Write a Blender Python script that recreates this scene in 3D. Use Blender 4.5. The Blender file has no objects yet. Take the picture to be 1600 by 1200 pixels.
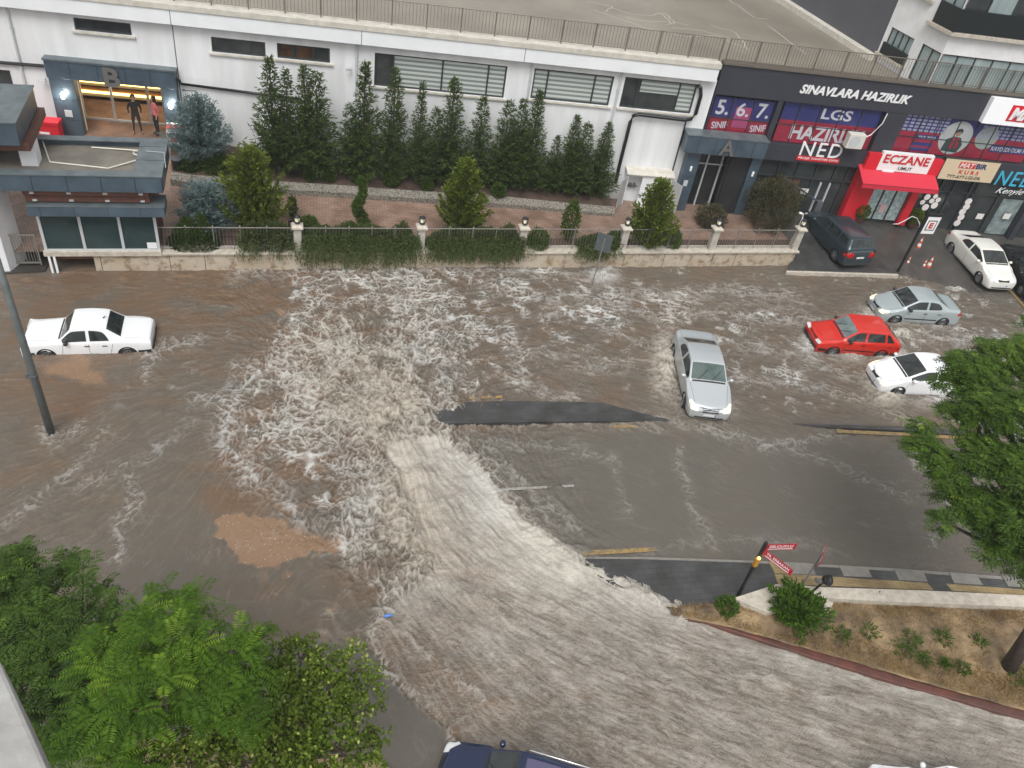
import bpy, bmesh, math, random
import numpy as np
from mathutils import Matrix, Vector
rad = math.radians
SC = bpy.context.scene
# ---------------------------------------------------------------- camera, sky, sun, exposure
CH = 20.0
FPX = 1300.0
YAW, PITCH, ROLL = rad(16.5), rad(40.3), rad(10.3)
FW = np.array([math.sin(YAW)*math.cos(PITCH), math.cos(YAW)*math.cos(PITCH), -math.sin(PITCH)])
_r = np.array([math.cos(YAW), -math.sin(YAW), 0.0]); _u = np.cross(_r, FW)
RT = _r*math.cos(ROLL) + _u*math.sin(ROLL)
UP = -_r*math.sin(ROLL) + _u*math.cos(ROLL)
cam = bpy.data.cameras.new('camera'); camo = bpy.data.objects.new('camera', cam)
SC.collection.objects.link(camo); SC.camera = camo
cam.sensor_width = 36.0; cam.lens = 36.0*FPX/1600.0; cam.clip_start = 0.1; cam.clip_end = 3000
camo.matrix_world = Matrix(((RT[0], UP[0], -FW[0], 0), (RT[1], UP[1], -FW[1], 0), (RT[2], UP[2], -FW[2], CH), (0, 0, 0, 1)))
W = bpy.data.worlds.new("World"); SC.world = W; W.use_nodes = True
nt = W.node_tree; bg = nt.nodes['Background']
sky = nt.nodes.new('ShaderNodeTexSky'); sky.sky_type = 'NISHITA'; sky.sun_disc = False
SUN_EL, SUN_AZ = rad(58), rad(200)
sky.sun_elevation = SUN_EL; sky.sun_rotation = SUN_AZ; sky.air_density = 1.6; sky.dust_density = 4.0; sky.ozone_density = 1.0
hs = nt.nodes.new('ShaderNodeHueSaturation'); hs.inputs['Saturation'].default_value = 0.06
nt.links.new(sky.outputs[0], hs.inputs['Color']); nt.links.new(hs.outputs[0], bg.inputs[0]); bg.inputs[1].default_value = 0.145
sl = bpy.data.lights.new('sun', 'SUN'); sl.energy = 1.5; sl.angle = rad(28); sl.color = (1.0, 0.985, 0.96)
so = bpy.data.objects.new('sun', sl); SC.collection.objects.link(so)
sd = Vector((math.sin(SUN_AZ)*math.cos(SUN_EL), math.cos(SUN_AZ)*math.cos(SUN_EL), math.sin(SUN_EL)))
so.rotation_euler = sd.to_track_quat('Z', 'Y').to_euler(); so.location = (0, 0, 60)
SC.view_settings.view_transform = 'Standard'; SC.view_settings.look = 'None'
SC.view_settings.exposure = 0.17; SC.view_settings.gamma = 1.0
SC.render.engine = 'CYCLES'
SC.cycles.max_bounces = 5; SC.cycles.transparent_max_bounces = 8

# ---------------------------------------------------------------- geometry of the place as surveyed from the photo
def G(u, v, z=0.0):
    d = FW*FPX + RT*(u-800) - UP*(v-600)
    k = (z-CH)/d[2]
    return np.array([d[0]*k, d[1]*k, z])
def P2(u, v, z=0.0):
    g = G(u, v, z); return (float(g[0]), float(g[1]))
AL = rad(-4.5); F0 = G(1053, 322, .6)
E1 = np.array([math.cos(AL), math.sin(AL), 0]); EN = np.array([math.sin(AL), -math.cos(AL), 0])   # along the facade, out of the facade
def fs(u, v, d=0.0):
    """facade coordinates (s along, z up) of a pixel on the plane d metres in front of the facade"""
    r = FW*FPX + RT*(u-800) - UP*(v-600); o = F0 + EN*d
    t = EN.dot(o - np.array([0, 0, CH]))/EN.dot(r)
    p = np.array([0, 0, CH]) + r*t
    return float((p-F0).dot(E1)), float(p[2])
def fr(u0, v0, u1, v1, d=0.0):
    a = fs(u0, v0, d); b = fs(u1, v1, d); return a[0], b[0], b[1], a[1]      # s0, s1, z0, z1

# ---------------------------------------------------------------- helpers
WM = {}
COL = SC.collection
def tag(o, label=None, cat=None, group=None, kind=None):
    if label: o['label'] = label
    if cat: o['category'] = cat
    if group: o['group'] = group
    if kind: o['kind'] = kind
    return o
def thing(name, label, cat, loc=(0, 0, 0), rz=0.0, group=None, rot=None):
    o = bpy.data.objects.new(name, None); COL.objects.link(o); o.empty_display_size = .2
    o.location = loc; o.rotation_euler = rot if rot else (0, 0, rz)
    WM[o] = Matrix.Translation(Vector(loc)) @ o.rotation_euler.to_matrix().to_4x4()
    return tag(o, label, cat, group)
def facade_thing(name, label, cat, s=0.0, d=0.0, z=0.0, group=None):
    p = F0 + E1*s + EN*d
    return thing(name, label, cat, (float(p[0]), float(p[1]), z), AL, group)
class MB:
    """collects shapes; build() links them as ONE mesh object"""
    def __init__(s): s.v = []; s.f = []; s.m = []; s.mi = 0
    def add(s, vs, fs_):
        n = len(s.v); s.v.extend([tuple(map(float, q)) for q in vs])
        for f in fs_: s.f.append([n+i for i in f]); s.m.append(s.mi)
    def box(s, x0, x1, y0, y1, z0, z1):
        s.add([(x0,y0,z0),(x1,y0,z0),(x1,y1,z0),(x0,y1,z0),(x0,y0,z1),(x1,y0,z1),(x1,y1,z1),(x0,y1,z1)],
              [(0,3,2,1),(4,5,6,7),(0,1,5,4),(1,2,6,5),(2,3,7,6),(3,0,4,7)]); return s
    def cbox(s, c, sz, rz=0, M=None):
        hx, hy, hz = sz[0]/2, sz[1]/2, sz[2]/2
        R = M if M is not None else Matrix.Rotation(rz, 4, 'Z')
        vs = [Vector(c) + (R @ Vector(q)) for q in [(-hx,-hy,-hz),(hx,-hy,-hz),(hx,hy,-hz),(-hx,hy,-hz),(-hx,-hy,hz),(hx,-hy,hz),(hx,hy,hz),(-hx,hy,hz)]]
        s.add(vs, [(0,3,2,1),(4,5,6,7),(0,1,5,4),(1,2,6,5),(2,3,7,6),(3,0,4,7)]); return s
    def prism(s, pts, z0, z1, top=None):
        n = len(pts); t = top or pts
        if not isinstance(z0, (list, tuple)): z0 = [z0]*n
        if not isinstance(z1, (list, tuple)): z1 = [z1]*n
        a = sum(pts[i][0]*pts[(i+1)%n][1]-pts[(i+1)%n][0]*pts[i][1] for i in range(n))
        idx = list(range(n)) if a > 0 else list(range(n))[::-1]
        vs = [(pts[i][0], pts[i][1], z0[i]) for i in idx] + [(t[i][0], t[i][1], z1[i]) for i in idx]
        s.add(vs, [tuple(range(n-1, -1, -1)), tuple(range(n, 2*n))] + [(i, (i+1)%n, n+(i+1)%n, n+i) for i in range(n)]); return s
    def plate(s, pts, y0, y1):                       # outline in x-z, thickness along y
        n = len(pts); a = sum(pts[i][0]*pts[(i+1)%n][1]-pts[(i+1)%n][0]*pts[i][1] for i in range(n))
        p = pts if a > 0 else pts[::-1]
        vs = [(q[0], y0, q[1]) for q in p] + [(q[0], y1, q[1]) for q in p]
        s.add(vs, [tuple(range(n)), tuple(range(2*n-1, n-1, -1))] + [((i+1)%n, i, n+i, n+(i+1)%n) for i in range(n)]); return s
    def tube(s, pts, r, n=8, cap=True):
        pts = [Vector(p) for p in pts]; rr = r if isinstance(r, (list, tuple)) else [r]*len(pts)
        b = len(s.v); rings = []
        for i, p in enumerate(pts):
            d = (pts[min(i+1, len(pts)-1)] - pts[max(i-1, 0)]).normalized()
            a = Vector((0, 0, 1)) if abs(d.z) < .9 else Vector((1, 0, 0))
            e = d.cross(a).normalized(); f = d.cross(e)
            rings.append([p + (e*math.cos(2*math.pi*k/n) + f*math.sin(2*math.pi*k/n))*rr[i] for k in range(n)])
        vs = [q for R in rings for q in R]; fs_ = []
        for i in range(len(pts)-1):
            for k in range(n): fs_.append((i*n+k, i*n+(k+1)%n, (i+1)*n+(k+1)%n, (i+1)*n+k))
        if cap: fs_.append(tuple(range(n-1, -1, -1))); fs_.append(tuple((len(pts)-1)*n+k for k in range(n)))
        s.add(vs, fs_); return s
    def lathe(s, prof, c=(0, 0, 0), n=16, M=None):
        vs = []; fs_ = []
        for r, z in prof:
            for k in range(n):
                q = Vector((r*math.cos(2*math.pi*k/n), r*math.sin(2*math.pi*k/n), z))
                if M is not None: q = M @ q
                vs.append(Vector(c) + q)
        for i in range(len(prof)-1):
            for k in range(n): fs_.append((i*n+k, i*n+(k+1)%n, (i+1)*n+(k+1)%n, (i+1)*n+k))
        fs_.append(tuple(range(n-1, -1, -1))); fs_.append(tuple((len(prof)-1)*n+k for k in range(n)))
        s.add(vs, fs_); return s
    def each(s, name, mat, parent=None, **k):
        out = []
        for i in range(len(s.v)//8): m = MB(); m.v = s.v[8*i:8*i+8]; m.f = [[q-8*i for q in f] for f in s.f[6*i:6*i+6]]; m.m = [0]*6; out.append(m.build(name, mat, parent, **k))
        return out
    def build(s, name, mat, parent=None, world=False, smooth=False, bevel=0, label=None):
        me = bpy.data.meshes.new(name); me.from_pydata(s.v, [], s.f); me.update()
        mats = mat if isinstance(mat, (list, tuple)) else [mat]
        for m in mats: me.materials.append(m)
        if len(mats) > 1: me.polygons.foreach_set('material_index', s.m)
        if smooth: me.polygons.foreach_set('use_smooth', [True]*len(me.polygons))
        return link(name, me, parent, world, bevel, label)
def link(name, me, parent=None, world=False, bevel=0, label=None):
    o = bpy.data.objects.new(name, me); COL.objects.link(o)
    if parent is not None:
        o.parent = parent
        if world: o.matrix_basis = WM[parent].inverted(); WM[o] = Matrix.Identity(4)
        else: WM[o] = WM[parent]
    else: WM[o] = Matrix.Identity(4)
    if bevel:
        b = o.modifiers.new('bevel', 'BEVEL'); b.width = bevel; b.segments = 2; b.limit_method = 'ANGLE'; b.angle_limit = rad(40)
    if label: o['label'] = label
    return o
def kids(o): return [c for c in bpy.data.objects if c.parent == o]
def copy_tree(o, parent=None, km=None):
    if km is None:
        km = {}
        for c in bpy.data.objects:
            if c.parent: km.setdefault(c.parent, []).append(c)
    c = o.copy(); COL.objects.link(c); c.parent = parent
    for ch in km.get(o, []): copy_tree(ch, c, km)
    return c

# ---------------------------------------------------------------- materials
def mat(name, col, rough=.5, metal=0., noise=0., nscale=4., bump=0., bscale=20., col2=None, spec=.5, emit=None, es=0, coat=0, trans=0, streak=False):
    m = bpy.data.materials.new(name); m.use_nodes = True; t = m.node_tree; b = t.nodes['Principled BSDF']
    b.inputs['Base Color'].default_value = (*col, 1); b.inputs['Roughness'].default_value = rough; b.inputs['Metallic'].default_value = metal
    b.inputs['Specular IOR Level'].default_value = spec
    if coat: b.inputs['Coat Weight'].default_value = coat; b.inputs['Coat Roughness'].default_value = .05
    if trans: b.inputs['Transmission Weight'].default_value = trans
    if emit: b.inputs['Emission Color'].default_value = (*emit, 1); b.inputs['Emission Strength'].default_value = es
    if noise or bump or col2:
        tc = t.nodes.new('ShaderNodeTexCoord'); n = t.nodes.new('ShaderNodeTexNoise'); n.inputs['Scale'].default_value = nscale; n.inputs['Detail'].default_value = 6; n.inputs['Roughness'].default_value = .62
        if streak:
            mp = t.nodes.new('ShaderNodeMapping'); mp.inputs['Scale'].default_value = (1, 1, .12); t.links.new(tc.outputs['Object'], mp.inputs[0]); t.links.new(mp.outputs[0], n.inputs['Vector'])
        else: t.links.new(tc.outputs['Object'], n.inputs['Vector'])
        if noise or col2:
            c2 = col2 or tuple(max(0, c*(1-noise)) for c in col)
            r = t.nodes.new('ShaderNodeValToRGB'); r.color_ramp.elements[0].position = .36; r.color_ramp.elements[1].position = .66
            r.color_ramp.elements[0].color = (*c2, 1); r.color_ramp.elements[1].color = (*col, 1)
            t.links.new(n.outputs['Fac'], r.inputs[0]); t.links.new(r.outputs[0], b.inputs['Base Color'])
        if bump:
            n2 = t.nodes.new('ShaderNodeTexNoise'); n2.inputs['Scale'].default_value = bscale; n2.inputs['Detail'].default_value = 4
            t.links.new(tc.outputs['Object'], n2.inputs['Vector'])
            bp = t.nodes.new('ShaderNodeBump'); bp.inputs['Strength'].default_value = bump; bp.inputs['Distance'].default_value = .02
            t.links.new(n2.outputs['Fac'], bp.inputs['Height']); t.links.new(bp.outputs[0], b.inputs['Normal'])
    return m
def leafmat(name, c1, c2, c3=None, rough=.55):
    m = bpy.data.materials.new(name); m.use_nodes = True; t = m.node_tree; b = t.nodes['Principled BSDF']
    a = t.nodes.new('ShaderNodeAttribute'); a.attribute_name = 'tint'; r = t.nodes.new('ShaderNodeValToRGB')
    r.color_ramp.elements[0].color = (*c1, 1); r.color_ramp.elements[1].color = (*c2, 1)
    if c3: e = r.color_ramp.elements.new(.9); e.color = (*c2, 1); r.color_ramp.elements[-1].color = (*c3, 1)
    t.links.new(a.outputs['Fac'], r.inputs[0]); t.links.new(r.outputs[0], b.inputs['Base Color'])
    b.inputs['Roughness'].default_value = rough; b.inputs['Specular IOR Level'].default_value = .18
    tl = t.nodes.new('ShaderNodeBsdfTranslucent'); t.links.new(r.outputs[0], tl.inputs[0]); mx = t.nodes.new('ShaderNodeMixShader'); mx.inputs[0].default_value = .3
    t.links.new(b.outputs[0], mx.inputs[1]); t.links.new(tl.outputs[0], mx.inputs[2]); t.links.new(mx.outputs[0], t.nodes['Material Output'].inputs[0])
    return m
# numpy noise
def _h(ix, iy, s):
    h = (ix.astype(np.int64)*374761393 + iy.astype(np.int64)*668265263 + s*1442695041) & 0xffffffff
    h = ((h ^ (h >> 13))*1274126177) & 0xffffffff
    h = ((h ^ (h >> 16))*2246822519) & 0xffffffff
    return (h ^ (h >> 15)).astype(np.float64)/4294967296.0
def pn(x, y, s=0):
    xi = np.floor(x); yi = np.floor(y); fx = x-xi; fy = y-yi
    def g(dx, dy):
        a = _h(xi+dx, yi+dy, s)*2*np.pi; return np.cos(a)*(fx-dx)+np.sin(a)*(fy-dy)
    u = fx*fx*fx*(fx*(fx*6-15)+10); v = fy*fy*fy*(fy*(fy*6-15)+10)
    a = g(0, 0); b = g(1, 0); c = g(0, 1); d = g(1, 1)
    return (a+(b-a)*u + ((c+(d-c)*u)-(a+(b-a)*u))*v)*1.5
def fbm(x, y, s=0, o=4):
    r = 0; a = 1; t = 0
    for k in range(o): r = r + a*pn(x*2**k, y*2**k, s+k*17); t += a; a *= .5
    return r/t
def sst(a, b, x):
    t = np.clip((x-a)/(b-a), 0, 1); return t*t*(3-2*t)
# ---------------------------------------------------------------- frames: vertical planes in which fronts are drawn
class Frame:
    """x along the front, y into it, z up; origin o, direction angle a"""
    def __init__(s, o, a):
        s.o = np.array([o[0], o[1], 0.0]); s.a = a; s.e = np.array([math.cos(a), math.sin(a), 0]); s.n = np.array([math.sin(a), -math.cos(a), 0])
    def sz(s, u, v, d=0.0):
        r = FW*FPX + RT*(u-800) - UP*(v-600); o = s.o + s.n*d
        t = s.n.dot(o - np.array([0, 0, CH]))/s.n.dot(r); p = np.array([0, 0, CH]) + r*t
        return float((p-s.o).dot(s.e)), float(p[2])
    def rect(s, c, d=0.0):
        q = [s.sz(u, v, d) for u, v in c]                     # TL TR BR BL
        return (q[0][0]+q[3][0])/2, (q[1][0]+q[2][0])/2, (q[2][1]+q[3][1])/2, (q[0][1]+q[1][1])/2
    def thing(s, name, label, cat, x=0., d=0., z=0., group=None, drz=0.):
        p = s.o + s.e*x + s.n*d
        return thing(name, label, cat, (float(p[0]), float(p[1]), z), s.a+drz, group)
    def w(s, x, d, z=0.):
        p = s.o + s.e*x + s.n*d; return (float(p[0]), float(p[1]), z)
FA = Frame(F0, AL)
def holes_wall(mb, s0, s1, z0, z1, holes, y=0.0, dep=.18):
    xs = sorted(set([s0, s1]+[h[0] for h in holes]+[h[1] for h in holes])); zs = sorted(set([z0, z1]+[h[2] for h in holes]+[h[3] for h in holes]))
    for a, b in zip(xs, xs[1:]):
        for c, d in zip(zs, zs[1:]):
            if any(h[0]-1e-6 <= a and b <= h[1]+1e-6 and h[2]-1e-6 <= c and d <= h[3]+1e-6 for h in holes): continue
            mb.add([(a,y,c),(b,y,c),(b,y,d),(a,y,d)], [(0,1,2,3)])
    for a, b, c, d in holes:
        mb.add([(a,y,c),(a,y,d),(a,y+dep,d),(a,y+dep,c)], [(0,1,2,3)]); mb.add([(b,y,c),(b,y+dep,c),(b,y+dep,d),(b,y,d)], [(0,1,2,3)])
        mb.add([(a,y,c),(a,y+dep,c),(b,y+dep,c),(b,y,c)], [(0,1,2,3)]); mb.add([(a,y,d),(b,y,d),(b,y+dep,d),(a,y+dep,d)], [(0,1,2,3)])
# ---------------------------------------------------------------- materials of the setting
M_WHITE = mat('white render', (.78, .79, .80), .75, nscale=1.4, col2=(.66, .665, .665), bump=.15, bscale=60, streak=True)
M_WBAND = mat('white band', (.80, .815, .83), .7, nscale=1.2, col2=(.74, .755, .77), bump=.1, bscale=50)
M_CREAM = mat('cream coping', (.62, .59, .52), .7, nscale=3, col2=(.48, .45, .39))
M_ROOF = mat('roof concrete', (.275, .245, .20), .45, nscale=.25, col2=(.20, .178, .145), bump=.1)
M_CRACK = mat('pale sealed crack', (.46, .43, .38), .7)
M_BROWNM = mat('bronze railing', (.17, .145, .12), .5, metal=.3)
M_DARKF = mat('dark window frame', (.035, .04, .042), .35)
M_GLASS = mat('dark glass', (.022, .027, .03), .06, nscale=1.3, col2=(.05, .055, .055), spec=.6)
M_GLASSG = mat('green glass', (.018, .042, .045), .08, nscale=1.1, col2=(.035, .06, .062), spec=.5)
M_CURT = mat('curtain behind glass', (.36, .43, .42), .3, nscale=1.6, col2=(.24, .30, .30), streak=True)
M_BLUEM = mat('blue grey metal cladding', (.088, .128, .165), .35, metal=.25, nscale=1.2, col2=(.060, .088, .115))
M_BLUET = mat('weathered metal coping', (.15, .18, .19), .4, metal=.2, nscale=2.2, col2=(.095, .118, .13))
M_FASC = mat('anthracite cladding', (.040, .042, .055), .5, nscale=.8, col2=(.033, .035, .046))
M_DGREY = mat('dark grey render', (.098, .100, .112), .8, nscale=.7, col2=(.085, .087, .098))
M_APT = mat('white plaster tower', (.78, .78, .78), .8, nscale=1.5, col2=(.68, .68, .67))
M_BLACK = mat('black metal', (.012, .012, .014), .45)
M_BRAIL = mat('black glass balustrade', (.012, .017, .017), .3)
M_WOODR = mat('red brown wood cladding', (.135, .052, .034), .5, nscale=3, col2=(.085, .035, .025))
M_MARB = mat('marble lobby floor', (.24, .155, .115), .16, nscale=.9, col2=(.12, .085, .068))
M_DECK = mat('dark paving', (.050, .045, .040), .4, nscale=2, col2=(.036, .033, .030))
M_PIPE = mat('black pipe', (.012, .013, .014), .35)
M_PIPEW = mat('pale grey pipe', (.50, .52, .53), .5)
M_STONE = mat('travertine coping', (.56, .51, .43), .7, nscale=5, col2=(.40, .36, .30), bump=.2)
M_POST = mat('stone post', (.50, .47, .41), .75, nscale=3, col2=(.38, .355, .31), bump=.3)
M_IRON = mat('grey iron railing', (.26, .245, .225), .45, metal=.4)
M_LANT = mat('lantern glass', (.75, .72, .55), .3, emit=(1, .93, .7), es=.25)
M_YEL = mat('worn yellow road paint', (.36, .23, .07), .5, nscale=7, col2=(.15, .12, .08))
M_WPAINT = mat('worn white road paint', (.34, .33, .30), .5, nscale=9, col2=(.20, .19, .17))
def wallstone():
    m = mat('rendered stone wall', (.42, .34, .24), .8, nscale=1.1, col2=(.50, .44, .36), bump=.4, bscale=30); t = m.node_tree; b = t.nodes['Principled BSDF']
    src = b.inputs['Base Color'].links[0].from_socket
    n = t.nodes.new('ShaderNodeTexNoise'); n.inputs['Scale'].default_value = 2.6; n.inputs['Detail'].default_value = 8; n.inputs['Roughness'].default_value = .7
    tc = t.nodes.new('ShaderNodeTexCoord'); t.links.new(tc.outputs['Object'], n.inputs['Vector'])
    r = t.nodes.new('ShaderNodeValToRGB'); r.color_ramp.elements[0].position = .5; r.color_ramp.elements[0].color = (1, 1, 1, 1); r.color_ramp.elements[1].position = .62; r.color_ramp.elements[1].color = (.52, .42, .32, 1)
    t.links.new(n.outputs['Fac'], r.inputs[0]); mx = t.nodes.new('ShaderNodeMix'); mx.data_type = 'RGBA'; mx.blend_type = 'MULTIPLY'; mx.inputs[0].default_value = 1
    t.links.new(src, mx.inputs[6]); t.links.new(r.outputs[0], mx.inputs[7]); t.links.new(mx.outputs[2], b.inputs['Base Color']); return m
M_WALLST = wallstone()
def brickmat(name, c1, c2, mortar, sx, sy, ms=.02, rough=.5, rot=0., wet=0.):
    m = mat(name, c1, rough, bump=.3, bscale=40); t = m.node_tree; b = t.nodes['Principled BSDF']
    tc = t.nodes.new('ShaderNodeTexCoord'); mp = t.nodes.new('ShaderNodeMapping'); mp.inputs['Rotation'].default_value = (0, 0, rot)
    br = t.nodes.new('ShaderNodeTexBrick'); br.inputs['Scale'].default_value = 1; br.inputs['Brick Width'].default_value = sx; br.inputs['Row Height'].default_value = sy; br.inputs['Mortar Size'].default_value = ms
    br.inputs['Color1'].default_value = (*c1, 1); br.inputs['Color2'].default_value = (*c2, 1); br.inputs['Mortar'].default_value = (*mortar, 1); br.inputs['Mortar Smooth'].default_value = .3
    n = t.nodes.new('ShaderNodeTexNoise'); n.inputs['Scale'].default_value = 1.4; n.inputs['Detail'].default_value = 7
    r = t.nodes.new('ShaderNodeValToRGB'); r.color_ramp.elements[0].position = .35; r.color_ramp.elements[0].color = (.58, .56, .52, 1); r.color_ramp.elements[1].position = .65
    mx = t.nodes.new('ShaderNodeMix'); mx.data_type = 'RGBA'; mx.blend_type = 'MULTIPLY'; mx.inputs[0].default_value = .9
    t.links.new(tc.outputs['Object'], mp.inputs[0]); t.links.new(mp.outputs[0], br.inputs['Vector']); t.links.new(tc.outputs['Object'], n.inputs['Vector']); t.links.new(n.outputs['Fac'], r.inputs[0])
    t.links.new(br.outputs['Color'], mx.inputs[6]); t.links.new(r.outputs[0], mx.inputs[7]); t.links.new(mx.outputs[2], b.inputs['Base Color'])
    return m
M_PATH = brickmat('pink pavers', (.36, .235, .18), (.28, .18, .145), (.14, .12, .09), .26, .13, .012, .32)
M_PEB = None
def pebble():
    m = mat('pebble facing', (.3, .28, .24), .7); t = m.node_tree; b = t.nodes['Principled BSDF']; tc = t.nodes.new('ShaderNodeTexCoord')
    v = t.nodes.new('ShaderNodeTexVoronoi'); v.inputs['Scale'].default_value = 16; t.links.new(tc.outputs['Object'], v.inputs['Vector'])
    r = t.nodes.new('ShaderNodeValToRGB'); r.color_ramp.elements[0].color = (.36, .33, .27, 1); r.color_ramp.elements[1].position = .75; r.color_ramp.elements[1].color = (.10, .09, .075, 1)
    t.links.new(v.outputs['Distance'], r.inputs[0]); mx = t.nodes.new('ShaderNodeMix'); mx.data_type = 'RGBA'; mx.blend_type = 'MULTIPLY'; mx.inputs[0].default_value = .12
    t.links.new(r.outputs[0], mx.inputs[6]); t.links.new(v.outputs['Color'], mx.inputs[7]); t.links.new(mx.outputs[2], b.inputs['Base Color']); return m
M_PEB = pebble()
M_SOIL = mat('wet brown soil', (.095, .062, .045), .8, nscale=3, col2=(.055, .036, .028), bump=.8, bscale=18)
M_PAVD = brickmat('dark wet pavers', (.070, .071, .071), (.056, .057, .058), (.036, .036, .036), .42, .2, .008, .3)
M_TACT = brickmat('yellow tactile slabs', (.40, .30, .14), (.34, .25, .12), (.20, .15, .08), .42, .055, .010, .45)
M_SLAB = mat('grey slab', (.23, .22, .195), .5, nscale=4, col2=(.17, .16, .145))
M_KRED = mat('red painted kerb', (.155, .058, .045), .4, nscale=3, col2=(.085, .045, .036), bump=.3)
M_DRY = mat('dry grass ground', (.34, .24, .13), .9, nscale=1.3, col2=(.085, .060, .040), bump=.9, bscale=25)
M_ASPH = mat('wet asphalt', (.085, .080, .072), .3, nscale=1.3, col2=(.055, .052, .048), bump=.25, bscale=80)
# ---------------------------------------------------------------- ground pieces
g = MB(); g.add([(-70,-40,-.45),(130,-40,-.45),(130,140,-.45),(-70,140,-.45)], [(0,1,2,3)]); go = g.build('ground', M_ASPH); go['kind'] = 'structure'
def sheet(name, px, z, m, thick=None, kind='structure', zs=None):
    """flat piece laid by its outline (photo survey points at height z)"""
    pts = [P2(u, v, (zs[i] if zs else z)) for i, (u, v) in enumerate(px)]
    mb = MB(); mb.prism(pts, (z if zs is None else min(zs))-(thick or .3), zs if zs else z); o = mb.build(name, m)
    if kind: o['kind'] = kind
    return o
def loft(name, A, B, m, n=1, kind='structure'):
    mb = MB(); k = len(A); vs = []
    for j in range(n+1):
        t = j/n
        for a, b in zip(A, B): vs.append([a[i]*(1-t)+b[i]*t for i in range(3)])
    fs_ = [(j*k+i, j*k+i+1, (j+1)*k+i+1, (j+1)*k+i) for j in range(n) for i in range(k-1)]
    mb.add(vs, fs_); o = mb.build(name, m)
    if kind: o['kind'] = kind
    return o
# median strips standing out of the water
def ribbon(pts_near, pts_far, zn, zf, name, m):
    n = len(pts_near); near = [P2(*p, zn[i]) for i, p in enumerate(pts_near)]; far = [P2(*p, zf[i]) for i, p in enumerate(pts_far)]
    mb = MB(); mb.prism(near+far[::-1], -.3, list(zn)+list(zf)[::-1]); o = mb.build(name, m, bevel=.02); o['kind'] = 'structure'; return o
ribbon([(640,663),(700,661),(800,659),(920,657),(1045,657)], [(640,630),(708,628),(800,626),(935,628),(1045,655)], [.05,.15,.16,.14,.03], [.0,.05,.05,.05,.02], 'median_strip', M_PAVD)
ribbon([(1240,663),(1310,668),(1410,672),(1560,684)], [(1240,661),(1310,663),(1410,666),(1560,676)], [.03,.10,.11,.11], [.03,.07,.07,.07], 'median_strip', M_PAVD)
sheet('road_marking', [(733,619),(784,618),(785,622),(732,623)], .045, M_YEL, .01)
sheet('road_marking', [(1308,671),(1412,676),(1540,684),(1540,689),(1412,681),(1308,676)], .05, M_YEL, .01)
sheet('road_marking', [(958,664),(992,664),(992,668),(958,668)], .04, M_YEL, .01)
sheet('road_marking', [(778,763),(896,757),(897,760.5),(779,767)], .035, M_WPAINT, .01)
sheet('road_marking', [(900,860),(960,858),(1025,855),(1027,861),(960,865),(900,868)], .035, M_YEL, .01)
# pavement, slabs, planted wedge, kerb
sheet('pavement', [(912,873.5),(1000,874),(1180,880),(1400,893),(1680,915),(1680,950),(1240,945),(1147,960),(1060,955),(960,915),(915,888)], .12, M_PAVD)
sheet('pavement_edge', [(905,871),(1000,870),(1180,876),(1400,888),(1680,909),(1680,914),(1400,892.5),(1180,879.5),(1000,873.5),(905,872.5)], .1, M_SLAB)
for i, q in enumerate([[(1225,878),(1266,880),(1275,898),(1233,896)],[(1311,883),(1355,886),(1363,902),(1319,900)],[(1397,889),(1442,892),(1450,909),(1405,906)],[(1483,894),(1525,897),(1536,914),(1491,911)],[(1566,899),(1612,903),(1622,919),(1576,916)]]):
    sheet('paving_slab', q, .125, M_SLAB, .02)
for q in [[(1201,877),(1222,878),(1232,896),(1211,896)],[(1210.5,897),(1232.5,897),(1240,914),(1216,913)],[(1233.5,897),(1300,901),(1372,906),(1414,908),(1424,921),(1380,919),(1310,916),(1241,914)],[(1414,908.5),(1449,911),(1459,922),(1425,921)],[(1478,912),(1560,918),(1640,924),(1650,932),(1565,928),(1488,923)]]:
    sheet('tactile_paving', q, .128, M_TACT, .02)
cw = MB(); cw.prism([P2(*p, .45) for p in [(1146,934),(1213,912.5),(1238,914),(1262,924),(1228,950),(1200,957)]], .05, .45)
cwb = MB(); cwb.prism([P2(*p, .46) for p in [(1240,914),(1300,917.5),(1440,922),(1650,932),(1650,950),(1480,943),(1380,939),(1262,932)]], .05, .46)
cwt = thing('stone_coping_wall', 'low pale stone coping wall bordering the dry grass bed beside the pavement', 'low wall', (*P2(1200, 930, .1), 0))
cw.build('corner_slab', M_STONE, cwt, world=True, bevel=.015); cwb.build('coping', M_STONE, cwt, world=True, bevel=.015)
bs = MB(); bs.cbox((*P2(1292, 950, .35), .33), (.55, .2, .12), .8); tag(bs.build('stone_block', M_STONE), 'broken pale stone block lying in the dry grass behind the leafy bush', 'stone')
KU = [(1060,962),(1100,967),(1183,992),(1267,1015),(1333,1033),(1417,1060),(1500,1083),(1600,1110),(1760,1152)]
KL = [(1062,968),(1100,972),(1183,999),(1267,1027),(1333,1047),(1417,1073),(1500,1095),(1600,1125),(1760,1170)]
mb = MB(); mb.prism([P2(*p, .10) for p in KL]+[P2(*p, .12) for p in KU[::-1]], -.3, .12); o = mb.build('red_kerb', M_KRED, bevel=.02); o['kind'] = 'structure'
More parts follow.
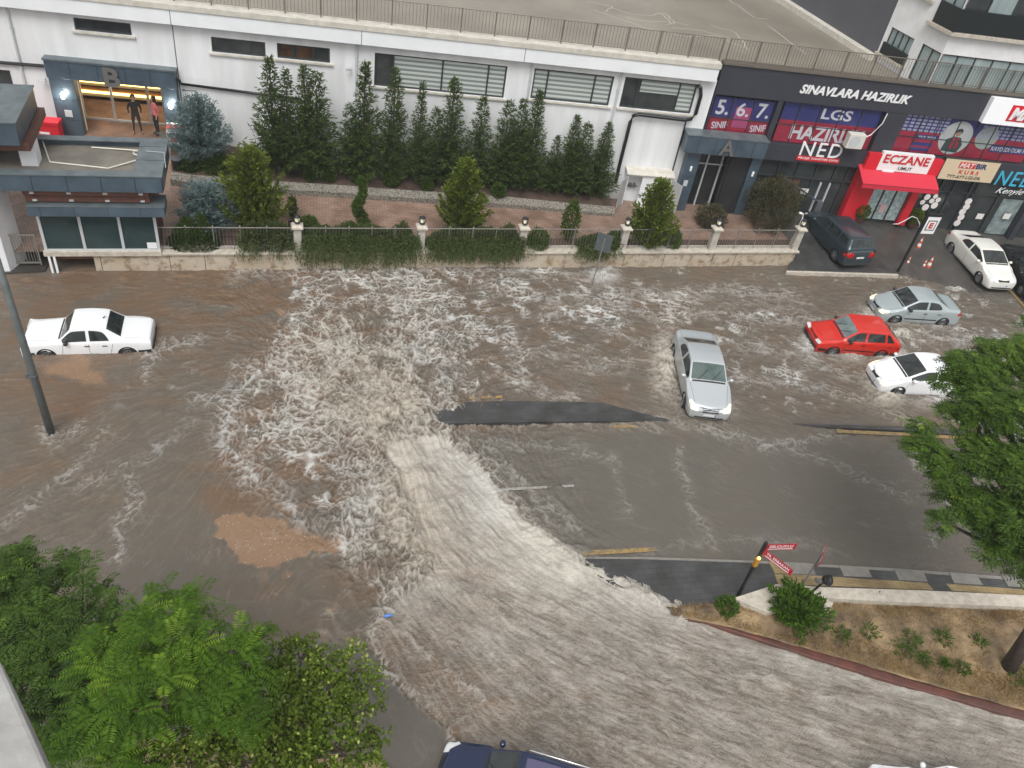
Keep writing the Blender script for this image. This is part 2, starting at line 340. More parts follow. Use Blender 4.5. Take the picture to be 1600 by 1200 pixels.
# bed, relief by noise
BT = [(1040,948),(1146,942),(1200,957),(1262,932),(1380,940),(1480,944),(1600,949),(1760,956)]; BB = [(1050,961),(1140,980),(1200,997),(1290,1022),(1400,1054),(1500,1083),(1600,1110),(1760,1152)]
A = [(*P2(*p, .22), .22) for p in BT]; B = [(*P2(*p, .17), .17) for p in BB]
def densify(L, n):
    out = []
    for a, b in zip(L, L[1:]):
        for k in range(n): out.append([a[i]*(1-k/n)+b[i]*k/n for i in range(3)])
    return out+[list(L[-1])]
A = densify(A, 12); B = densify(B, 12); mb = MB(); k = len(A); vs = []
for j in range(25):
    t = j/24
    for a, b in zip(A, B):
        p = [a[i]*(1-t)+b[i]*t for i in range(3)]; p[2] += .10*math.sin(math.pi*t)+.06*float(fbm(np.array(p[0]*1.5), np.array(p[1]*1.5), 200, 4)); vs.append(p)
mb.add(vs, [(j*k+i, j*k+i+1, (j+1)*k+i+1, (j+1)*k+i) for j in range(24) for i in range(k-1)])
bed = mb.build('flower_bed_soil', M_DRY, smooth=True); bed['kind'] = 'structure'
# garden ground between the front wall and the building
WALLP = [P2(60, 424, 0), P2(400, 419.5, 0), P2(650, 418.5, 0), P2(930, 417, 0), P2(1236, 415, 0)]
WD = math.atan2(WALLP[-1][1]-WALLP[0][1], WALLP[-1][0]-WALLP[0][0]); FB = Frame(WALLP[0], WD); WL = math.hypot(WALLP[-1][1]-WALLP[0][1], WALLP[-1][0]-WALLP[0][0])
def zb(s): return float(np.interp(s, [-36, -28, -22, -10, 0, 9, 14, 20, 30], [2.1, 1.95, 1.9, 1.15, .6, .72, .52, .22, .1]))
def zg(x, y):
    s = (x-F0[0])*E1[0]; yf = F0[1]+s/E1[0]*E1[1]; tw = (x-FB.o[0])*FB.e[0]; yw = FB.o[1]+tw*math.tan(WD)
    zw = .7 if x < 22.3 else .1
    t = min(1.3, max(0, (y-yw-.4)/max(.5, yf-yw-.4))); return zw*(1-t)+zb(s)*t
def GG(u, v, dz=0.0):
    z = .8
    for _ in range(25): p = G(u, v, z+dz); z = .5*z+.5*zg(p[0], p[1])
    return (float(p[0]), float(p[1]), z+dz)
xs = np.linspace(-22, 22.2, 60); A = []; B = []
for x in xs:
    yw = FB.o[1]+(x-FB.o[0])*math.tan(WD)+.3; s = (x-F0[0])/E1[0]; yf = F0[1]+s*E1[1]+4.0
    A.append((x, yw, zg(x, yw))); B.append((x, yf, zg(x, yf)))
loft('garden_path', A, B, M_PATH, 10)
A2 = []; B2 = []
for x in xs:
    if x < -6.4: continue
    yw = FB.o[1]+(x-FB.o[0])*math.tan(WD)+.3; A2.append((x, yw, zg(x, yw)+.03)); B2.append((x, yw+.9, zg(x, yw+.9)+.03))
loft('hedge_soil', A2, B2, M_SOIL, 2)
ED = [(268,268),(300,273),(360,277),(430,283),(500,287),(570,292),(650,298),(740,303),(800,308),(850,313),(900,318),(960,323)]
edp = [GG(u, v, .34) for u, v in ED]
pk = MB()
for a, b in zip(edp, edp[1:]):
    dx, dy = b[0]-a[0], b[1]-a[1]; L = math.hypot(dx, dy); nx, ny = dy/L*.3, -dx/L*.3
    pk.prism([(a[0]+nx, a[1]+ny), (b[0]+nx, b[1]+ny), (b[0], b[1]), (a[0], a[1])], [a[2]-.7, b[2]-.7, b[2]-.7, a[2]-.7], [a[2]-.22, b[2]-.22, b[2], a[2]])
tag(pk.build('planter_edging', M_PEB), 'long low pebble faced edging of the raised bed under the conifers', 'planter edge')
loft('planter_soil', [(a[0], a[1], a[2]-.03) for a in edp], [FA.w((a[0]-F0[0])/E1[0]-.4, .0, a[2]+.1) for a in edp], M_SOIL, 6)
# forecourt of the shops
fx = np.linspace(22.3, 46, 30); A = []; B = []; A3 = []; B3 = []
FR = [(22.0, G(1232,421,.12)[1]), (27.6, G(1402,427,.08)[1]), (30, G(1470,455,.03)[1]-.0), (34, 28.6), (46, 26.5)]
for x in fx:
    yw = float(np.interp(x, [f[0] for f in FR], [f[1] for f in FR])); s = (x-F0[0])/E1[0]; yf = F0[1]+s*E1[1]+2.0
    A.append((x, yw, -.02 if x > 28 else .02)); B.append((x, yf, zb(s)))
loft('forecourt', A, B, M_ASPH, 4)
tp = [(1229,422),(1402,428),(1330,372),(1352,345),(1265,332),(1250,385)]
tzs = [.15, .12, .33, .55, .75, .45]
mb = MB(); mb.prism([P2(*p, tzs[i]) for i, p in enumerate(tp)], [z-.25 for z in tzs], tzs); o = mb.build('terrace', M_PAVD); o['kind'] = 'structure'
a = P2(1229, 424, .16); b = P2(1403, 430, .13); mb = MB(); L = math.hypot(b[0]-a[0], b[1]-a[1]); mb.cbox(((a[0]+b[0])/2, (a[1]+b[1])/2, .03), (L, .14, .28), math.atan2(b[1]-a[1], b[0]-a[0])); o = mb.build('terrace_kerb', M_STONE, bevel=.01); o['kind'] = 'structure'
mb = MB(); mb.prism([P2(1573,450,.06),P2(1600,480,.05),P2(1602,479,.05),P2(1576,449,.06)], .0, .06); mb.build('road_marking', M_YEL)['kind'] = 'structure'
# ---------------------------------------------------------------- front wall with posts and railings
fw = FB.thing('front_wall', 'long low weathered stone wall with pale coping along the flooded street', 'wall')
x1 = WL
mb = MB(); mb.box(2.05, x1, 0, .35, -.4, .74); mb.build('wall', M_WALLST, fw, bevel=.01)
for i in range(1, 9):
    pass
jm = MB()
for u in (157, 265, 320, 520, 650, 790, 975, 1037, 1113, 1148): 
    s = FB.sz(u, 405, 0)[0]; jm.box(s-.012, s+.012, -.004, .02, .0, .738)
jm.each('wall_joint', M_DECK, fw)
mb = MB(); mb.box(-.05+.4, x1+.1, -.08, .52, .74, .84); mb.build('coping', M_STONE, fw, bevel=.015)
PX = [(466,396),(656,396),(813,391),(970,391),(1110,389),(1240,387)]
ps = []
for i, (u, v) in enumerate(PX):
    s, _ = FB.sz(u, v, -.22); ps.append(s)
    ends = ['leftmost stone gate post with lantern, beside the black planter frame', 'second stone post from the left, between the two trailing hedges', 'stone post just left of the round clipped bush on the fence', 'stone post in front of the small golden conifer', 'second stone post from the right end of the fence', 'rightmost stone post ending the fence beside the dark parked car']
    t = FB.thing('stone_post', ends[i], 'post', s, -.22, .84, 'lantern posts of the front fence')
    m1 = MB(); m1.box(-.15, .15, -.15, .15, 0, 1.05); m1.build('shaft', M_POST, t, bevel=.012)
    m2 = MB(); m2.prism([(-.23,-.23),(.23,-.23),(.23,.23),(-.23,.23)], 1.05, 1.12); m2.prism([(-.23,-.23),(.23,-.23),(.23,.23),(-.23,.23)], 1.12, 1.2, [(-.12,-.12),(.12,-.12),(.12,.12),(-.12,.12)]); m2.build('cap', M_STONE, t)
    lt = MB(); lt.lathe([(.04,1.2),(.05,1.24),(.12,1.26),(.13,1.30),(.11,1.32)], n=10); lt.lathe([(.13,1.50),(.14,1.52),(.05,1.58),(.015,1.62)], n=10)
    for k in range(5): a = 2*math.pi*k/5; lt.tube([(.115*math.cos(a), .115*math.sin(a), 1.31), (.13*math.cos(a), .13*math.sin(a), 1.51)], .012, 5)
    l = lt.build('lantern', M_BLACK, t); lg = MB(); lg.lathe([(.085,1.31),(.10,1.50)], n=10); lg.build('lantern_glass', M_LANT, l)
bounds = [(FB.sz(252, 398, -.2)[0], ps[0])]+list(zip(ps[:-1], ps[1:]))
flab = ['railing panel between the guard booth and the first stone post', 'railing panel half hidden by the widest trailing hedge', 'railing panel over the second trailing hedge below the tall golden conifer', 'railing panel in front of the round clipped bush and twisted topiary', 'railing panel in front of the small golden conifer', 'railing panel in front of the brown shrubs, rightmost of the fence']
for i, (a, b) in enumerate(bounds):
    a2 = a+(.17 if i else 0); b2 = b-.17; t = FB.thing('railing_panel', flab[i], 'railing', a2, -.22, .84, 'railing panels of the front fence'); L = b2-a2; n = max(3, round(L/1.0))
    mb = MB(); mb.tube([(0,0,1.0),(L,0,1.0)], .02, 6); mb.tube([(0,0,.10),(L,0,.10)], .016, 6); mb.build('rail', M_IRON, t)
    for k in range(n+1):
        m2 = MB(); x = L*k/n; m2.tube([(x,0,0),(x,0,1.05)], .022, 6); m2.lathe([(.03,1.04),(.035,1.07),(.005,1.1)], (x,0,0), 6); m2.build('upright', M_IRON, t)
    mb = MB()
    for k in range(int(L/.13)): x = .13*(k+.5); mb.tube([(x,0,.10),(x,0,1.0)], .007, 4, cap=False)
    mb.build('bars', M_IRON, t)
# ---------------------------------------------------------------- white building
wb = FA.thing('white_building', 'long low white rendered building with flat roof, strip windows and a railing', 'building')
WR = {}
WINP = [('w1', [(586,83),(793,103),(787,153),(584,135)]), ('w2', [(835,107),(961,119),(950,166),(829,154)]), ('w3', [(977,121),(1092,131),(1078,177),(967,169)]),
        ('w4', [(433,68),(516,75),(515,98),(433,92)]), ('w5', [(330,58),(415,65.5),(414.5,88),(331,83)]), ('w6', [(114,27),(204,37),(206,56),(117,47)]), ('w7', [(-20,107),(15,110),(22,136),(-20,132)])]
for k, c in WINP: WR[k] = FA.rect(c)
BL0, BR0, BZ1 = -27.65, -24.05, 4.36          # opening of entrance B
BFLOOR = 1.95
mb = MB(); holes_wall(mb, -40, .3, -.5, 7.1, list(WR.values())+[(BL0, BR0, BFLOOR-.01, BZ1)], 0)
mb.add([(.3,0,-.5),(.3,12,-.5),(.3,12,7.1),(.3,0,7.1)], [(0,1,2,3)]); mb.build('wall', M_WHITE, wb)
mb = MB(); mb.box(-40, .12, -.35, .5, 7.12, 7.72); 
fb = mb.build('parapet_band', M_WBAND, wb, bevel=.01)
mb = MB()
for u in (270, 824, 565): s = FA.sz(u, 60, .35)[0]; mb.box(s-.012, s+.012, -.356, -.34, 7.12, 7.72)
mb.each('joint', M_DGREY, fb)
mb = MB(); mb.box(-40, .16, -.40, .25, 7.72, 7.95); mb.build('roof_coping', M_CREAM, wb, bevel=.01)
mb = MB(); mb.box(-40, 25, .25, 30, 7.3, 7.62); rf = mb.build('roof', M_ROOF, wb)
ck = MB()
for pl in ([(915,2),(945,8),(985,22),(1010,24),(1040,21),(1055,36),(1040,38)],[(958,10),(945,18)],[(930,16),(975,32),(1010,44),(1060,54),(1075,57),(1120,56),(1165,75)],[(980,27),(1000,32),(1060,35),(1075,39)],[(1035,22),(1050,38)],[(1110,40),(1150,50),(1170,78)],[(1048,43),(1100,48),(1140,60)],[(1140,0),(1180,28),(1200,30)],[(1200,40),(1240,70),(1260,85)]):
    pts = [G(u, v, 7.63) for u, v in pl]; out = []
    for a, b in zip(pts, pts[1:]):
        for k in range(6): q = a*(1-k/6)+b*k/6; out.append(q+np.array([pn(np.array(q[0]*2), np.array(q[1]*2), 4), pn(np.array(q[0]*2), np.array(q[1]*2), 8), 0])*.12)
    out.append(pts[-1])
    for a, b in zip(out, out[1:]):
        d = b-a; L = np.hypot(d[0], d[1])+1e-6; n_ = np.array([-d[1], d[0], 0])/L*.035; ck.add([a-n_, b-n_, b+n_, a+n_], [(0,1,2,3)])
ck.build('sealed_crack', M_CRACK, rf, world=True)
def blinds():
    m = mat('striped roller blind', (.5, .5, .5), .35); t = m.node_tree; b = t.nodes['Principled BSDF']; tc = t.nodes.new('ShaderNodeTexCoord'); w = t.nodes.new('ShaderNodeTexWave')
    w.bands_direction = 'Z'; w.inputs['Scale'].default_value = 1.55; r = t.nodes.new('ShaderNodeValToRGB'); r.color_ramp.elements[0].position = .40; r.color_ramp.elements[0].color = (.20, .235, .225, 1); r.color_ramp.elements[1].position = .58; r.color_ramp.elements[1].color = (.50, .53, .50, 1)
    t.links.new(tc.outputs['Object'], w.inputs['Vector']); t.links.new(w.outputs['Fac'], r.inputs[0]); t.links.new(r.outputs[0], b.inputs['Base Color']); return m
M_BLIND = blinds()
M_ORNG = mat('rusty shelves behind glass', (.10, .045, .02), .3, nscale=3, col2=(.03, .02, .015))
def window(name, r, splits, panes, parent, y=.12, sill=True, fw_=.07, fm=M_DARKF):
    s0, s1, z0, z1 = r; mb = MB(); xs_ = [s0]+[s0+(s1-s0)*k for k in splits]+[s1]
    mb.box(s0, s1, y-.05, y+.03, z0, z0+fw_); mb.box(s0, s1, y-.05, y+.03, z1-fw_, z1)
    for i, x in enumerate(xs_):
        a = x if i == 0 else (x-fw_ if i == len(xs_)-1 else x-fw_/2); mb.box(a, a+fw_, y-.047, y+.027, z0+fw_, z1-fw_)
    f = mb.build(name, fm, parent)
    for i, (a, b) in enumerate(zip(xs_, xs_[1:])):
        pm = panes[i % len(panes)]; m2 = MB(); m2.box(a+.02, b-.02, y, y+.015, z0+.02, z1-.02); m2.build('pane', pm, f)
    if sill: m3 = MB(); m3.box(s0-.12, s1+.14, -.10, .1, z0-.09, z0-.005); m3.build('sill', M_CREAM, f, bevel=.008)
    return f
window('window', WR['w1'], (.14,.51,.86), [M_GLASS, M_BLIND, M_BLIND, M_BLIND], wb)
window('window', WR['w2'], (.18,.77), [M_BLIND], wb)
w3 = window('window', WR['w3'], (.2,.77), [M_GLASS, M_GLASS, M_BLIND], wb)
s0, s1, z0, z1 = WR['w3']; mb = MB(); mb.box(s0+.24*(s1-s0), s0+.76*(s1-s0), .10, .112, z0+.55*(z1-z0), z1-.08); mb.build('blind', M_BLIND, w3)
window('window', WR['w4'], (.3,.36,.68), [M_ORNG, M_GLASS, M_ORNG, M_GLASS], wb)
window('window', WR['w5'], (.72,), [M_GLASS], wb); window('window', WR['w6'], (), [M_GLASS], wb); window('window', WR['w7'], (), [M_GLASS], wb)
for (u, v, u2, v2) in ((557.5,72,555.5,207),(836,107,818,158),(973,112,955,190),(11,17,41,142)):
    a = FA.sz(u, v, .08); b = FA.sz(u2, v2, .08); s = (a[0]+b[0])/2
    mb = MB(); mb.tube([(s, -.06, 7.1), (s, -.06, zb(s)+.4)], .05, 8)
    for z in (6.2, 4.6, 3): mb.cbox((s, -.05, z), (.14, .1, .04))
    mb.build('downpipe', M_PIPEW, wb)
mb = MB(); s = FA.sz(279, 120, 0)[0]; mb.box(s-.02, s+.02, -.004, .01, 1.6, 7.1); mb.build('expansion_joint', M_DGREY, wb)
# roof railing
def roof_rail(fr_, s0, s1, z, parent, step=1.47, m=M_BROWNM, h=1.0, y=.02, tri=False):
    mb = MB(); mb.tube([(s0, y, z+h), (s1, y, z+h)], .022, 5); mb.tube([(s0, y, z+.1), (s1, y, z+.1)], .018, 5); mb.build('rail', m, parent)
    n = round((s1-s0)/step)
    for k in range(n+1): x = s0+(s1-s0)*k/n; m2 = MB(); m2.box(x-.025, x+.025, y-.025, y+.025, z, z+h+.02); m2.build('railing_post', m, parent)
    mb = MB(); k = 0
    x = s0
    while x < s1: mb.box(x-.008, x+.008, y-.008, y+.008, z+.1, z+h); x += .147
    mb.build('railing_bars', m, parent)
r1 = FA.thing('roof_railing', 'brown metal railing along the roof edge of the white building', 'railing')
roof_rail(FA, -32, .1, 7.95, r1)
# entrance B: portal, lobby
pb = FA.thing('entrance_portal', 'blue grey clad entrance portal with letter B and brightly lit lobby', 'entrance')
mb = MB(); mb.box(-28.66, -23.47, -.4, -.01, 4.42, 5.16); mb.build('canopy', M_BLUEM, pb, bevel=.01)
mb = MB(); mb.box(-28.70, -23.43, -.44, .0, 5.165, 5.24); mb.build('canopy_cap', M_BLUET, pb)
for a, b in ((-28.62, -27.63), (-24.10, -23.5)):
    mb = MB(); mb.box(a, b, -.38, -.01, 1.2, 4.42); c = mb.build('column', M_BLUEM, pb, bevel=.01)
jm = MB()
for x in (-27.7, -26.6, -25.5, -24.5): jm.box(x-.01, x+.01, -.404, -.39, 4.42, 5.15)
for z in (2.6, 3.5): jm.box(-28.62, -27.63, -.384, -.37, z, z+.015); jm.box(-24.1, -23.5, -.384, -.37, z, z+.015)
jm.each('panel_joint', M_BLACK, pb)
M_LAMP = mat('lit lamp', (1, 1, .95), .3, emit=(1, .98, .9), es=16)
M_LED = mat('lit shelf strip', (1, .8, .4), .3, emit=(1, .66, .22), es=4.0)
M_WARM = mat('timber lobby wall', (.52, .30, .11), .4, nscale=1.5, col2=(.38, .19, .07))
M_LETR = mat('grey brown letter', (.13, .125, .12), .5)
for x in (-28.15, -23.8):
    mb = MB(); mb.lathe([(.07,-.12),(.09,-.05),(.09,.05),(.07,.12)], (x, -.47, 3.72), 10); mb.build('wall_lamp', M_LAMP, pb)
mb = MB(); mb.box(-28.25, -27.95, -.4, -.38, 2.75, 3.05); mb.build('intercom', M_PIPEW, pb)
LD = 4.2
lb = MB(); lb.box(BL0-2, BR0+2, .2, 3.3, BFLOOR-.3, BFLOOR); lb.box(BL0, BR0, -.4, .2, BFLOOR-.3, BFLOOR-.004); lb.build('lobby_floor', M_MARB, pb)
lb = MB(); lb.box(BL0-2, BR0+2, .2, 3.3, BZ1, BZ1+.1); lb.build('lobby_ceiling', M_WHITE, pb)
lb = MB(); lb.add([(BL0-2,3.2,BFLOOR),(BR0+2,3.2,BFLOOR),(BR0+2,3.2,BZ1),(BL0-2,3.2,BZ1)], [(0,1,2,3)]); lb.box(BL0-2.1, BL0-2, .2, 3.2, BFLOOR, BZ1); lb.box(BR0+2, BR0+2.1, .2, 3.2, BFLOOR, BZ1)
lb.add([(BL0-2,.19,BFLOOR),(BL0,.19,BFLOOR),(BL0,.19,BZ1),(BL0-2,.19,BZ1)], [(0,1,2,3)]); lb.add([(BR0,.19,BFLOOR),(BR0+2,.19,BFLOOR),(BR0+2,.19,BZ1),(BR0,.19,BZ1)], [(0,1,2,3)]); lb.build('lobby_wall', M_WARM, pb)
for z in (.35, .85, 1.35, 1.85):
    lb = MB(); lb.box(BL0-1.2, BR0+1.9, 2.85, 3.19, BFLOOR+z, BFLOOR+z+.05); sh_ = lb.build('shelf', M_BLACK, pb); lb = MB(); lb.box(BL0-1.2, BR0+1.9, 3.14, 3.19, BFLOOR+z+.06, BFLOOR+z+.16); lb.build('light_strip', M_LED, sh_)
gd = MB(); yy = 1.3
for x in (BL0-.4, BL0+.9, BL0+2.45, BR0-.5, BR0+.4): gd.box(x-.05, x+.05, yy-.04, yy+.04, BFLOOR, BZ1)
gd.box(BL0-1, BR0+1, yy-.03, yy+.03, BFLOOR, BFLOOR+.08); gd.build('door_frame', M_PIPEW, pb)
ll = bpy.data.lights.new('lobby lamp', 'AREA'); ll.shape = 'RECTANGLE'; ll.size = 3.5; ll.size_y = 1.2; ll.energy = 60; ll.color = (1, .74, .42)
lo = bpy.data.objects.new('lobby_lamp', ll); COL.objects.link(lo); lo.parent = pb; lo.location = (-25.8, 2.2, BZ1-.05)
for x in (-28.15, -23.8):
    l2 = bpy.data.lights.new('wall lamp', 'POINT'); l2.energy = 22; l2.color = (1, .97, .88); l2.shadow_soft_size = .1; o2 = bpy.data.objects.new('wall_lamp_light', l2); COL.objects.link(o2); o2.parent = pb; o2.location = (x, -.66, 3.72)
pl = MB(); pl.lathe([(.03,-.16),(.09,-.12),(.09,.12),(.03,.16)], (-26.55, .8, BZ1-.35), 10); pl.build('pendant_lamp', M_LAMP, pb)
# ---------------------------------------------------------------- shop building
sb = FA.thing('shop_building', 'dark anthracite commercial building with poster windows above and glazed shops below', 'building')
mb = MB(); mb.box(.36, 24, -.02, .3, 6.46, 7.86); mb.build('fascia', M_FASC, sb, bevel=.01)
mb = MB(); mb.box(.34, 24, -.10, .25, 7.865, 7.98); mb.build('roof_coping', M_BROWNM, sb)
mb = MB()
for a, b in ((.36, .43), (3.55, 3.80), (9.08, 10.17), (19.2, 19.5)): mb.box(a, b, .0, .5, .0, 6.46)
mb.box(3.80, 24, .005, .5, 3.52, 4.38); mb.box(.43, 3.55, .01, .5, 4.3, 4.48); mb.box(10.17, 24, .003, .5, 4.38, 4.44); mb.build('pillar', M_FASC, sb)
mb = MB(); mb.box(.36, 24, .35, .40, -.3, 6.46); mb.build('glazing', M_GLASS, sb)
mb = MB()
for x in (4.9, 5.9, 6.9, 7.9, 8.6): mb.box(x-.03, x+.03, .26, .36, .3, 3.52)
mb.box(3.8, 9.0, .25, .37, 2.55, 2.62)
for x in (13.4, 14.0, 14.7, 15.7, 16.0, 17.5, 19.2, 21): mb.box(x-.05, x+.05, .25, .36, -.2, 3.52)
mb.box(13.2, 24, .25, .37, 2.5, 2.56)
for x in (1.45, 2.5, 4.8, 5.87, 6.93, 8.0, 11.2, 12.2, 13.2, 14.2, 15.2, 16.2): mb.box(x-.022, x+.022, .16, .34, 4.44, 6.46)
mb.box(.4, 18, .17, .33, 5.28, 5.32); mb.build('mullion', M_DARKF, sb)
M_SHOPFL = mat('shop curtain strip', (.30, .36, .36), .3, nscale=2, col2=(.10, .13, .13))
for a, b in ((17.9, 19.1),): mb = MB(); mb.box(a, b, .33, .345, .3, 2.4); mb.build('shop_curtain', M_SHOPFL, sb)
mb = MB(); mb.box(5.2, 6.3, .31, .345, .75, 2.5); mb.build('brown_door', M_WOODR, sb)
mb = MB(); mb.box(7.35, 7.43, .2, .3, .8, 2.45); mb.box(7.85, 7.93, .2, .3, .8, 2.45); mb.build('door_handle', M_PIPEW, sb)
r2 = FA.thing('roof_railing', 'brown metal railing along the roof edge above the dark shop fascia', 'railing'); roof_rail(FA, .4, 23, 7.98, r2, 1.38)
# entrance A
pa = FA.thing('entrance_portal', 'dark blue grey clad entrance portal with letter A beside the shops', 'entrance')
mb = MB(); mb.box(-.60, 3.42, -.8, -.03, 3.86, 4.70); mb.build('canopy', M_BLUEM, pa, bevel=.01)
mb = MB(); mb.box(-.63, 3.45, -.83, -.0, 4.705, 4.75); mb.build('canopy_cap', M_BLUET, pa)
for a, b in ((-.22, .42), (3.02, 3.5)): mb = MB(); mb.box(a, b, -.5, .34, .2, 3.86); mb.build('column', M_BLUEM, pa, bevel=.01)
jm = MB()
for x in (.0, .85, 1.9, 2.75): jm.box(x-.01, x+.01, -.804, -.79, 3.87, 4.69)
for z in (1.5, 2.5): jm.box(-.22, .42, -.504, -.49, z, z+.012); jm.box(3.02, 3.5, -.504, -.49, z, z+.012)
jm.each('panel_joint', M_BLACK, pa)
M_LOBD = mat('dark lobby', (.03, .032, .034), .25, nscale=1.4, col2=(.015, .016, .018))
mb = MB(); mb.box(.42, 3.02, -.6, .33, .1, .62); mb.build('doorstep', mat('grey marble step', (.14, .135, .125), .2, nscale=1.6, col2=(.07, .068, .063)), pa)
mb = MB(); mb.box(.42, 3.02, .30, .345, .62, 3.86); mb.build('door_glass', M_LOBD, pa)
mb = MB(); mb.box(2.0, 2.98, -.45, .30, .63, 3.85); mb.build('inner_wall', M_LOBD, pa)
mb = MB()
for x in (1.1, 1.85): mb.box(x-.035, x+.035, .2, .29, .62, 3.86)
mb.box(.42, 1.95, .2, .28, 2.9, 2.95); mb.build('door_frame', M_PIPEW, pa)
for x in (.08, 3.26): mb = MB(); mb.lathe([(.03,-.13),(.055,-.10),(.055,.10),(.03,.13)], (x, -.55, 2.95), 10); mb.build('wall_lamp', mat('white lamp', (.85,.87,.85), .3), pa)
mb = MB(); mb.box(-.06, .14, -.52, -.50, 2.0, 2.3); mb.build('intercom', M_PIPEW, pa)
# ---------------------------------------------------------------- tower block behind
C0 = G(1218, 0, 7.6); C1 = G(1365, 94, 7.6); aD = math.atan2(C1[1]-C0[1], C1[0]-C0[0])
FD = Frame(C1, aD); FS = Frame(C1, rad(-80)); s2, zt = FS.sz(1472, 84); C2 = FS.o+FS.e*s2; FC = Frame(C2, AL)
tw = thing('apartment_block', 'tall white and dark grey apartment block behind the shop roof', 'building', (float(C1[0]), float(C1[1]), 0))
mb = MB(); mb.box(-22, 0, 0, 1, 7, 21); o = mb.build('grey_wall', M_DGREY, tw, world=True); o.matrix_basis = WM[tw].inverted() @ Matrix.Translation((*FD.o[:2], 0)) @ Matrix.Rotation(aD, 4, 'Z')
mb = MB(); mb.box(-22, .1, -.45, -.01, 7.62, 7.9); o = mb.build('roof_upstand', M_CREAM, tw, world=True); o.matrix_basis = WM[tw].inverted() @ Matrix.Translation((*FD.o[:2], 0)) @ Matrix.Rotation(aD, 4, 'Z')
w_ = FD.rect([(1258,-12),(1275,-3),(1271,22),(1256,10)])
def put(o, F): o.matrix_basis = WM[tw].inverted() @ Matrix.Translation((*F.o[:2], 0)) @ Matrix.Rotation(F.a, 4, 'Z')
def wput(F, r, splits, panes, **k):
    f = window('window', r, splits, panes, tw, **k); put(f, F)
    return f
a1 = FS.rect([(1394,42),(1427,60),(1411,108),(1376,84)]); a2 = FS.rect([(1404,-6),(1455,22),(1443,22),(1404,2)])
wz0, wz1 = 7.75, a1[3]
h1 = (a1[0], a1[1], wz0+.35, wz1); hz = FS.sz(1372, 62)
wa = FS.sz(1441, 70)[0]; zlow = 7.7; ztop = zt
flo = 3.05
z_s2 = FS.sz(1458, 34)[1]                                  # sill of the upper balcony
mb = MB(); holes_wall(mb, 0, s2, 7.0, 21, [h1, (wa, s2, zlow, ztop), (h1[0], h1[1], h1[2]+flo, h1[3]+flo), (wa, s2-.0, z_s2, ztop+flo)], 0, .12); o = mb.build('side_wall', M_APT, tw, world=True); put(o, FS)
mb = MB(); holes_wall(mb, 0, 20, 7.0, 21, [(0, 20, zlow, ztop), (0, 20, z_s2, ztop+flo)], 0, .12); o = mb.build('front_wall', M_APT, tw, world=True); put(o, FC)
wput(FS, h1, (.25,.5,.75), [M_CURT], y=.1, sill=False, fw_=.05); wput(FS, (h1[0], h1[1], h1[2]+flo, h1[3]+flo), (.3,.6), [M_CURT], y=.1, sill=False, fw_=.05)
wput(FS, (wa, s2, zlow, ztop), (.5,), [M_CURT], y=.1, sill=False, fw_=.06); wput(FC, (0, 20, zlow, ztop), [k/22 for k in range(1, 22)], [M_CURT], y=.1, sill=False, fw_=.06)
wput(FS, (wa, s2, z_s2, ztop+flo), (.5,), [M_CURT], y=.1, sill=False, fw_=.06); wput(FC, (0, 20, z_s2, ztop+flo), [k/16 for k in range(1, 16)], [M_GLASS, M_CURT, M_GLASS, M_GLASS, M_GLASS], y=.1, sill=False, fw_=.06)
for q_ in ((h1[0]-.05, h1[1]+.05, -.10, .0, h1[2], h1[2]+(h1[3]-h1[2])*.42), (h1[0]-.05, h1[1]+.05, -.10, .0, h1[2]+flo, h1[2]+flo+(h1[3]-h1[2])*.42), (wa+.1, s2+.12, -.16, -.08, z_s2+.05, z_s2+1.0)):
    mb = MB(); mb.box(*q_); o = mb.build('balustrade', M_BRAIL, tw, world=True); put(o, FS)
mb = MB(); mb.box(-.1, 20, -.16, -.08, z_s2+.05, z_s2+1.0); o = mb.build('balustrade', M_BRAIL, tw, world=True); put(o, FC)
for q_ in ((h1[0]-.25, h1[1]+.2, -.18, -.01, h1[2]-.15, h1[2]-.03), (h1[0]-.25, h1[1]+.2, -.18, -.01, h1[2]+flo-.15, h1[2]+flo-.03), (wa-.15, s2+.2, -.26, -.01, z_s2-.12, z_s2+.03)):
    mb = MB(); mb.box(*q_); o = mb.build('ledge', M_STONE, tw, world=True); put(o, FS)
mb = MB(); mb.box(-.15, 20, -.26, -.01, z_s2-.12, z_s2+.03); o = mb.build('ledge', M_STONE, tw, world=True); put(o, FC)
# ---------------------------------------------------------------- guard booth
Z3 = 3.1
gb = FB.thing('guard_booth', 'low guard booth with flat roof, blue grey metal bands and dark windows', 'guard booth')
bx0 = FB.sz(72, 398, .0)[0]; bx1 = FB.sz(252, 397, .0)[0]
wz = FB.sz(80, 342, 0)[1]; wz = max(2.3, wz)
mb = MB(); mb.box(bx0-.05, bx1+.03, -.12, .35, .74, .95); mb.build('window_ledge', M_STONE, gb, bevel=.015)
dR = .62; _rz = FB.sz(250,275,dR)[1]; yb = float((G(258,218,_rz)-FB.o).dot(-FB.n))-.35
rz00 = (FB.sz(253,300,dR)[1]+FB.sz(-40,297,dR)[1])/2+.02
mb = MB(); mb.box(bx0+.06, bx1-.05, .08, yb, .5, rz00); mb.build('wall', M_WOODR, gb)
fr_ = (bx0, bx1, .95, wz)
mb = MB()
for k, x in enumerate([bx0, bx0+(bx1-bx0)/3, bx0+(bx1-bx0)*2/3, bx1-.1]): mb.box(x, x+.1, -.02, .06, .95, wz+.1)
mb.box(bx0, bx1, -.015, .055, .95, 1.0); f = mb.build('window_frame', M_PIPEW, gb)
mb = MB(); mb.box(bx0+.03, bx1-.03, .03, .075, 1.0, wz+.1); mb.build('pane', M_GLASSG, f)
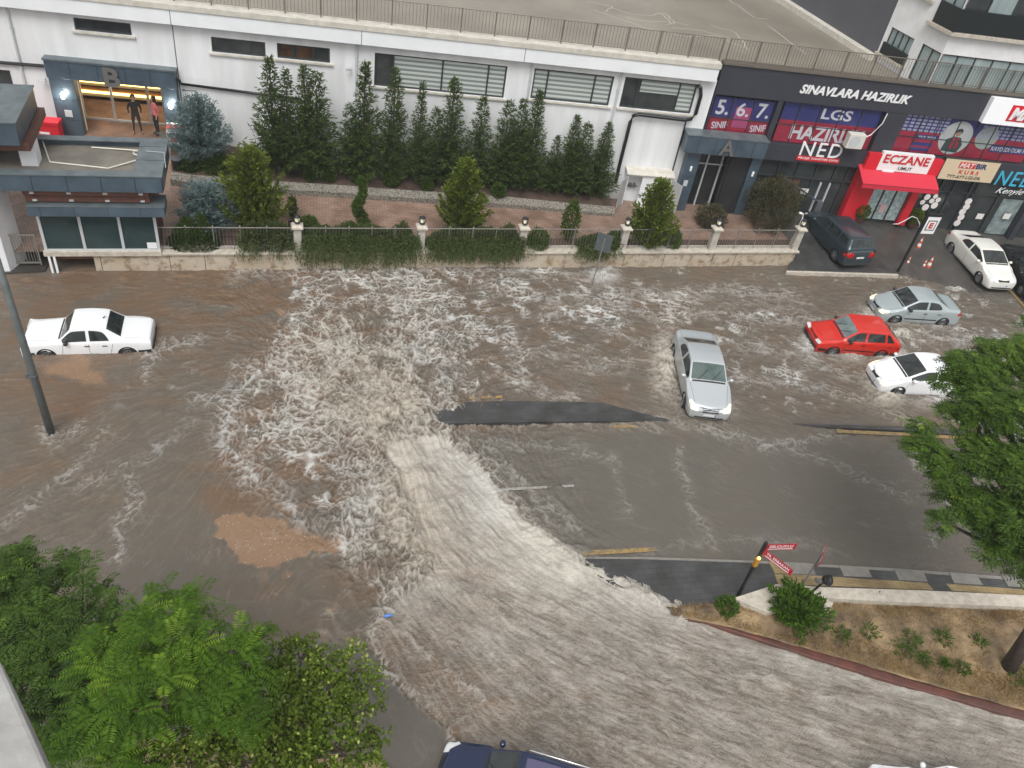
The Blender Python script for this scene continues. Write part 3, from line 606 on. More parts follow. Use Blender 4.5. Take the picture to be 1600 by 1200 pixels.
mb = MB(); mb.box(FB.sz(231,390)[0], FB.sz(246,390)[0], .01, .025, 1.02, 1.28); mb.build('notice', M_WBAND, gb)
q = [FB.sz(50,322,.5), FB.sz(257,322,.5), FB.sz(258,339,.5), FB.sz(45,339,.5)]
az0 = (q[2][1]+q[3][1])/2; az1 = (q[0][1]+q[1][1])/2
mb = MB(); mb.box(q[3][0], q[2][0], -.5, .5, az0, az1-.05); mb.build('awning', M_BLUEM, gb, bevel=.01)
mb = MB(); mb.prism([(q[3][0]-.02,-.52),(q[2][0]+.02,-.52),(q[2][0]+.02,.06),(q[3][0]-.02,.06)], az1-.05, az1+.0, [(q[3][0]+.4,-.1),(q[2][0]+.02,-.1),(q[2][0]+.02,.06),(q[3][0]+.4,.06)]); mb.build('awning_top', M_BLUET, gb)
q = [FB.sz(-60,272,dR), FB.sz(250,275,dR), FB.sz(253,300,dR), FB.sz(-40,297,dR)]
rz0 = (q[2][1]+q[3][1])/2; rz1 = (q[0][1]+q[1][1])/2; rx1 = q[1][0]+.02
back = G(258, 218, rz1); yback = float((back-FB.o).dot(-FB.n))
mb = MB(); mb.box(-6, rx1, -dR, yback, rz0, rz0+.35); mb.build('roof_slab', mat('dirty flat roof', (.20,.18,.15), .6, nscale=1.1, col2=(.13,.118,.10)), gb)
mb = MB()
mb.box(-6, rx1, -dR-.02, -dR+.12, rz0-.02, rz1-.02); mb.box(-6, rx1, yback-.12, yback+.02, rz0-.02, rz1-.02); mb.box(rx1-.45, rx1+.02, -dR+.12, yback-.12, rz0-.02, rz1-.02); mb.build('parapet', M_BLUEM, gb, bevel=.008)
mb = MB(); mb.box(-6, rx1+.04, -dR-.05, -dR+.34, rz1-.02, rz1+.02); mb.box(-6, rx1+.04, yback-.30, yback+.05, rz1-.02, rz1+.02); mb.box(rx1-.95, rx1+.04, -dR+.34, yback-.30, rz1-.02, rz1+.018); mb.build('parapet_cap', M_BLUET, gb)
jm = MB(); x = rx1-.9
while x > -5: jm.box(x-.012, x+.012, -dR-.024, -dR-.01, rz0, rz1-.03); jm.box(x-.008, x+.008, -.503, -.49, az0, az1-.06) if x > bx0-.4 else None; x -= 1.12
y_ = 0.6
while y_ < yback-.5: jm.box(rx1-.94, rx1+.03, y_, y_+.015, rz1+.018, rz1+.024); y_ += 1.1
jm.each('panel_joint', M_BLACK, gb)
mb = MB(); zz = rz0-.28; mb.box(bx0-.1, bx1-.05, -.3, .07, az1+.05, az1+.28); mb.box(bx0-.1, bx1-.05, -.45, .07, zz, zz+.22); mb.build('timber_band', M_WOODR, gb)
for k in range(4):
    x = bx0+.2+(bx1-bx0-.5)*k/3; mb = MB(); mb.box(x-.07, x+.07, -.5, -.44, zz+.08, zz+.16); mb.build('spotlight', M_PIPEW, gb); mb = MB(); mb.box(x-.07, x+.07, -.34, -.29, az1+.08, az1+.15); mb.build('spotlight', M_PIPEW, gb)
# hoses lying on the booth roof
def rp(u, v, z): p = G(u, v, z); return (float(p[0]), float(p[1]), z)
zr = rz0+.38
M_HOSE = mat('cream pvc pipe', (.62, .60, .52), .5)
hs_ = thing('roof_pipe', 'bent cream pvc pipe lying across the guard booth roof', 'pipe', rp(140, 255, zr))
mb = MB(); mb.tube([rp(62,208,zr+.2), rp(78,253,zr), rp(169,263,zr), rp(222,248,zr+.05)], .028, 6); mb.build('pipe', M_HOSE, hs_, world=True)
hs2 = thing('roof_pipe', 'straight cream pvc pipe along the back of the guard booth roof', 'pipe', rp(200, 232, zr))
mb = MB(); mb.tube([rp(143,230,zr), rp(228,236,zr+.05)], .028, 6); mb.build('pipe', M_HOSE, hs2, world=True)
tg = MB(); tg.tube([rp(228,236,rz1+.04), rp(256,238,rz1+.04), rp(259,262,rz1+.02), rp(252,262,rz1-.4)], .012, 5); tag(tg.build('cable', M_PIPEW), 'thin pale cable looped over the right end of the guard booth roof', 'cable')
hc = MB(); c0 = rp(217, 240, zr+.06); hc.tube([(c0[0]+.2*math.cos(a/8*6.3), c0[1]+.2*math.sin(a/8*6.3), c0[2]+a*.004) for a in range(18)], .02, 5); tag(hc.build('coiled_hose', M_HOSE), 'small coil of cream hose on the guard booth roof', 'hose')
# gate canopy at the left edge
CZ1 = 6.3
cn = thing('gate_canopy', 'blue grey metal gate canopy with timber underside on a white column', 'canopy', rp(20, 200, 4))
fr1 = G(48, 236, 5.0)
FG = Frame((fr1[0], fr1[1]), WD)
q1 = FG.sz(10,150); q2 = FG.sz(12,220)
def gzz(u, v): return FG.sz(u, v)[1]
zc0 = 5.0; zc1 = gzz(41, 222); zc2 = gzz(40, 188)
gx1 = FG.sz(41, 222)[0]
bkk = G(63, 180, zc0); yk = max(1.5, float((bkk-FG.o).dot(-FG.n)))
M4 = Matrix.Translation((*FG.o[:2], 0)) @ Matrix.Rotation(WD, 4, 'Z')
def gput(mb, name, m, **k):
    o = mb.build(name, m, cn, world=True, **k); o.matrix_basis = WM[cn].inverted() @ M4; return o
mb = MB(); mb.box(-8, 0, -.02, yk, zc0, zc1-.02); gput(mb, 'timber_soffit', M_WOODR)
mb = MB(); mb.box(-8, -.2, -.3, -.06, zc1-.0, zc2); mb.box(-8, -.2, yk-.35, yk-.1, zc1, zc2); mb.box(-1.0, -.2, -.06, yk-.35, zc1, zc2); mb.box(-8, -1, -.06, yk-.35, zc1-.01, zc1+.3); gput(mb, 'metal_band', M_BLUEM)
mb = MB(); mb.box(-8, -.15, -.34, .16, zc2+.002, zc2+.05); mb.box(-8, -.15, yk-.42, yk-.06, zc2+.002, zc2+.05); mb.box(-1.15, -.15, .16, yk-.42, zc2+.002, zc2+.048); gput(mb, 'cap', M_BLUET)
mb = MB(); mb.prism([(-.55,.5),(-.0,.5),(-.0,1.1),(-.55,1.1)], rz0+.3, zc0-.01); gput(mb, 'column', M_WBAND, bevel=.01)
jm = MB()
for x in (-1.3, -2.5, -3.7): jm.box(x-.012, x+.012, -.304, -.29, zc1, zc2)
for o in jm.each('panel_joint', M_BLACK, cn, world=True): o.matrix_basis = WM[cn].inverted() @ M4
# gate pier and side gate
pz = 4.6; pr = MB(); b0 = G(18, 426, 0)
pr.prism([P2(-40,428,0), P2(17,426,0), (P2(17,426,0)[0]+.35, P2(17,426,0)[1]+.9), (P2(-40,428,0)[0], P2(-40,428,0)[1]+.9)], -.3, pz)
tag(pr.build('gate_pier', M_WBAND, bevel=.01), 'wide pale pier at the left edge of the picture beside the small gate', 'pier')
dk = MB(); dk.prism([P2(-60,430,.05), P2(70,424,.05), (P2(70,424,.05)[0]+.2, 35.5), (-17, 35.5)], -.3, .06); o = dk.build('gate_paving', M_DECK); o['kind'] = 'structure'
gt = FB.thing('side_gate', 'small grey metal bar gate between the pale pier and the booth', 'gate', FB.sz(24, 415, -.3)[0], -.3, .1)
gw = FB.sz(66, 413, -.3)[0]-FB.sz(24, 415, -.3)[0]
mb = MB(); mb.box(0, gw, -.025, .025, .08, .14); mb.box(0, gw, -.025, .025, 1.3, 1.36); mb.box(0, .05, -.02, .02, .0, 1.3); mb.box(gw-.05, gw, -.02, .02, .0, 1.3); mb.build('frame', M_IRON, gt)
mb = MB()
for k in range(9): x = gw*(k+1)/10; mb.box(x-.01, x+.01, -.01, .01, .14, 1.3)
mb.build('bars', M_IRON, gt)
wp = MB()
for u in (76, 84): s = FB.sz(u, 400, .1)[0]; wp.box(s-.04, s+.04, -.12, -.05, -.2, .74)
tag(wp.build('white_pipe', M_WBAND), 'pair of white downpipes under the left end of the booth ledge', 'pipe'); wp_o = bpy.data.objects['white_pipe']; wp_o.matrix_basis = Matrix.Translation((*FB.o[:2], 0)) @ Matrix.Rotation(WD, 4, 'Z')
# ledge of the building the picture is taken from
lg = MB(); e0 = G(0, 1030, 18.6); e1 = G(82, 1215, 18.6)
lg.prism([(e0[0], e0[1]), (e1[0], e1[1]), (e1[0]-1.2, e1[1]-1.0), (e0[0]-1.5, e0[1]+.0)], 18.35, 18.6)
tag(lg.build('balcony_ledge', mat('grey concrete ledge', (.36,.36,.35), .8, nscale=9, col2=(.27,.26,.25), bump=.3), bevel=.008), 'grey concrete window ledge close by in the lower left corner', 'ledge')
# ---------------------------------------------------------------- flood water on the crossing
def seg_dist(U, V, pts):
    D = np.full(U.shape, 1e9)
    for (a, b), (c, d) in zip(pts[:-1], pts[1:]):
        ex, ey = c-a, d-b; L = ex*ex+ey*ey+1e-9
        t = np.clip(((U-a)*ex+(V-b)*ey)/L, 0, 1)
        D = np.minimum(D, np.hypot(U-a-t*ex, V-b-t*ey))
    return D
def poly_sd(U, V, pts):
    D = seg_dist(U, V, pts+[pts[0]]); ins = np.zeros(U.shape, bool)
    for (a, b), (c, d) in zip(pts, pts[1:]+pts[:1]):
        cr = ((b > V) != (d > V)) & (U < (c-a)*(V-b)/((d-b) if d != b else 1e-9)+a); ins ^= cr
    return np.where(ins, D, -D)
def idw(U, V, anc, p=2.2, eps=900):
    n = 0; d = 0
    for q in anc:
        w = 1/((U-q[0])**2+(V-q[1])**2+eps)**p; n = n+w*q[2]; d = d+w
    return n/d
STEP = .039
gx = np.arange(-17, 44, STEP); gy = np.arange(5.2, 31.6, STEP)
X, Y = np.meshgrid(gx, gy); NX, NY = len(gx), len(gy)
den = X*FW[0]+Y*FW[1]-CH*FW[2]
U0 = 800+FPX*(X*RT[0]+Y*RT[1]-CH*RT[2])/den; V0 = 600-FPX*(X*UP[0]+Y*UP[1]-CH*UP[2])/den
wx = fbm(X*.9, Y*.9, 3, 4); wy = fbm(X*.9, Y*.9, 9, 4)
U = U0+wx*26; V = V0+wy*20
UW = U0+wx*9; VW = V0+wy*7
# flow directions
arr = [(1500,1130,-1,-.27),(1300,1050,-1,-.3),(1100,1000,-1,-.38),(1000,1080,-1,-.42),(900,960,-1,-.5),(850,1090,-.9,-.55),(740,1000,-.8,-.7),(650,1000,-.6,-.8),(760,820,-.75,-.7),(700,740,-.8,-.7),(690,1090,-.5,-.8),
       (860,870,-1,-.6),(640,780,-.25,-1),(600,820,-.1,-1),(560,700,-.4,-.5),(620,640,0,-1),(540,560,-.5,-.8),(440,640,-1,-.3),(420,720,-.8,.5),(480,800,-.4,.8),(470,500,-.7,-.4),(640,520,.1,-1),(560,440,-1,-.15),(700,560,.5,-.8),(700,450,.9,-.1),
       (800,500,1,-.25),(850,580,1,.35),(900,450,1,.12),(1000,520,1,.25),(1150,470,1,.1),(1250,560,1,.2),(1350,640,1,.35),(1450,470,1,.12),(1250,640,1,.3),(1400,550,1,.2),
       (1000,740,1,.5),(1200,760,1,.45),(1400,760,1,.25),(1100,840,1,.4),(300,560,-1,.2),(200,700,-1,.6),(100,800,-1,.5),(300,800,-.5,1),(100,600,-1,.1),(200,450,-1,.1),(350,950,-.5,1),(60,480,-1,0)]
ax = 0; ay = 0; aw = 0
for (u, v, du, dv) in arr:
    p = G(u, v); q = G(u+du*6, v+dv*6)-p; q /= np.hypot(q[0], q[1])
    w = 1/((X-p[0])**2+(Y-p[1])**2+.6)**1.8; ax = ax+w*q[0]; ay = ay+w*q[1]
nn = np.hypot(ax, ay)+1e-9; DX = ax/nn; DY = ay/nn
_sm = sst(-30, 30, poly_sd(U0, V0, [(600,690),(745,720),(850,838),(1000,928),(1250,1020),(1640,1130),(1640,1260),(720,1260),(640,1085),(672,892)]))
jit = fbm(X*.5, Y*.5, 31, 3)*(.6-.42*_sm); c_, s_ = np.cos(jit), np.sin(jit); DX, DY = DX*c_-DY*s_, DX*s_+DY*c_
def lic(N, n):
    acc = N.copy(); tot = 1.0
    for sg in (1, -1):
        px = np.broadcast_to(np.arange(NX, dtype=float)[None, :], N.shape).copy(); py = np.broadcast_to(np.arange(NY, dtype=float)[:, None], N.shape).copy()
        for k in range(n):
            ii = np.clip(np.rint(px).astype(int), 0, NX-1); jj = np.clip(np.rint(py).astype(int), 0, NY-1)
            px = px+sg*DX[jj, ii]; py = py+sg*DY[jj, ii]
            ii = np.clip(np.rint(px).astype(int), 0, NX-1); jj = np.clip(np.rint(py).astype(int), 0, NY-1)
            w = 1-.8*k/n; acc += w*N[jj, ii]; tot += w
    return acc/tot
def norm(a): return (a-a.mean())/(a.std()+1e-9)
rng = np.random.default_rng(4)
white = rng.random(X.shape)-.5
st_f = norm(lic(white, 5)); st_m = norm(lic(pn(X*8, Y*8, 5)+.9*white, 9)); st_c = norm(lic(pn(X*3.2, Y*3.2, 6)+.7*pn(X*7, Y*7, 8), 12))
streak = norm(.9*st_f+.8*st_m+.22*st_c)
wX = X+.34*fbm(X*1.2, Y*1.2, 40, 4); wY = Y+.34*fbm(X*1.2, Y*1.2, 50, 4)
def lnz(sc, s, w): return np.exp(-(pn(wX*sc, wY*sc, s)/w)**2)
web = np.maximum(np.maximum(lnz(.75, 60, .035), .97*lnz(1.5, 61, .055)), np.maximum(.84*lnz(2.8, 62, .085), .66*lnz(5.2, 63, .12)))
patch = fbm(X*.8, Y*.8, 66, 4); patch2 = fbm(X*2.2, Y*2.2, 67, 4)
grain = norm(.8*white*1.7+pn(wX*9, wY*9, 65)*1.6+pn(wX*4.5, wY*4.5, 64)*1.5)
web_s = np.clip(lic(web, 6)*1.55, 0, 1.0)*.65+.55*web
web = web*.92+.28*lic(web, 2)
_k = sst(700, 900, U0); web = web*(1-.75*_k)+.75*_k*web_s
fil = norm(web+.15*grain)
# regional densities
fan = [(372,436),(480,424),(620,420),(760,418),(900,432),(1010,440),(1080,470),(1060,540),(1040,600),(900,616),(780,606),(700,650),(650,680),(600,690),(610,740),(650,800),(672,890),(620,925),(590,985),(560,985),(545,930),(548,860),(520,830),(470,812),(448,770),(400,745),(362,700),(356,640),(395,590),(445,545),(460,500),(430,465)]
strm = [(600,690),(690,676),(745,720),(800,790),(850,838),(905,882),(1000,928),(1100,968),(1250,1020),(1400,1062),(1640,1130),(1640,1260),(720,1260),(715,1140),(640,1085),(578,1005),(600,950),(672,892),(650,830),(622,760)]
sf = poly_sd(U, V, fan); ss = poly_sd(UW, VW, strm)
mf = sst(-14, 22, sf); ms = sst(-2, 9, ss)
dens = idw(U0, V0, [(600,600,1.0),(560,640,.95),(640,680,1.0),(500,620,.75),(430,660,.5),(560,740,.6),(500,760,.3),(470,800,.15),(600,860,.75),(640,840,1.0),(600,780,1.0),(620,920,.65),(560,940,.25),(500,900,.05),
    (500,540,.8),(480,460,.5),(560,470,.6),(640,440,.45),(650,540,.6),(700,600,.42),(740,540,.4),(780,470,.42),(800,600,.22),(850,560,.2),(880,500,.42),(960,520,.45),(930,460,.5),(1000,600,.22),(1040,480,.4),(1120,440,.12),(1160,500,.4),(1200,560,.35),(1220,620,.38),
    (1300,460,.22),(1320,570,.35),(1330,600,.3),(1200,680,.08),(1300,690,.05),(1380,650,.2),(1440,520,.4),(1500,540,.5),(1570,500,.3),(1540,600,.6),(1600,640,.6),(900,640,.05),(1000,720,0),(1200,760,-.05),(800,700,.0),(900,780,-.1),(1050,850,-.1),(1300,820,-.05),(1430,720,.30),(1500,760,.34),(1480,830,.2),(1560,850,.15),(1390,740,.05),
    (330,540,.12),(300,600,.22),(370,560,.15),(330,640,-.05),(250,560,.0),(200,520,-.15),(100,450,-.15),(60,650,-.08),(150,720,.0),(250,680,-.05),(300,760,-.1),(200,800,.06),(100,850,.0),(30,750,.02),(330,850,-.2),(420,850,-.25),(400,950,-.25),(330,440,-.1),(420,470,.0),(400,430,.1)])
dens = np.where(sf < 0, dens*.8, dens)
dg = np.clip(dens*3.5, 0, 1); mxx = X*.45+.5*patch; myy = Y*.45+.5*patch2
big = fbm(mxx, myy, 68, 4)
dd = np.clip(dens*1.0-.10-.17*sst(650, 900, U0)+(.75*patch+.6*patch2+.55*big)*dg, -.3, 1.25)*np.clip(dens*12, 0, 1)
_core = np.exp(-((U0-575)/120)**2-((V0-620)/150)**2)+np.exp(-((U0-625)/55)**2-((V0-830)/90)**2)
F = np.clip(web*1.35-.28, 0, 1)*sst(.0, .60, dd)*(1-.25*np.clip(_core, 0, 1))
F = np.maximum(F, np.clip(.36+.20*grain+.42*web+.12*patch2, 0, 1)*sst(.38, .92, dd-.25*(1-_core)))
F = F+.16*sst(.3, .9, dd)*np.clip(grain, 0, 2)
F = np.clip(F, 0, .92)
F = F*(1-ms)
# stream foam: streaks
edge = sst(70, 4, ss)*ms
upper = idw(U0, V0, [(700,730,.62),(780,830,.95),(850,880,.9),(950,930,.45),(1060,970,.25),(700,870,.45),(760,960,.35),(640,760,.6),(900,1000,.25),(1000,1050,.2),(800,1060,.12),(640,1040,-.35),(700,1100,-.3),(760,1120,-.1),(1100,1080,.12),(1300,1080,.2),(1500,1150,.2),(1000,1160,0),(1300,1180,.15),(820,1150,-.3),(680,960,.2)])
Fs = np.clip(.21+.085*streak+.035*norm(patch2)+.02*norm(patch)+.34*upper+.3*edge*np.clip(upper+.3, 0, 1), 0, 1)*np.clip(.75+.4*upper, .3, 1)
Fs = np.clip(Fs+.17*np.clip(web_s-.42, 0, 1)*np.clip(.7+patch*1.5, .2, 1.4), 0, 1)
F = F+Fs*ms
# individual wave crests
lines = [([(690,678),(745,724),(795,788),(848,840),(905,884),(1000,930),(1090,965)],5,1.0),([(700,676),(740,690),(800,730),(840,790),(870,830)],3,.5),([(672,892),(640,908),(612,930),(598,965),(580,1003)],5,1.0),([(578,1003),(600,1050),(640,1085),(700,1138)],4,.55),
 ([(600,955),(650,1010),(700,1045),(760,1110)],5,.55),([(660,960),(740,1020),(860,1090),(1000,1200)],5,.45),([(760,940),(900,1020),(1100,1100),(1300,1200)],4,.4),([(860,930),(1050,1010),(1300,1090),(1600,1190)],4,.35),([(640,1010),(700,1100),(760,1150)],4,.4),([(400,748),(366,712),(353,672),(362,635),(398,590),(450,552),(468,508)],7,1.0),([(470,812),(440,775),(400,750)],5,.7),([(560,905),(556,860),(530,835),(480,815)],4,.55),([(445,560),(400,605),(370,640)],3,.5),([(228,585),(236,556),(262,540),(310,530)],4,.6),([(0,826),(70,770),(140,715),(165,672)],3,.4),([(182,875),(190,820),(212,770),(205,750)],3.5,.6),([(120,760),(180,735),(260,690),(300,660)],3,.3),
 ([(300,622),(340,625),(385,618),(420,600)],4,.6),([(560,770),(545,800),(556,830)],4,.7),([(690,655),(760,664),(860,662),(960,664),(1030,668)],2.5,.4),([(980,655),(1100,664),(1160,686),(1200,696),(1260,690),(1310,672)],3,.45),([(1200,700),(1160,690),(1100,668)],3,.35),([(1060,700),(1075,780),(1120,850)],2.5,.35),([(1180,690),(1300,720),(1420,780)],2.5,.3),([(900,690),(960,730),(980,800)],2.5,.25),([(1000,860),(1150,840),(1300,860)],2.5,.2),([(745,700),(800,745),(850,790),(905,830)],3,.45),([(760,690),(860,700),(960,720)],2.5,.35),
 ([(768,560),(790,585),(830,612),(900,622)],3,.5),([(790,520),(800,560),(820,600)],3,.4),([(700,500),(718,545),(712,590),(690,640)],3.5,.55),([(660,470),(690,520),(692,590)],4,.6),([(880,575),(940,578),(1020,560),(1050,556)],3,.4),([(800,545),(860,555),(930,548)],3,.4),([(1360,615),(1400,645),(1440,668)],4,.5),([(1130,460),(1200,458),(1260,470)],3,.5),([(1060,480),(1180,500),(1300,505)],3,.5),([(900,470),(1000,490),(1060,510)],3,.5),([(1150,540),(1230,552),(1330,590)],3,.5),([(1140,590),(1240,600),(1350,625)],3,.55),([(760,450),(860,470),(960,520),(1030,545)],3,.5),([(720,590),(700,540),(690,480)],4,.6),([(1400,520),(1500,530),(1600,540)],4,.6),([(1250,490),(1200,470),(1120,480)],3,.3),
 ([(935,425),(945,450),(975,462),(1030,460),(1120,455),(1240,462)],4,.55),([(370,425),(440,418),(520,430),(560,425)],5,.7),([(560,418),(700,418),(860,424),(930,440)],3.5,.6),([(68,668),(76,690),(92,680),(130,665)],3,.6),([(560,900),(530,870),(545,840)],3,.35)]
ln = np.zeros(X.shape); UL = U0+wx*15+fbm(X*3.1, Y*3.1, 33, 4)*9; VL = V0+wy*12+fbm(X*3.1, Y*3.1, 34, 4)*8; brk = .35+.65*sst(-.25, .2, fbm(X*1.9, Y*1.9, 35, 4))
for pts, w, a in lines:
    d = seg_dist(UL, VL, pts); ln = np.maximum(ln, a*np.maximum(np.exp(-(d/(w*.62))**2)*np.clip(.55+.30*fil+.22*st_m, 0, 1)*brk, .75*np.exp(-(d/(w*3.2))**2)*np.clip(web*1.2-.25+.1*grain, 0, 1)))
# foam thrown up around the cars and poles
CARS = [(120,548,90,14,.10),(1268,540,22,22,.7),(1330,556,30,10,.6),(1395,560,22,16,.9),(1040,570,22,45,1.0),(1060,620,14,20,.3),(1140,640,16,20,.2),(1360,500,26,18,.8),(1400,492,30,12,.9),(1365,590,16,26,.9),(1385,620,26,16,.9),(1450,628,30,10,.4),(1470,505,20,8,.5),(940,432,22,14,.9),(78,680,16,12,.4)]
cf = 0
for u, v, a, b, k in CARS: cf = np.maximum(cf, k*np.exp(-((UW-u)/a)**2-((VW-v)/b)**2)*np.clip(.75+.4*fil, 0, 1.3))
F = np.clip(np.maximum(F, np.maximum(ln, cf*1.05)), 0, 1)
# sediment tones
mud = idw(U0, V0, [(150,450,.9),(330,450,1.0),(60,440,.5),(250,500,.7),(420,470,.8),(60,520,.7),(120,590,1.0),(180,590,.8),(230,620,.3),(200,660,.2),(60,700,.3),(150,760,.15),(230,700,-.1),(300,560,.3),(300,660,.1),(350,720,.6),(390,760,.8),(250,800,0),(60,850,.0),(330,900,.1),(460,950,.4),(500,920,.3),(600,550,.35),(900,480,.35),(1200,500,.25),(1400,560,.3),(900,600,.3),(1000,750,.0),(1250,700,.15),(1200,850,.15),(700,1050,.5),(680,1090,.6),(900,1050,.2),(1200,1080,.2),(1500,1150,.2),(1500,450,.1)])
mx_ = X+.9*fbm(X*.6, Y*.6, 71, 4); my_ = Y+.9*fbm(X*.6, Y*.6, 72, 4); marb = fbm(mx_*.55, my_*1.3, 70, 5)
mud = np.clip(mud*.85+1.6*marb*(mud*.9+.22)+.05*norm(st_c)*mud, 0, 1)
dbp = [(340,812),(362,800),(400,805),(440,815),(480,835),(540,845),(545,858),(505,862),(478,868),(440,886),(415,892),(372,878),(365,855),(336,838)]
dbr = sst(-5, 6, poly_sd(UW, VW, dbp)+14*fbm(X*2.5, Y*2.5, 76, 4))
dbr = np.maximum(dbr, .75*sst(.1, .42, fbm(X*2.2, Y*2.2, 77, 4))*np.exp(-((U0-505)/40)**2-((V0-955)/70)**2)*1.0)
dbr = np.maximum(dbr, .8*sst(.05, .3, fbm(X*1.8, Y*1.8, 78, 4))*np.exp(-((U0-440)/40)**2-((V0-905)/22)**2))
dbr = np.maximum(dbr, .75*sst(-6, 12, poly_sd(U, V, [(60,556),(130,552),(170,592),(170,606),(120,602),(70,585)])))
dbr = np.maximum(dbr, .55*sst(.08, .4, fbm(X*1.1, Y*2.2, 79, 4))*sst(500, 430, V0)*sst(480, 400, U0)*(V0 > 424))
dbr = np.maximum(dbr, .8*sst(.0, .2, fbm(X*2, Y*2, 80, 3))*np.exp(-((U0-430)/26)**2-((V0-490)/9)**2))
# thin film over the asphalt (lane, corner)
lane = [(700,690),(740,672),(900,668),(1300,680),(1640,690),(1640,910),(880,882),(850,838),(795,785),(745,722)]
shal = .75*sst(-10, 20, poly_sd(U, V, lane))
shal = np.maximum(shal, sst(-4, 8, poly_sd(UW, VW, [(578,1008),(600,1050),(640,1088),(700,1138),(720,1300),(200,1300),(300,1020),(450,990)])))
shal = np.maximum(shal, .35*sst(0, 60, poly_sd(U, V, [(250,780),(330,780),(440,920),(560,980),(500,1100),(200,1000),(120,900)])))
shal = np.maximum(shal, .8*sst(-6, 10, poly_sd(UW, VW, [(1240,424),(1400,424),(1490,455),(1700,520),(1700,380),(1380,380),(1200,400)])))
shal = np.maximum(shal, .5*sst(-20, 30, poly_sd(U, V, [(1130,650),(1300,640),(1380,660),(1420,690),(1200,690),(1050,670)])))
Z_e = 0
cream = idw(U0, V0, [(600,620,1),(560,600,.9),(620,800,1),(640,850,1),(560,520,.8),(480,440,.2),(600,440,.35),(690,560,.25),(800,470,.15),(950,490,.05),(950,460,.3),(1040,570,.9),(1150,560,.15),(1250,620,.15),(1370,620,.9),(1400,500,.7),(1500,560,.0),(1560,600,-.1),(330,620,.1),(440,660,.45),(480,760,.2),(600,940,.7),(560,800,.4),(750,760,.5),(850,870,.75),(1000,1000,.6),(1300,1080,.6),(1500,1150,.6),(700,1000,.6),(800,1100,.6)])
# heights
boil = idw(U0, V0, [(600,600,1),(620,680,1),(560,560,.8),(500,620,.6),(620,830,1),(600,760,.9),(480,480,.3),(700,520,.35),(900,480,.3),(1000,600,.15),(1200,560,.2),(1400,560,.25),(1500,600,.3),(1000,760,.0),(1200,800,0),(750,780,.45),(850,870,.5),(1000,1000,.25),(1300,1080,.22),(640,1050,.1),(450,700,.5),(300,620,.15),(200,700,.12),(100,480,.05),(300,850,.03),(450,950,.02),(700,1140,.02)])
boil = np.clip(boil, 0, 1)
Z = boil*(.13*fbm(X*1.3, Y*1.3, 90, 5)*2+(.030*norm(fil)+.02*white*(F > .3))*(1-ms))
Z += .07*ln*(1+boil)+.20*cf+(.013*norm(st_c)*(.2+boil)+.007*st_m*(.1+boil))*(1-.7*shal)
front = sst(26, 2, np.abs(poly_sd(UW, VW, fan)-8))*np.exp(-((U0-640)/70)**2-((V0-850)/110)**2)
Z += .16*front + .10*np.exp(-((U0-610)/90)**2-((V0-620)/90)**2)+.10*mf*boil - .05*shal*(V0 > 940)
Z += .004*fbm(X*5, Y*5, 95, 3)+ms*(.025*norm(lic(pn(X*1.5, Y*1.5, 98), 14))+.03*np.clip(web_s-.4, 0, 1))
de = seg_dist(UW, VW, [(835,835),(880,872),(930,900),(1000,930),(1060,955)]); ek = np.exp(-(de/15)**2)
Z += .20*ek*(.8+.3*pn(X*3, Y*3, 97))
F = np.maximum(F, ek*np.clip(.66+.10*grain+.12*st_f, 0, 1))
Z -= .13*np.exp(-((np.abs(poly_sd(UW, VW, strm))-0)/6)**2)*(V0 > 990)*(U0 < 700)
Z = np.clip(Z, -.12, .6)
F = F*(1-sst(-4, 8, poly_sd(UW, VW, [(578,1008),(600,1050),(640,1088),(700,1138),(720,1300),(200,1300),(300,1020),(450,990)])))
F = np.clip(F+(.055*np.clip(st_m-.8, 0, 2)+.085*np.clip(norm(white+.8*pn(X*9, Y*9, 12))-1.5, 0, 2)+.22*np.clip(web-.5, 0, 1)*sst(.05, .35, patch))*(1-ms)*np.clip(.35+patch*1.2, 0, 1)*(1-.6*shal), 0, 1)
me = bpy.data.meshes.new('water')
co = np.stack([X, Y, Z], -1).reshape(-1, 3).astype(np.float32)
idx = np.arange(NX*NY).reshape(NY, NX)
q = np.stack([idx[:-1, :-1], idx[:-1, 1:], idx[1:, 1:], idx[1:, :-1]], -1)
vis = (U0 > -240) & (U0 < 1840) & (V0 < 1400) & (V0 > 395)
vis = vis[:-1, :-1]
isroad = ((poly_sd(UW, VW, [(578,1008),(600,1050),(640,1088),(700,1138),(720,1300),(200,1300),(300,1020),(450,990)]) > 2)[:-1, :-1]) & vis
uvF = F.ravel(); 
def grid_mesh(name, mask, mt):
    f = q[mask].reshape(-1, 4); used = np.unique(f); rm = np.full(NX*NY, -1); rm[used] = np.arange(len(used)); f = rm[f]
    me = bpy.data.meshes.new(name); me.vertices.add(len(used)); me.vertices.foreach_set('co', co[used].ravel())
    me.loops.add(f.size); me.loops.foreach_set('vertex_index', f.ravel().astype(np.int32))
    me.polygons.add(len(f)); me.polygons.foreach_set('loop_start', np.arange(0, f.size, 4, dtype=np.int32)); me.polygons.foreach_set('loop_total', np.full(len(f), 4, dtype=np.int32))
    me.update(calc_edges=True); me.polygons.foreach_set('use_smooth', np.ones(len(f), bool)); me.materials.append(mt)
    for nm, ch in (('wa', (F, mud, shal, cream)), ('wb', (dbr, norm(streak)*.15+.5, ms, boil))):
        a = me.attributes.new(nm, 'FLOAT_COLOR', 'POINT')
        a.data.foreach_set('color', np.stack([c.ravel()[used] for c in ch], -1).astype(np.float32).ravel())
    o = bpy.data.objects.new(name, me); COL.objects.link(o); o['kind'] = 'structure'; WM[o] = Matrix.Identity(4); return o
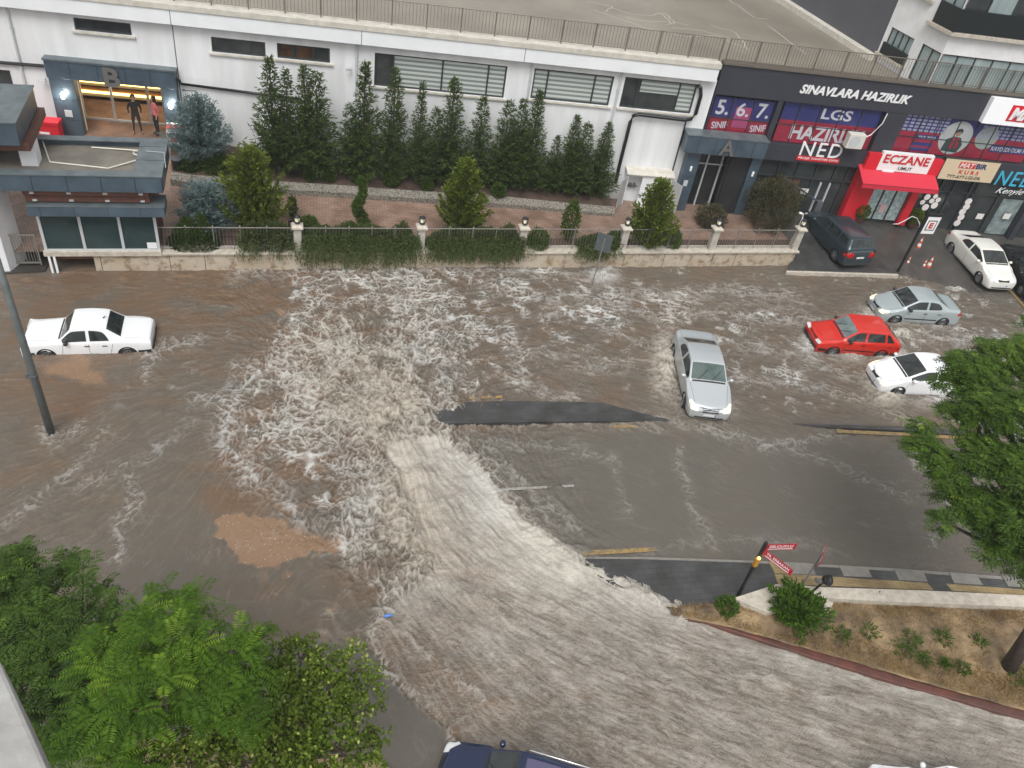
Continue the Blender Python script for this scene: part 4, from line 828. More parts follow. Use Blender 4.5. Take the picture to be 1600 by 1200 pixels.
def water_mat():
    m = bpy.data.materials.new('flood water'); m.use_nodes = True; t = m.node_tree; b = t.nodes['Principled BSDF']; L = t.links.new
    def N(k, **kw):
        n = t.nodes.new(k)
        for a, v in kw.items(): setattr(n, a, v)
        return n
    def mth(op, a, b2=None, c=None, clamp=False):
        n = N('ShaderNodeMath', operation=op, use_clamp=clamp)
        for i, s in enumerate((a, b2, c)):
            if s is None: continue
            if isinstance(s, (int, float)): n.inputs[i].default_value = s
            else: L(s, n.inputs[i])
        return n.outputs[0]
    def mix(f, a, c):
        n = N('ShaderNodeMix', data_type='RGBA')
        for s, k in ((f, 0), (a, 6), (c, 7)):
            if isinstance(s, (int, float)): n.inputs[k].default_value = s
            elif isinstance(s, tuple): n.inputs[k].default_value = (*s, 1)
            else: L(s, n.inputs[k])
        return n.outputs[2]
    A = N('ShaderNodeAttribute', attribute_name='wa'); B = N('ShaderNodeAttribute', attribute_name='wb')
    sa = N('ShaderNodeSeparateColor'); sb = N('ShaderNodeSeparateColor'); L(A.outputs['Color'], sa.inputs[0]); L(B.outputs['Color'], sb.inputs[0])
    foam, mud_, sh, cr = sa.outputs[0], sa.outputs[1], sa.outputs[2], A.outputs['Alpha']; db, st, fl, bo = sb.outputs[0], sb.outputs[1], sb.outputs[2], B.outputs['Alpha']
    tc = N('ShaderNodeTexCoord')
    def noise(sc, det=4, ro=.6):
        n = N('ShaderNodeTexNoise'); n.inputs['Scale'].default_value = sc; n.inputs['Detail'].default_value = det; n.inputs['Roughness'].default_value = ro
        L(tc.outputs['Object'], n.inputs['Vector']); return n.outputs['Fac']
    _a = G(1400, 1100)-G(880, 940); ANG = math.atan2(_a[1], _a[0])
    n1 = noise(13, 6, .7); n2 = noise(38, 4, .75)
    mp = N('ShaderNodeMapping'); mp.vector_type = 'TEXTURE'; mp.inputs['Rotation'].default_value = (0, 0, ANG); mp.inputs['Scale'].default_value = (6, 1, 1); L(tc.outputs['Object'], mp.inputs[0])
    wn = N('ShaderNodeTexNoise'); wn.inputs['Scale'].default_value = 1.3; wn.inputs['Detail'].default_value = 3; L(tc.outputs['Object'], wn.inputs['Vector'])
    wv = N('ShaderNodeVectorMath', operation='MULTIPLY_ADD'); wv.inputs[1].default_value = (.9, .35, 0); L(wn.outputs['Color'], wv.inputs[0]); L(tc.outputs['Object'], wv.inputs[2]); L(wv.outputs[0], mp.inputs[0])
    nf = N('ShaderNodeTexNoise'); nf.inputs['Scale'].default_value = 27; nf.inputs['Detail'].default_value = 4; nf.inputs['Roughness'].default_value = .65; L(mp.outputs[0], nf.inputs['Vector']); n3 = noise(2.2, 6)
    w0 = mix(mth('MULTIPLY', n3, 1.0), (.092, .078, .062), (.150, .129, .104))
    w1 = mix(mth('MULTIPLY_ADD', mud_, .8, mth('MULTIPLY_ADD', n3, .5, -.25), clamp=True), w0, (.150, .092, .055))
    asp = mix(n2, (.085, .079, .068), (.142, .133, .117))
    w2 = mix(mth('MULTIPLY', sh, .85), w1, asp)
    w3 = mix(mth('SUBTRACT', mth('MULTIPLY', st, 3.2), 1.55, clamp=True), w2, mix(mth('MULTIPLY', mth('MULTIPLY_ADD', bo, .35, .06), mth('MULTIPLY_ADD', sh, -.8, 1.0)), w2, (.30, .265, .225)))
    dcol = mix(n2, (.185, .115, .070), (.285, .185, .118))
    dm = mth('MULTIPLY_ADD', n1, .5, mth('SUBTRACT', db, .35), clamp=True)
    w4 = mix(mth('MULTIPLY', mth('MULTIPLY', dm, 1.6, clamp=True), mth('MULTIPLY', db, 1.3, clamp=True)), w3, dcol)
    vo = N('ShaderNodeTexVoronoi'); vo.inputs['Scale'].default_value = 9; L(tc.outputs['Object'], vo.inputs['Vector'])
    spk = mth('MULTIPLY', mth('LESS_THAN', vo.outputs['Distance'], .13), mth('GREATER_THAN', mth('ADD', mth('ADD', mth('MULTIPLY', db, .75), mth('MULTIPLY', mud_, .12)), mth('MULTIPLY', n3, .4)), .62))
    w5 = mix(mth('MULTIPLY', spk, .8), w4, (.55, .47, .38))
    fc = mix(cr, (.56, .565, .555), (.50, .455, .38))
    calm = mth('MULTIPLY_ADD', fl, -.72, 1.0); fc_ = mth('MULTIPLY', foam, calm)
    ff = mth('ADD', foam, mth('MULTIPLY', mth('SUBTRACT', n2, .5), mth('MULTIPLY', fc_, 1.7)))
    ff = mth('ADD', ff, mth('MULTIPLY', mth('SUBTRACT', n1, .5), mth('MULTIPLY', fc_, .75)))
    ff = mth('ADD', ff, mth('MULTIPLY', mth('SUBTRACT', nf.outputs['Fac'], .5), mth('MULTIPLY', fl, mth('MULTIPLY_ADD', n3, .4, .72))), clamp=True)
    col = mix(ff, w5, fc)
    L(col, b.inputs['Base Color'])
    ro = mth('ADD', mth('MULTIPLY', ff, .5), mth('ADD', .2, mth('MULTIPLY', db, .4)), clamp=True); L(ro, b.inputs['Roughness'])
    b.inputs['Specular IOR Level'].default_value = .42; b.inputs['IOR'].default_value = 1.33
    hgt = mth('ADD', mth('MULTIPLY', calm, mth('ADD', mth('MULTIPLY', n1, mth('MULTIPLY_ADD', bo, .95, .36)), mth('MULTIPLY', n2, mth('MULTIPLY_ADD', bo, .6, .16)))), mth('MULTIPLY', ff, .5))
    bp = N('ShaderNodeBump'); bp.inputs['Strength'].default_value = .6; bp.inputs['Distance'].default_value = .045; L(hgt, bp.inputs['Height']); L(bp.outputs[0], b.inputs['Normal'])
    return m
M_WATER = water_mat()
water = grid_mesh('water', vis & ~isroad, M_WATER)
road = grid_mesh('road', isroad, M_WATER)
# ---------------------------------------------------------------- cars
from mathutils.bvhtree import BVHTree
M_CGL = mat('car glass', (.012, .016, .017), .04, spec=.7, nscale=2.0, col2=(.035, .042, .042))
M_CGLL = mat('pale car windscreen', (.20, .25, .25), .05, spec=.7, nscale=2.5, col2=(.10, .13, .13))
M_TYRE = mat('tyre', (.015, .015, .016), .8)
M_RIM = mat('alloy rim', (.38, .39, .40), .35, metal=.7)
M_PLAS = mat('black plastic trim', (.018, .018, .02), .5)
M_HEADON = mat('lit headlamp', (.9, .8, .6), .15, emit=(1, .82, .48), es=.5)
M_HEAD = mat('headlamp', (.62, .64, .64), .1, spec=.8)
M_TAIL = mat('tail lamp', (.42, .012, .012), .2)
M_PLATE = mat('licence plate', (.68, .69, .68), .4)
M_PBLUE = mat('plate blue strip', (.02, .06, .35), .4)
M_CHROME = mat('chrome', (.65, .66, .67), .15, metal=1.)
M_UNDER = mat('wheel well', (.006, .006, .006), .9)
def paint(name, c, metal=0., rough=.28): return mat(name, c, rough, metal=metal, coat=.7, spec=.5)
def car_body(S):
    hw = S['W']/2; L = S['L']; zr = S['H']; pc, rf, rr, pd = S['pc'], S['rf'], S['rr'], S['pd']; zn, zc, zd = S['zn'], S['zc'], S['zd']; zl = S.get('ztail', zd-.03)
    tum = S.get('tum', .80); nose = S.get('nose', .80); pb = S.get('pb', (rf+rr)/2-.08); zbF, zbR = zc-.03, zd-.03; wx = S.get('qwin', 0)
    bl = lambda p: zbF+(zbR-zbF)*min(1, max(0, (p-pc)/(pd-pc)))
    cols = [ # xl, xt, zb, zt, yb, yt, wf
      (0.0, .10, zn-.16, zn-.10, nose*.97, nose*.80, nose), (.05, .16, zn-.07, zn-.02, (nose+.14), nose*.92, nose+.14), (.30, .34, zn-.03, zn+.03, .965, .82, .975), (.78, .78, (zn+zc)/2-.05, (zn+zc)/2+.02, .975, .84, 1.0),
      (pc-.12, pc-.10, zbF-.01, zc-.0, .97, .86, 1.0), (pc+.02, pc, zbF, zc+.02, .965, .855, 1.0), (pc+.10, pc+.07, bl(pc), zc+.06, .96, .845, 1.0),
      (rf-.02, rf, bl(rf), zr-.07, .955, tum, 1.0), (rf+.10, rf+.10, bl(rf), zr-.035, .955, tum-.01, 1.0), (pb, pb, bl(pb), zr-.02, .955, tum-.01, 1.0), (pb+.09, pb+.09, bl(pb), zr-.02, .955, tum-.01, 1.0)]
    if wx: cols += [(wx-.04, wx-.14, bl(wx), zr-.035, .955, tum-.015, 1.0), (wx+.04, wx-.06, bl(wx), zr-.04, .955, tum-.015, 1.0)]
    cw_ = S.get('cw', rr+.42*(pd-rr))
    cols += [(cw_, rr-.10, bl(cw_), zr-.05, .955, tum-.02, 1.0), (cw_+.12, rr, bl(cw_), zr-.09, .955, tum-.03, 1.0),
      (pd-.03, pd-.06, zbR, zd+.05, .95, .80, 1.0), (pd+.05, pd+.02, zbR, zd+.01, .945, .80, .995)]
    if L-pd > .35: cols += [((pd+L)/2, (pd+L)/2, zbR-.01, zd, .94, .80, .985)]
    cols += [(L-.16, L-.13, zl-.05, zl, .92, .80, .965), (L-.02, L-.04, zl-.12, zl-.06, .87, .76, .91), (L, L-.02, zl-.20, zl-.14, .83, .70, .86)]
    nC = len(cols); ia, ib = 6, 7; iw = [i for i in range(nC)]
    iq = 11 if wx else None; ic = 13 if wx else 11; irr = ic+1; ipd = ic+2
    R = []
    for (xl, xt, zb_, zt_, yb_, yt_, wf) in cols:
        B = np.array([xl, hw*yb_*min(1, wf+.0), zb_]); T = np.array([xt, hw*yt_*min(1, wf+.02), zt_]); r = []
        ins = .0
        r.append(np.array([xl+(.05 if xl < .2 else (-.05 if xl > L-.2 else 0)), hw*wf*.90, .17])); r.append(np.array([xl, hw*wf*.975, .24])); r.append(np.array([xl, hw*wf, .48])); r.append(np.array([xl, hw*wf*.992, zb_-.07]))
        r.append(B); r.append(B+(T-B)*.07+np.array([0, 0, .0])); r.append(B+(T-B)*.88); r.append(T)
        cr = .035 if zt_ > zc+.2 else .03
        r.append(np.array([xt, T[1]-.05, zt_+.012])); r.append(np.array([xt-(.04 if xl < .4 else 0), T[1]*.55, zt_+cr*.8])); r.append(np.array([xt-(.06 if xl < .4 else 0), 0, zt_+cr])); R.append(r)
    R = np.array(R)                                     # nC x 11 x 3
    nR = R.shape[1]; full = np.concatenate([R, R[:, -2::-1]*np.array([1, -1, 1])], 1); nF = full.shape[1]
    vs = [(L/2-p[0], p[1], p[2]) for col in full for p in col]; fs_ = []; ms = []
    for i in range(nC-1):
        for j in range(nF-1):
            jj = j if j < nR-1 else 2*(nR-1)-1-j; m = 0
            if jj == 5 and ((ia <= i < 9) or (10 <= i < (iq or ic)) or (wx and 12 <= i < 13)): m = 2
            if jj in (8, 9) and i == ia: m = 1
            if jj in (8, 9) and i == irr: m = 3
            fs_.append((i*nF+j, i*nF+j+1, (i+1)*nF+j+1, (i+1)*nF+j)); ms.append(m)
    for i in (0, nC-1):                                  # nose and tail caps: join left and right rows
        for j in range(nR-2):
            a, b, c, d = i*nF+j, i*nF+j+1, i*nF+nF-2-j, i*nF+nF-1-j
            q_ = (a, d, c, b) if i == 0 else (a, b, c, d)
            # middle split so that the face is not one wide quad
            va, vb, vc, vd = [np.array(vs[k]) for k in (a, b, c, d)]
            fs_.append(q_); ms.append(0)
        fs_.append((i*nF+nR-2, i*nF+nR, i*nF+nR-1) if i == 0 else (i*nF+nR-2, i*nF+nR-1, i*nF+nR)); ms.append(0)
    me = bpy.data.meshes.new('tmp'); me.from_pydata(vs, [], fs_); me.polygons.foreach_set('material_index', ms)
    for k in range(4): me.materials.append(None)
    bm = bmesh.new(); bm.from_mesh(me); bmesh.ops.recalc_face_normals(bm, faces=bm.faces)
    cl = bm.edges.layers.float.new('crease_edge'); bm.verts.ensure_lookup_table(); K = S.get('crease', .35)
    for e in bm.edges:
        i0, j0 = divmod(e.verts[0].index, nF); i1, j1 = divmod(e.verts[1].index, nF)
        J = lambda j: j if j < nR else nF-1-j
        if i0 != i1 and abs(i0-i1) == 1 and j0 == j1:
            if J(j0) in (4, 5): e[cl] = K*.8
            if J(j0) == 7: e[cl] = K*.7
            if J(j0) == 8 and min(i0, i1) in (ia, irr): e[cl] = .8
            if J(j0) in (5, 6) and ia <= min(i0, i1) < ic: e[cl] = .7
        if i0 == i1:
            if i0 in (ia, ib, irr, ipd) and J(j0) >= 7 and J(j1) >= 7: e[cl] = .8
            if i0 in (9, 10, ic, 11, 12) and min(J(j0), J(j1)) == 5: e[cl] = .8
            if i0 in (1, nC-2): e[cl] = K*.5
    bm.to_mesh(me); bm.free()
    o = bpy.data.objects.new('tmp', me); COL.objects.link(o); sm = o.modifiers.new('s', 'SUBSURF'); sm.levels = 3; sm.render_levels = 3
    dg = bpy.context.evaluated_depsgraph_get(); ev = o.evaluated_get(dg); m2 = bpy.data.meshes.new_from_object(ev)
    bm = bmesh.new(); bm.from_mesh(m2); bvh = BVHTree.FromBMesh(bm); out = []
    for k in range(4):
        b2 = bm.copy(); bmesh.ops.delete(b2, geom=[f for f in b2.faces if f.material_index != k], context='FACES')
        if k == 2:
            pass
        mm = bpy.data.meshes.new('part'); b2.to_mesh(mm); b2.free(); mm.materials.clear(); mm.polygons.foreach_set('material_index', [0]*len(mm.polygons)); mm.polygons.foreach_set('use_smooth', [True]*len(mm.polygons)); out.append(mm)
    bm.free(); bpy.data.objects.remove(o); return out, bvh
def decal(mb, bvh, quad, axis, n=6, off=.006, side=1, start=4.0):
    """quad given in the two other coordinates; dropped on the body along the axis"""
    vs = []
    for j in range(n+1):
        for i in range(n+1):
            s, t = i/n, j/n
            p = [(quad[0][k]*(1-s)+quad[1][k]*s)*(1-t)+(quad[3][k]*(1-s)+quad[2][k]*s)*t for k in (0, 1)]
            if axis == 'x': o = Vector((side*start, p[0], p[1])); d = Vector((-side, 0, 0))
            elif axis == 'y': o = Vector((p[0], side*start, p[1])); d = Vector((0, -side, 0))
            else: o = Vector((p[0], p[1], start)); d = Vector((0, 0, -1))
            h = bvh.ray_cast(o, d)[0]
            if h is None: h = Vector((p[0], p[1], 0)) if axis == 'z' else (Vector((side*1.9, p[0], p[1])) if axis == 'x' else Vector((p[0], side*.7, p[1])))
            vs.append(h-d*off)
    fs_ = [(j*(n+1)+i, j*(n+1)+i+1, (j+1)*(n+1)+i+1, (j+1)*(n+1)+i) for j in range(n) for i in range(n)]
    mb.add(vs, fs_); return mb
def wheel_mb(r, w): 
    M = Matrix.Rotation(math.pi/2, 4, 'X'); t = MB(); t.lathe([(r*.62,-w/2),(r*.93,-w/2),(r,-w*.36),(r,w*.36),(r*.93,w/2),(r*.62,w/2)], n=24, M=M)
    m = MB(); m.lathe([(r*.62,-w*.5),(r*.60,-w*.52),(r*.60,-w*.30),(.05,-w*.34)], n=24, M=M)
    for k in range(9):
        a = 2*math.pi*k/9; m.cbox((r*.36*math.cos(a), w*.46, r*.36*math.sin(a)), (r*.5, .03, r*.09), M=Matrix.Rotation(-a, 4, 'Y')); m.cbox((r*.36*math.cos(a), -w*.46, r*.36*math.sin(a)), (r*.5, .03, r*.09), M=Matrix.Rotation(-a, 4, 'Y'))
    m.lathe([(.06,-w*.54),(.06,w*.54)], n=10, M=M); m.lathe([(r*.60,w*.30),(r*.60,w*.52),(r*.63,w*.5)], n=24, M=M)
    return t, m
def make_car(S, name, label, front, rear, zpx=.5, sink=.2, pitch=0., roll=0., group=None, lenfix=True):
    f = G(*front, zpx); r = G(*rear, zpx); c = (f+r)/2; hd = math.atan2(f[1]-r[1], f[0]-r[0])
    t = thing(name, label, S.get('cat', 'car'), (float(c[0]), float(c[1]), -sink), 0, group, rot=(roll, pitch, hd))
    L, W2 = S['L'], S['W']/2; pm = S['paint']; t.scale = (.95, .95, .95)
    (body, ws, sw, rw), bvh = car_body(S)
    for me_, nm, m in ((body, 'body', pm), (ws, 'windscreen', S.get('wsm', M_CGL)), (sw, 'side_window', M_CGL), (rw, 'rear_window', M_CGL)):
        me_.materials.append(m)
        if nm != 'side_window': link(nm, me_, t); continue
        bm = bmesh.new(); bm.from_mesh(me_); left = set(bm.faces)
        while left:
            st_ = [left.pop()]; isl = set(st_)
            while st_:
                for e_ in st_.pop().edges:
                    for f_ in e_.link_faces:
                        if f_ in left: left.discard(f_); isl.add(f_); st_.append(f_)
            ids = {f_.index for f_ in isl}; b2 = bm.copy(); bmesh.ops.delete(b2, geom=[f_ for f_ in b2.faces if f_.index not in ids], context='FACES'); m3 = bpy.data.meshes.new(nm); b2.to_mesh(m3); b2.free(); m3.materials.append(m); link(nm, m3, t)
        bm.free()
    X = lambda p: L/2-p
    fw, rw_ = S.get('fw', .82), S.get('rwp', L-.85); R = S.get('R', .30)
    for p, sd in ((fw, 1), (fw, -1), (rw_, 1), (rw_, -1)):
        a, b = wheel_mb(R, .19); w = a.build('wheel', M_TYRE, t, smooth=True); w.location = (X(p), sd*(W2-.10), R); rm = b.build('rim', S.get('rim', M_RIM), w)
        if S.get('steer') and p == fw: w.rotation_euler = (0, 0, S['steer'])
        ar = MB(); n = 20; q = []
        for k in range(n+1):
            an = -.45+(math.pi+.9)*k/n
            for rr_ in (0.0, R+.055): q.append((X(p)+rr_*math.cos(an), R+rr_*math.sin(an)))
        vs = []
        for (x, z) in q:
            h = bvh.ray_cast(Vector((x, sd*3, max(z, .19))), Vector((0, -sd, 0)))[0]; vs.append((x, (h.y if h else sd*(W2-.03))+sd*.004, z))
        ar.add(vs, [(2*k, 2*k+1, 2*k+3, 2*k+2) for k in range(n)]); ar.build('wheel_arch', M_UNDER, t)
    zn, zd = S['zn'], S.get('ztail', S['zd']); hl = S.get('hl', (.30, .16, .26))      # inner y, height, wrap length
    hm = M_HEADON if S.get('lit') else M_HEAD
    for sd in (1, -1):
        m = MB(); y0, y1 = W2-hl[0]-.08, W2*.93; zt_ = zn-.03; decal(m, bvh, [(sd*y0, zt_-hl[1]), (sd*y1, zt_-hl[1]*.7), (sd*y1, zt_), (sd*y0, zt_+.0)], 'x', off=.008, side=1)
        if hl[2]: decal(m, bvh, [(X(.10), sd*(W2*.62)), (X(hl[2]+.12), sd*(W2*.86)), (X(hl[2]+.06), sd*(W2*.93)), (X(.14), sd*(W2*.80))], 'z', off=.008)
        m.build('headlight', hm, t, smooth=True)
        m = MB(); tl = S.get('tl', .20); decal(m, bvh, [(sd*(W2*.52), zd-.10-tl), (sd*W2*.86, zd-.10-tl), (sd*W2*.86, zd-.08), (sd*(W2*.52), zd-.08)], 'x', off=.008, side=-1)
        if tl > .12: decal(m, bvh, [(X(L-.26), zd-.10-tl*.8), (X(L-.04), zd-.10-tl*.8), (X(L-.04), zd-.10), (X(L-.26), zd-.12)], 'y', off=.008, side=sd); m.build('tail_light', M_TAIL, t, smooth=True)
        m = MB(); mx_ = X(S['pc']+.28); mz = S['zc']+.04; y = sd*(W2+.07)
        m.lathe([(.02,-.09),(.065,-.07),(.08,0),(.065,.07),(.02,.09)], (mx_, y, mz), 10, Matrix.Rotation(math.pi/2, 4, 'X')); m.cbox((mx_, sd*(W2-.02), mz-.03), (.06, .12, .03)); m.build('wing_mirror', S.get('mirm', pm), t, smooth=True)
        for p in (S.get('pb', (S['rf']+S['rr'])/2-.08)-.10, S.get('cw', S['rr']+.42*(S['pd']-S['rr']))-.28):
            m = MB(); decal(m, bvh, [(X(p), S['zc']-.17), (X(p+.18), S['zc']-.17), (X(p+.18), S['zc']-.13), (X(p), S['zc']-.13)], 'y', off=.022, n=3, side=sd); m.build('door_handle', S.get('hdm', M_PLAS), t)
        m = MB()
        pbm = S.get('pb', (S['rf']+S['rr'])/2-.08)+.045; pe = S.get('cw', S['rr']+.42*(S['pd']-S['rr']))+.06
        for p0, p1 in ((S['pc']+.16, S['pc']+.06), (pbm, pbm), (pe+.02, pe-.12)): decal(m, bvh, [(X(p1+.006), .27), (X(p1-.006), .27), (X(p0-.006), S['zc']-.08), (X(p0+.006), S['zc']-.08)], 'y', off=.002, n=8, side=sd)
        decal(m, bvh, [(X(S['pc']+.06), .27), (X(pe-.12), .27), (X(pe-.12), .262), (X(S['pc']+.06), .262)], 'y', off=.002, n=8, side=sd); m.build('door_gap', M_PLAS, t)
        if S.get('strip'):
            m = MB(); decal(m, bvh, [(X(fw+R+.1), .44), (X(rw_-R-.1), .44), (X(rw_-R-.1), .50), (X(fw+R+.1), .50)], 'y', off=.014, n=10, side=sd); m.build('rubbing_strip', M_PLAS, t)
        if S.get('rails'):
            m = MB(); m.tube([(X(S['rf']+.12), sd*W2*.80, S['H']-.02), (X(S['rf']+.2), sd*W2*.80, S['H']+.05), (X(S['rr']-.2), sd*W2*.78, S['H']+.05), (X(S['rr']-.1), sd*W2*.78, S['H']-.03)], .018, 6); m.build('roof_rail', M_CHROME, t, smooth=True)
    m = MB(); gw = S.get('gw', .5); gh = S.get('gh', .12)
    decal(m, bvh, [(-gw*.9, zn-.06-gh), (gw*.9, zn-.06-gh), (gw, zn-.06), (-gw, zn-.06)], 'x', off=.01, side=1); m.build('grille', S.get('grm', M_PLAS), t)
    if S.get('grm') is M_CHROME:
        m = MB()
        for k in range(4): z = zn-.06-gh+gh*(k+.5)/4; decal(m, bvh, [(-gw*.86, z-.009), (gw*.86, z-.009), (gw*.88, z+.009), (-gw*.88, z+.009)], 'x', off=.015, side=1)
        m.build('grille_slat', M_PLAS, t)
    m = MB(); decal(m, bvh, [(-W2*.62, .24), (W2*.62, .24), (W2*.66, .31), (-W2*.66, .31)], 'x', off=.008, side=1); m.build('air_intake', M_PLAS, t)
    for sd, z in ((1, S.get('plz', .42)), (-1, S.get('plr', .62))):
        m = MB(); decal(m, bvh, [(-.25, z-.055), (.25, z-.055), (.25, z+.055), (-.25, z+.055)], 'x', off=.022, n=2, side=sd); pl_ = m.build('number_plate', M_PLATE, t)
        m = MB(); decal(m, bvh, [(.20*sd, z-.05), (.245*sd, z-.05), (.245*sd, z+.05), (.20*sd, z+.05)], 'x', off=.024, n=2, side=sd); m.build('blue_strip', M_PBLUE, pl_)
    if S.get('bump'):
        for sd in (1, -1):
            m = MB(); decal(m, bvh, [(-W2*.84, .33), (W2*.84, .33), (W2*.84, .47), (-W2*.84, .47)], 'x', off=.03, n=10, side=sd)
            for s2_ in (1, -1):
                x0 = X(.03) if sd == 1 else X(L-.03); x1 = X(fw-R-.08) if sd == 1 else X(rw_+R+.08); decal(m, bvh, [(x0, .33), (x1, .33), (x1, .47), (x0, .47)], 'y', off=.018, side=s2_)
            m.build('bumper', M_PLAS, t, smooth=True)
    m = MB()
    for y0 in (.12, -.42): 
        vs = []
        for k in range(7):
            s = k/6; px_ = S['pc']+.06+(S['rf']-S['pc']-.1)*.62*s; y = y0+.38*s; h = bvh.ray_cast(Vector((X(px_), y, 4)), Vector((0, 0, -1)))[0]; vs.append(h+Vector((0, 0, .02)))
        m.tube(vs, .011, 4)
    m.build('wiper', M_PLAS, t)
    m = MB()                                                   # bonnet and boot shut lines, cowl
    decal(m, bvh, [(X(S['pc']-.015), -W2*.74), (X(S['pc']+.055), -W2*.74), (X(S['pc']+.055), W2*.74), (X(S['pc']-.015), W2*.74)], 'z', off=.003, n=10); m.build('cowl', M_PLAS, t)
    m = MB()
    for sd in (1, -1): decal(m, bvh, [(X(.22), sd*(W2*.70)), (X(S['pc']-.05), sd*(W2*.84)), (X(S['pc']-.05), sd*(W2*.84-.012)), (X(.22), sd*(W2*.70-.012))], 'z', off=.002, n=8)
    if L-S['pd'] > .3:
        for sd in (1, -1): decal(m, bvh, [(X(S['pd']+.04), sd*(W2*.76)), (X(L-.12), sd*(W2*.76)), (X(L-.12), sd*(W2*.76-.01)), (X(S['pd']+.04), sd*(W2*.76-.01))], 'z', off=.002, n=6)
    m.build('panel_gap', M_PLAS, t)
    if S.get('sunroof'):
        m = MB(); decal(m, bvh, [(X(S['rf']+.16), -W2*.62), (X(S['rr']-.3), -W2*.62), (X(S['rr']-.3), W2*.62), (X(S['rf']+.16), W2*.62)], 'z', off=.006, n=8); m.build('panoramic_roof', S['sunroof'], t)
    m = MB(); m.box(-L/2+.3, L/2-.3, -W2*.8, W2*.8, .10, .2); m.build('underbody', M_UNDER, t)
    if S.get('ant'): m = MB(); m.tube([(X(S['rr']-.15), .0, S['H']), (X(S['rr']-.05), .0, S['H']+.09)], [.03, .006], 5); m.build('aerial', M_PLAS, t)
    return t
P_W = paint('white paint', (.80, .81, .82)); P_R = paint('red paint', (.56, .022, .012)); P_S = paint('silver paint', (.50, .535, .55), .35, .33); P_SB = paint('pale silver blue paint', (.40, .46, .47), .25, .33)
P_TD = paint('dark teal grey paint', (.035, .055, .068), .3); P_NV = paint('navy paint', (.012, .02, .06), .2); P_BK = paint('near black paint', (.012, .013, .015), .2)
KW = dict(
 old=dict(L=4.40, W=1.66, H=1.38, pc=1.28, rf=1.72, rr=2.92, pd=3.44, zn=.80, zc=.865, zd=.90, tum=.78, nose=.94, crease=1.0, paint=P_W, bump=1, tl=.11, hl=(.34,.15,0), gw=.42, gh=.14, mirm=M_PLAS, R=.29, ant=1, cw=3.02),
 hatch=dict(L=3.96, W=1.70, H=1.43, pc=1.12, rf=1.68, rr=3.30, pd=3.80, zn=.76, zc=.92, zd=.98, ztail=.92, tum=.79, nose=.84, crease=.6, paint=P_R, strip=1, hl=(.34,.11,0), gw=.36, gh=.06, mirm=M_PLAS, wsm=M_CGLL, qwin=3.12, cw=3.52, pb=2.10, bump=1, R=.29, tl=.22),
 small=dict(L=4.15, W=1.64, H=1.43, pc=1.02, rf=1.66, rr=2.86, pd=3.42, zn=.74, zc=.95, zd=1.02, tum=.78, nose=.74, crease=.3, paint=P_SB, strip=1, lit=1, hl=(.30,.15,.30), gw=.30, gh=.08, mirm=M_PLAS),
 big=dict(L=4.77, W=1.82, H=1.47, pc=1.26, rf=2.00, rr=3.30, pd=4.02, zn=.74, zc=.99, zd=1.05, tum=.76, nose=.76, crease=.25, paint=P_S, lit=1, hl=(.34,.15,.32), gw=.36, gh=.16, grm=M_CHROME, hdm=P_S, R=.32, steer=-.25, wsm=mat('green tinted windscreen', (.05,.08,.075), .05, spec=.7, nscale=2, col2=(.10,.13,.12))),
 accent=dict(L=4.37, W=1.70, H=1.45, pc=1.00, rf=1.82, rr=3.02, pd=3.76, zn=.74, zc=.98, zd=1.06, tum=.76, nose=.72, crease=.25, paint=P_W, lit=1, hl=(.24,.14,.42), gw=.26, gh=.09, hdm=P_W, R=.31),
 corolla=dict(L=4.54, W=1.77, H=1.47, pc=1.06, rf=1.84, rr=3.10, pd=3.86, zn=.76, zc=.99, zd=1.08, tum=.77, nose=.74, crease=.25, paint=paint('cream white paint', (.74,.73,.68)), hl=(.28,.15,.36), gw=.34, gh=.08, hdm=P_W, R=.31, lit=0),
 mpv=dict(L=4.40, W=1.80, H=1.56, pc=.98, rf=1.74, rr=4.02, pd=4.30, zn=.84, zc=1.04, zd=1.06, ztail=1.0, tum=.75, nose=.72, crease=.2, paint=P_TD, qwin=3.30, cw=4.02, pb=2.2, tl=.24, plr=.66, hdm=P_TD, R=.32),
 dark=dict(L=4.45, W=1.76, H=1.46, pc=1.06, rf=1.82, rr=3.06, pd=3.80, zn=.76, zc=.98, zd=1.06, tum=.77, nose=.74, crease=.25, paint=P_BK, R=.31),
 suv=dict(L=4.60, W=1.86, H=1.66, pc=1.10, rf=1.86, rr=4.00, pd=4.42, zn=.92, zc=1.10, zd=1.12, ztail=1.05, tum=.80, nose=.80, crease=.3, paint=P_NV, rails=1, qwin=3.40, cw=4.05, pb=2.25, R=.34, sunroof=mat('violet tinted glass roof', (.09,.085,.15), .12, spec=.6)),
 van=dict(L=4.60, W=1.84, H=1.86, pc=1.00, rf=1.60, rr=4.30, pd=4.45, zn=.95, zc=1.15, zd=1.10, ztail=1.05, tum=.88, nose=.82, crease=.6, paint=P_W, qwin=3.30, cw=4.30, pb=2.2, R=.33, cat='van'))
make_car(KW['old'], 'parked_car', 'boxy old white saloon standing in brown flood water near the left edge', (34,516), (240,512), .5, .33)
make_car(KW['hatch'], 'hatchback', 'red five door hatchback driving through the flood between two other cars', (1266,519), (1400,529), .5, .16)
make_car(KW['small'], 'sedan', 'pale silver blue saloon with lit headlights, farthest of the driving cars', (1366,474), (1491,482), .5, .14)
make_car(KW['big'], 'sedan', 'silver saloon with lit headlights crossing the road end-on to the camera', (1110,634), (1084,530), .55, .10)
make_car(KW['accent'], 'sedan', 'white saloon with lit headlights partly hidden by the leafy tree', (1370,582), (1507,588), .5, .16)
make_car(KW['corolla'], 'parked_car', 'cream white saloon parked on the shop forecourt behind the cones', (1558,436), (1505,381), .55, -.10)
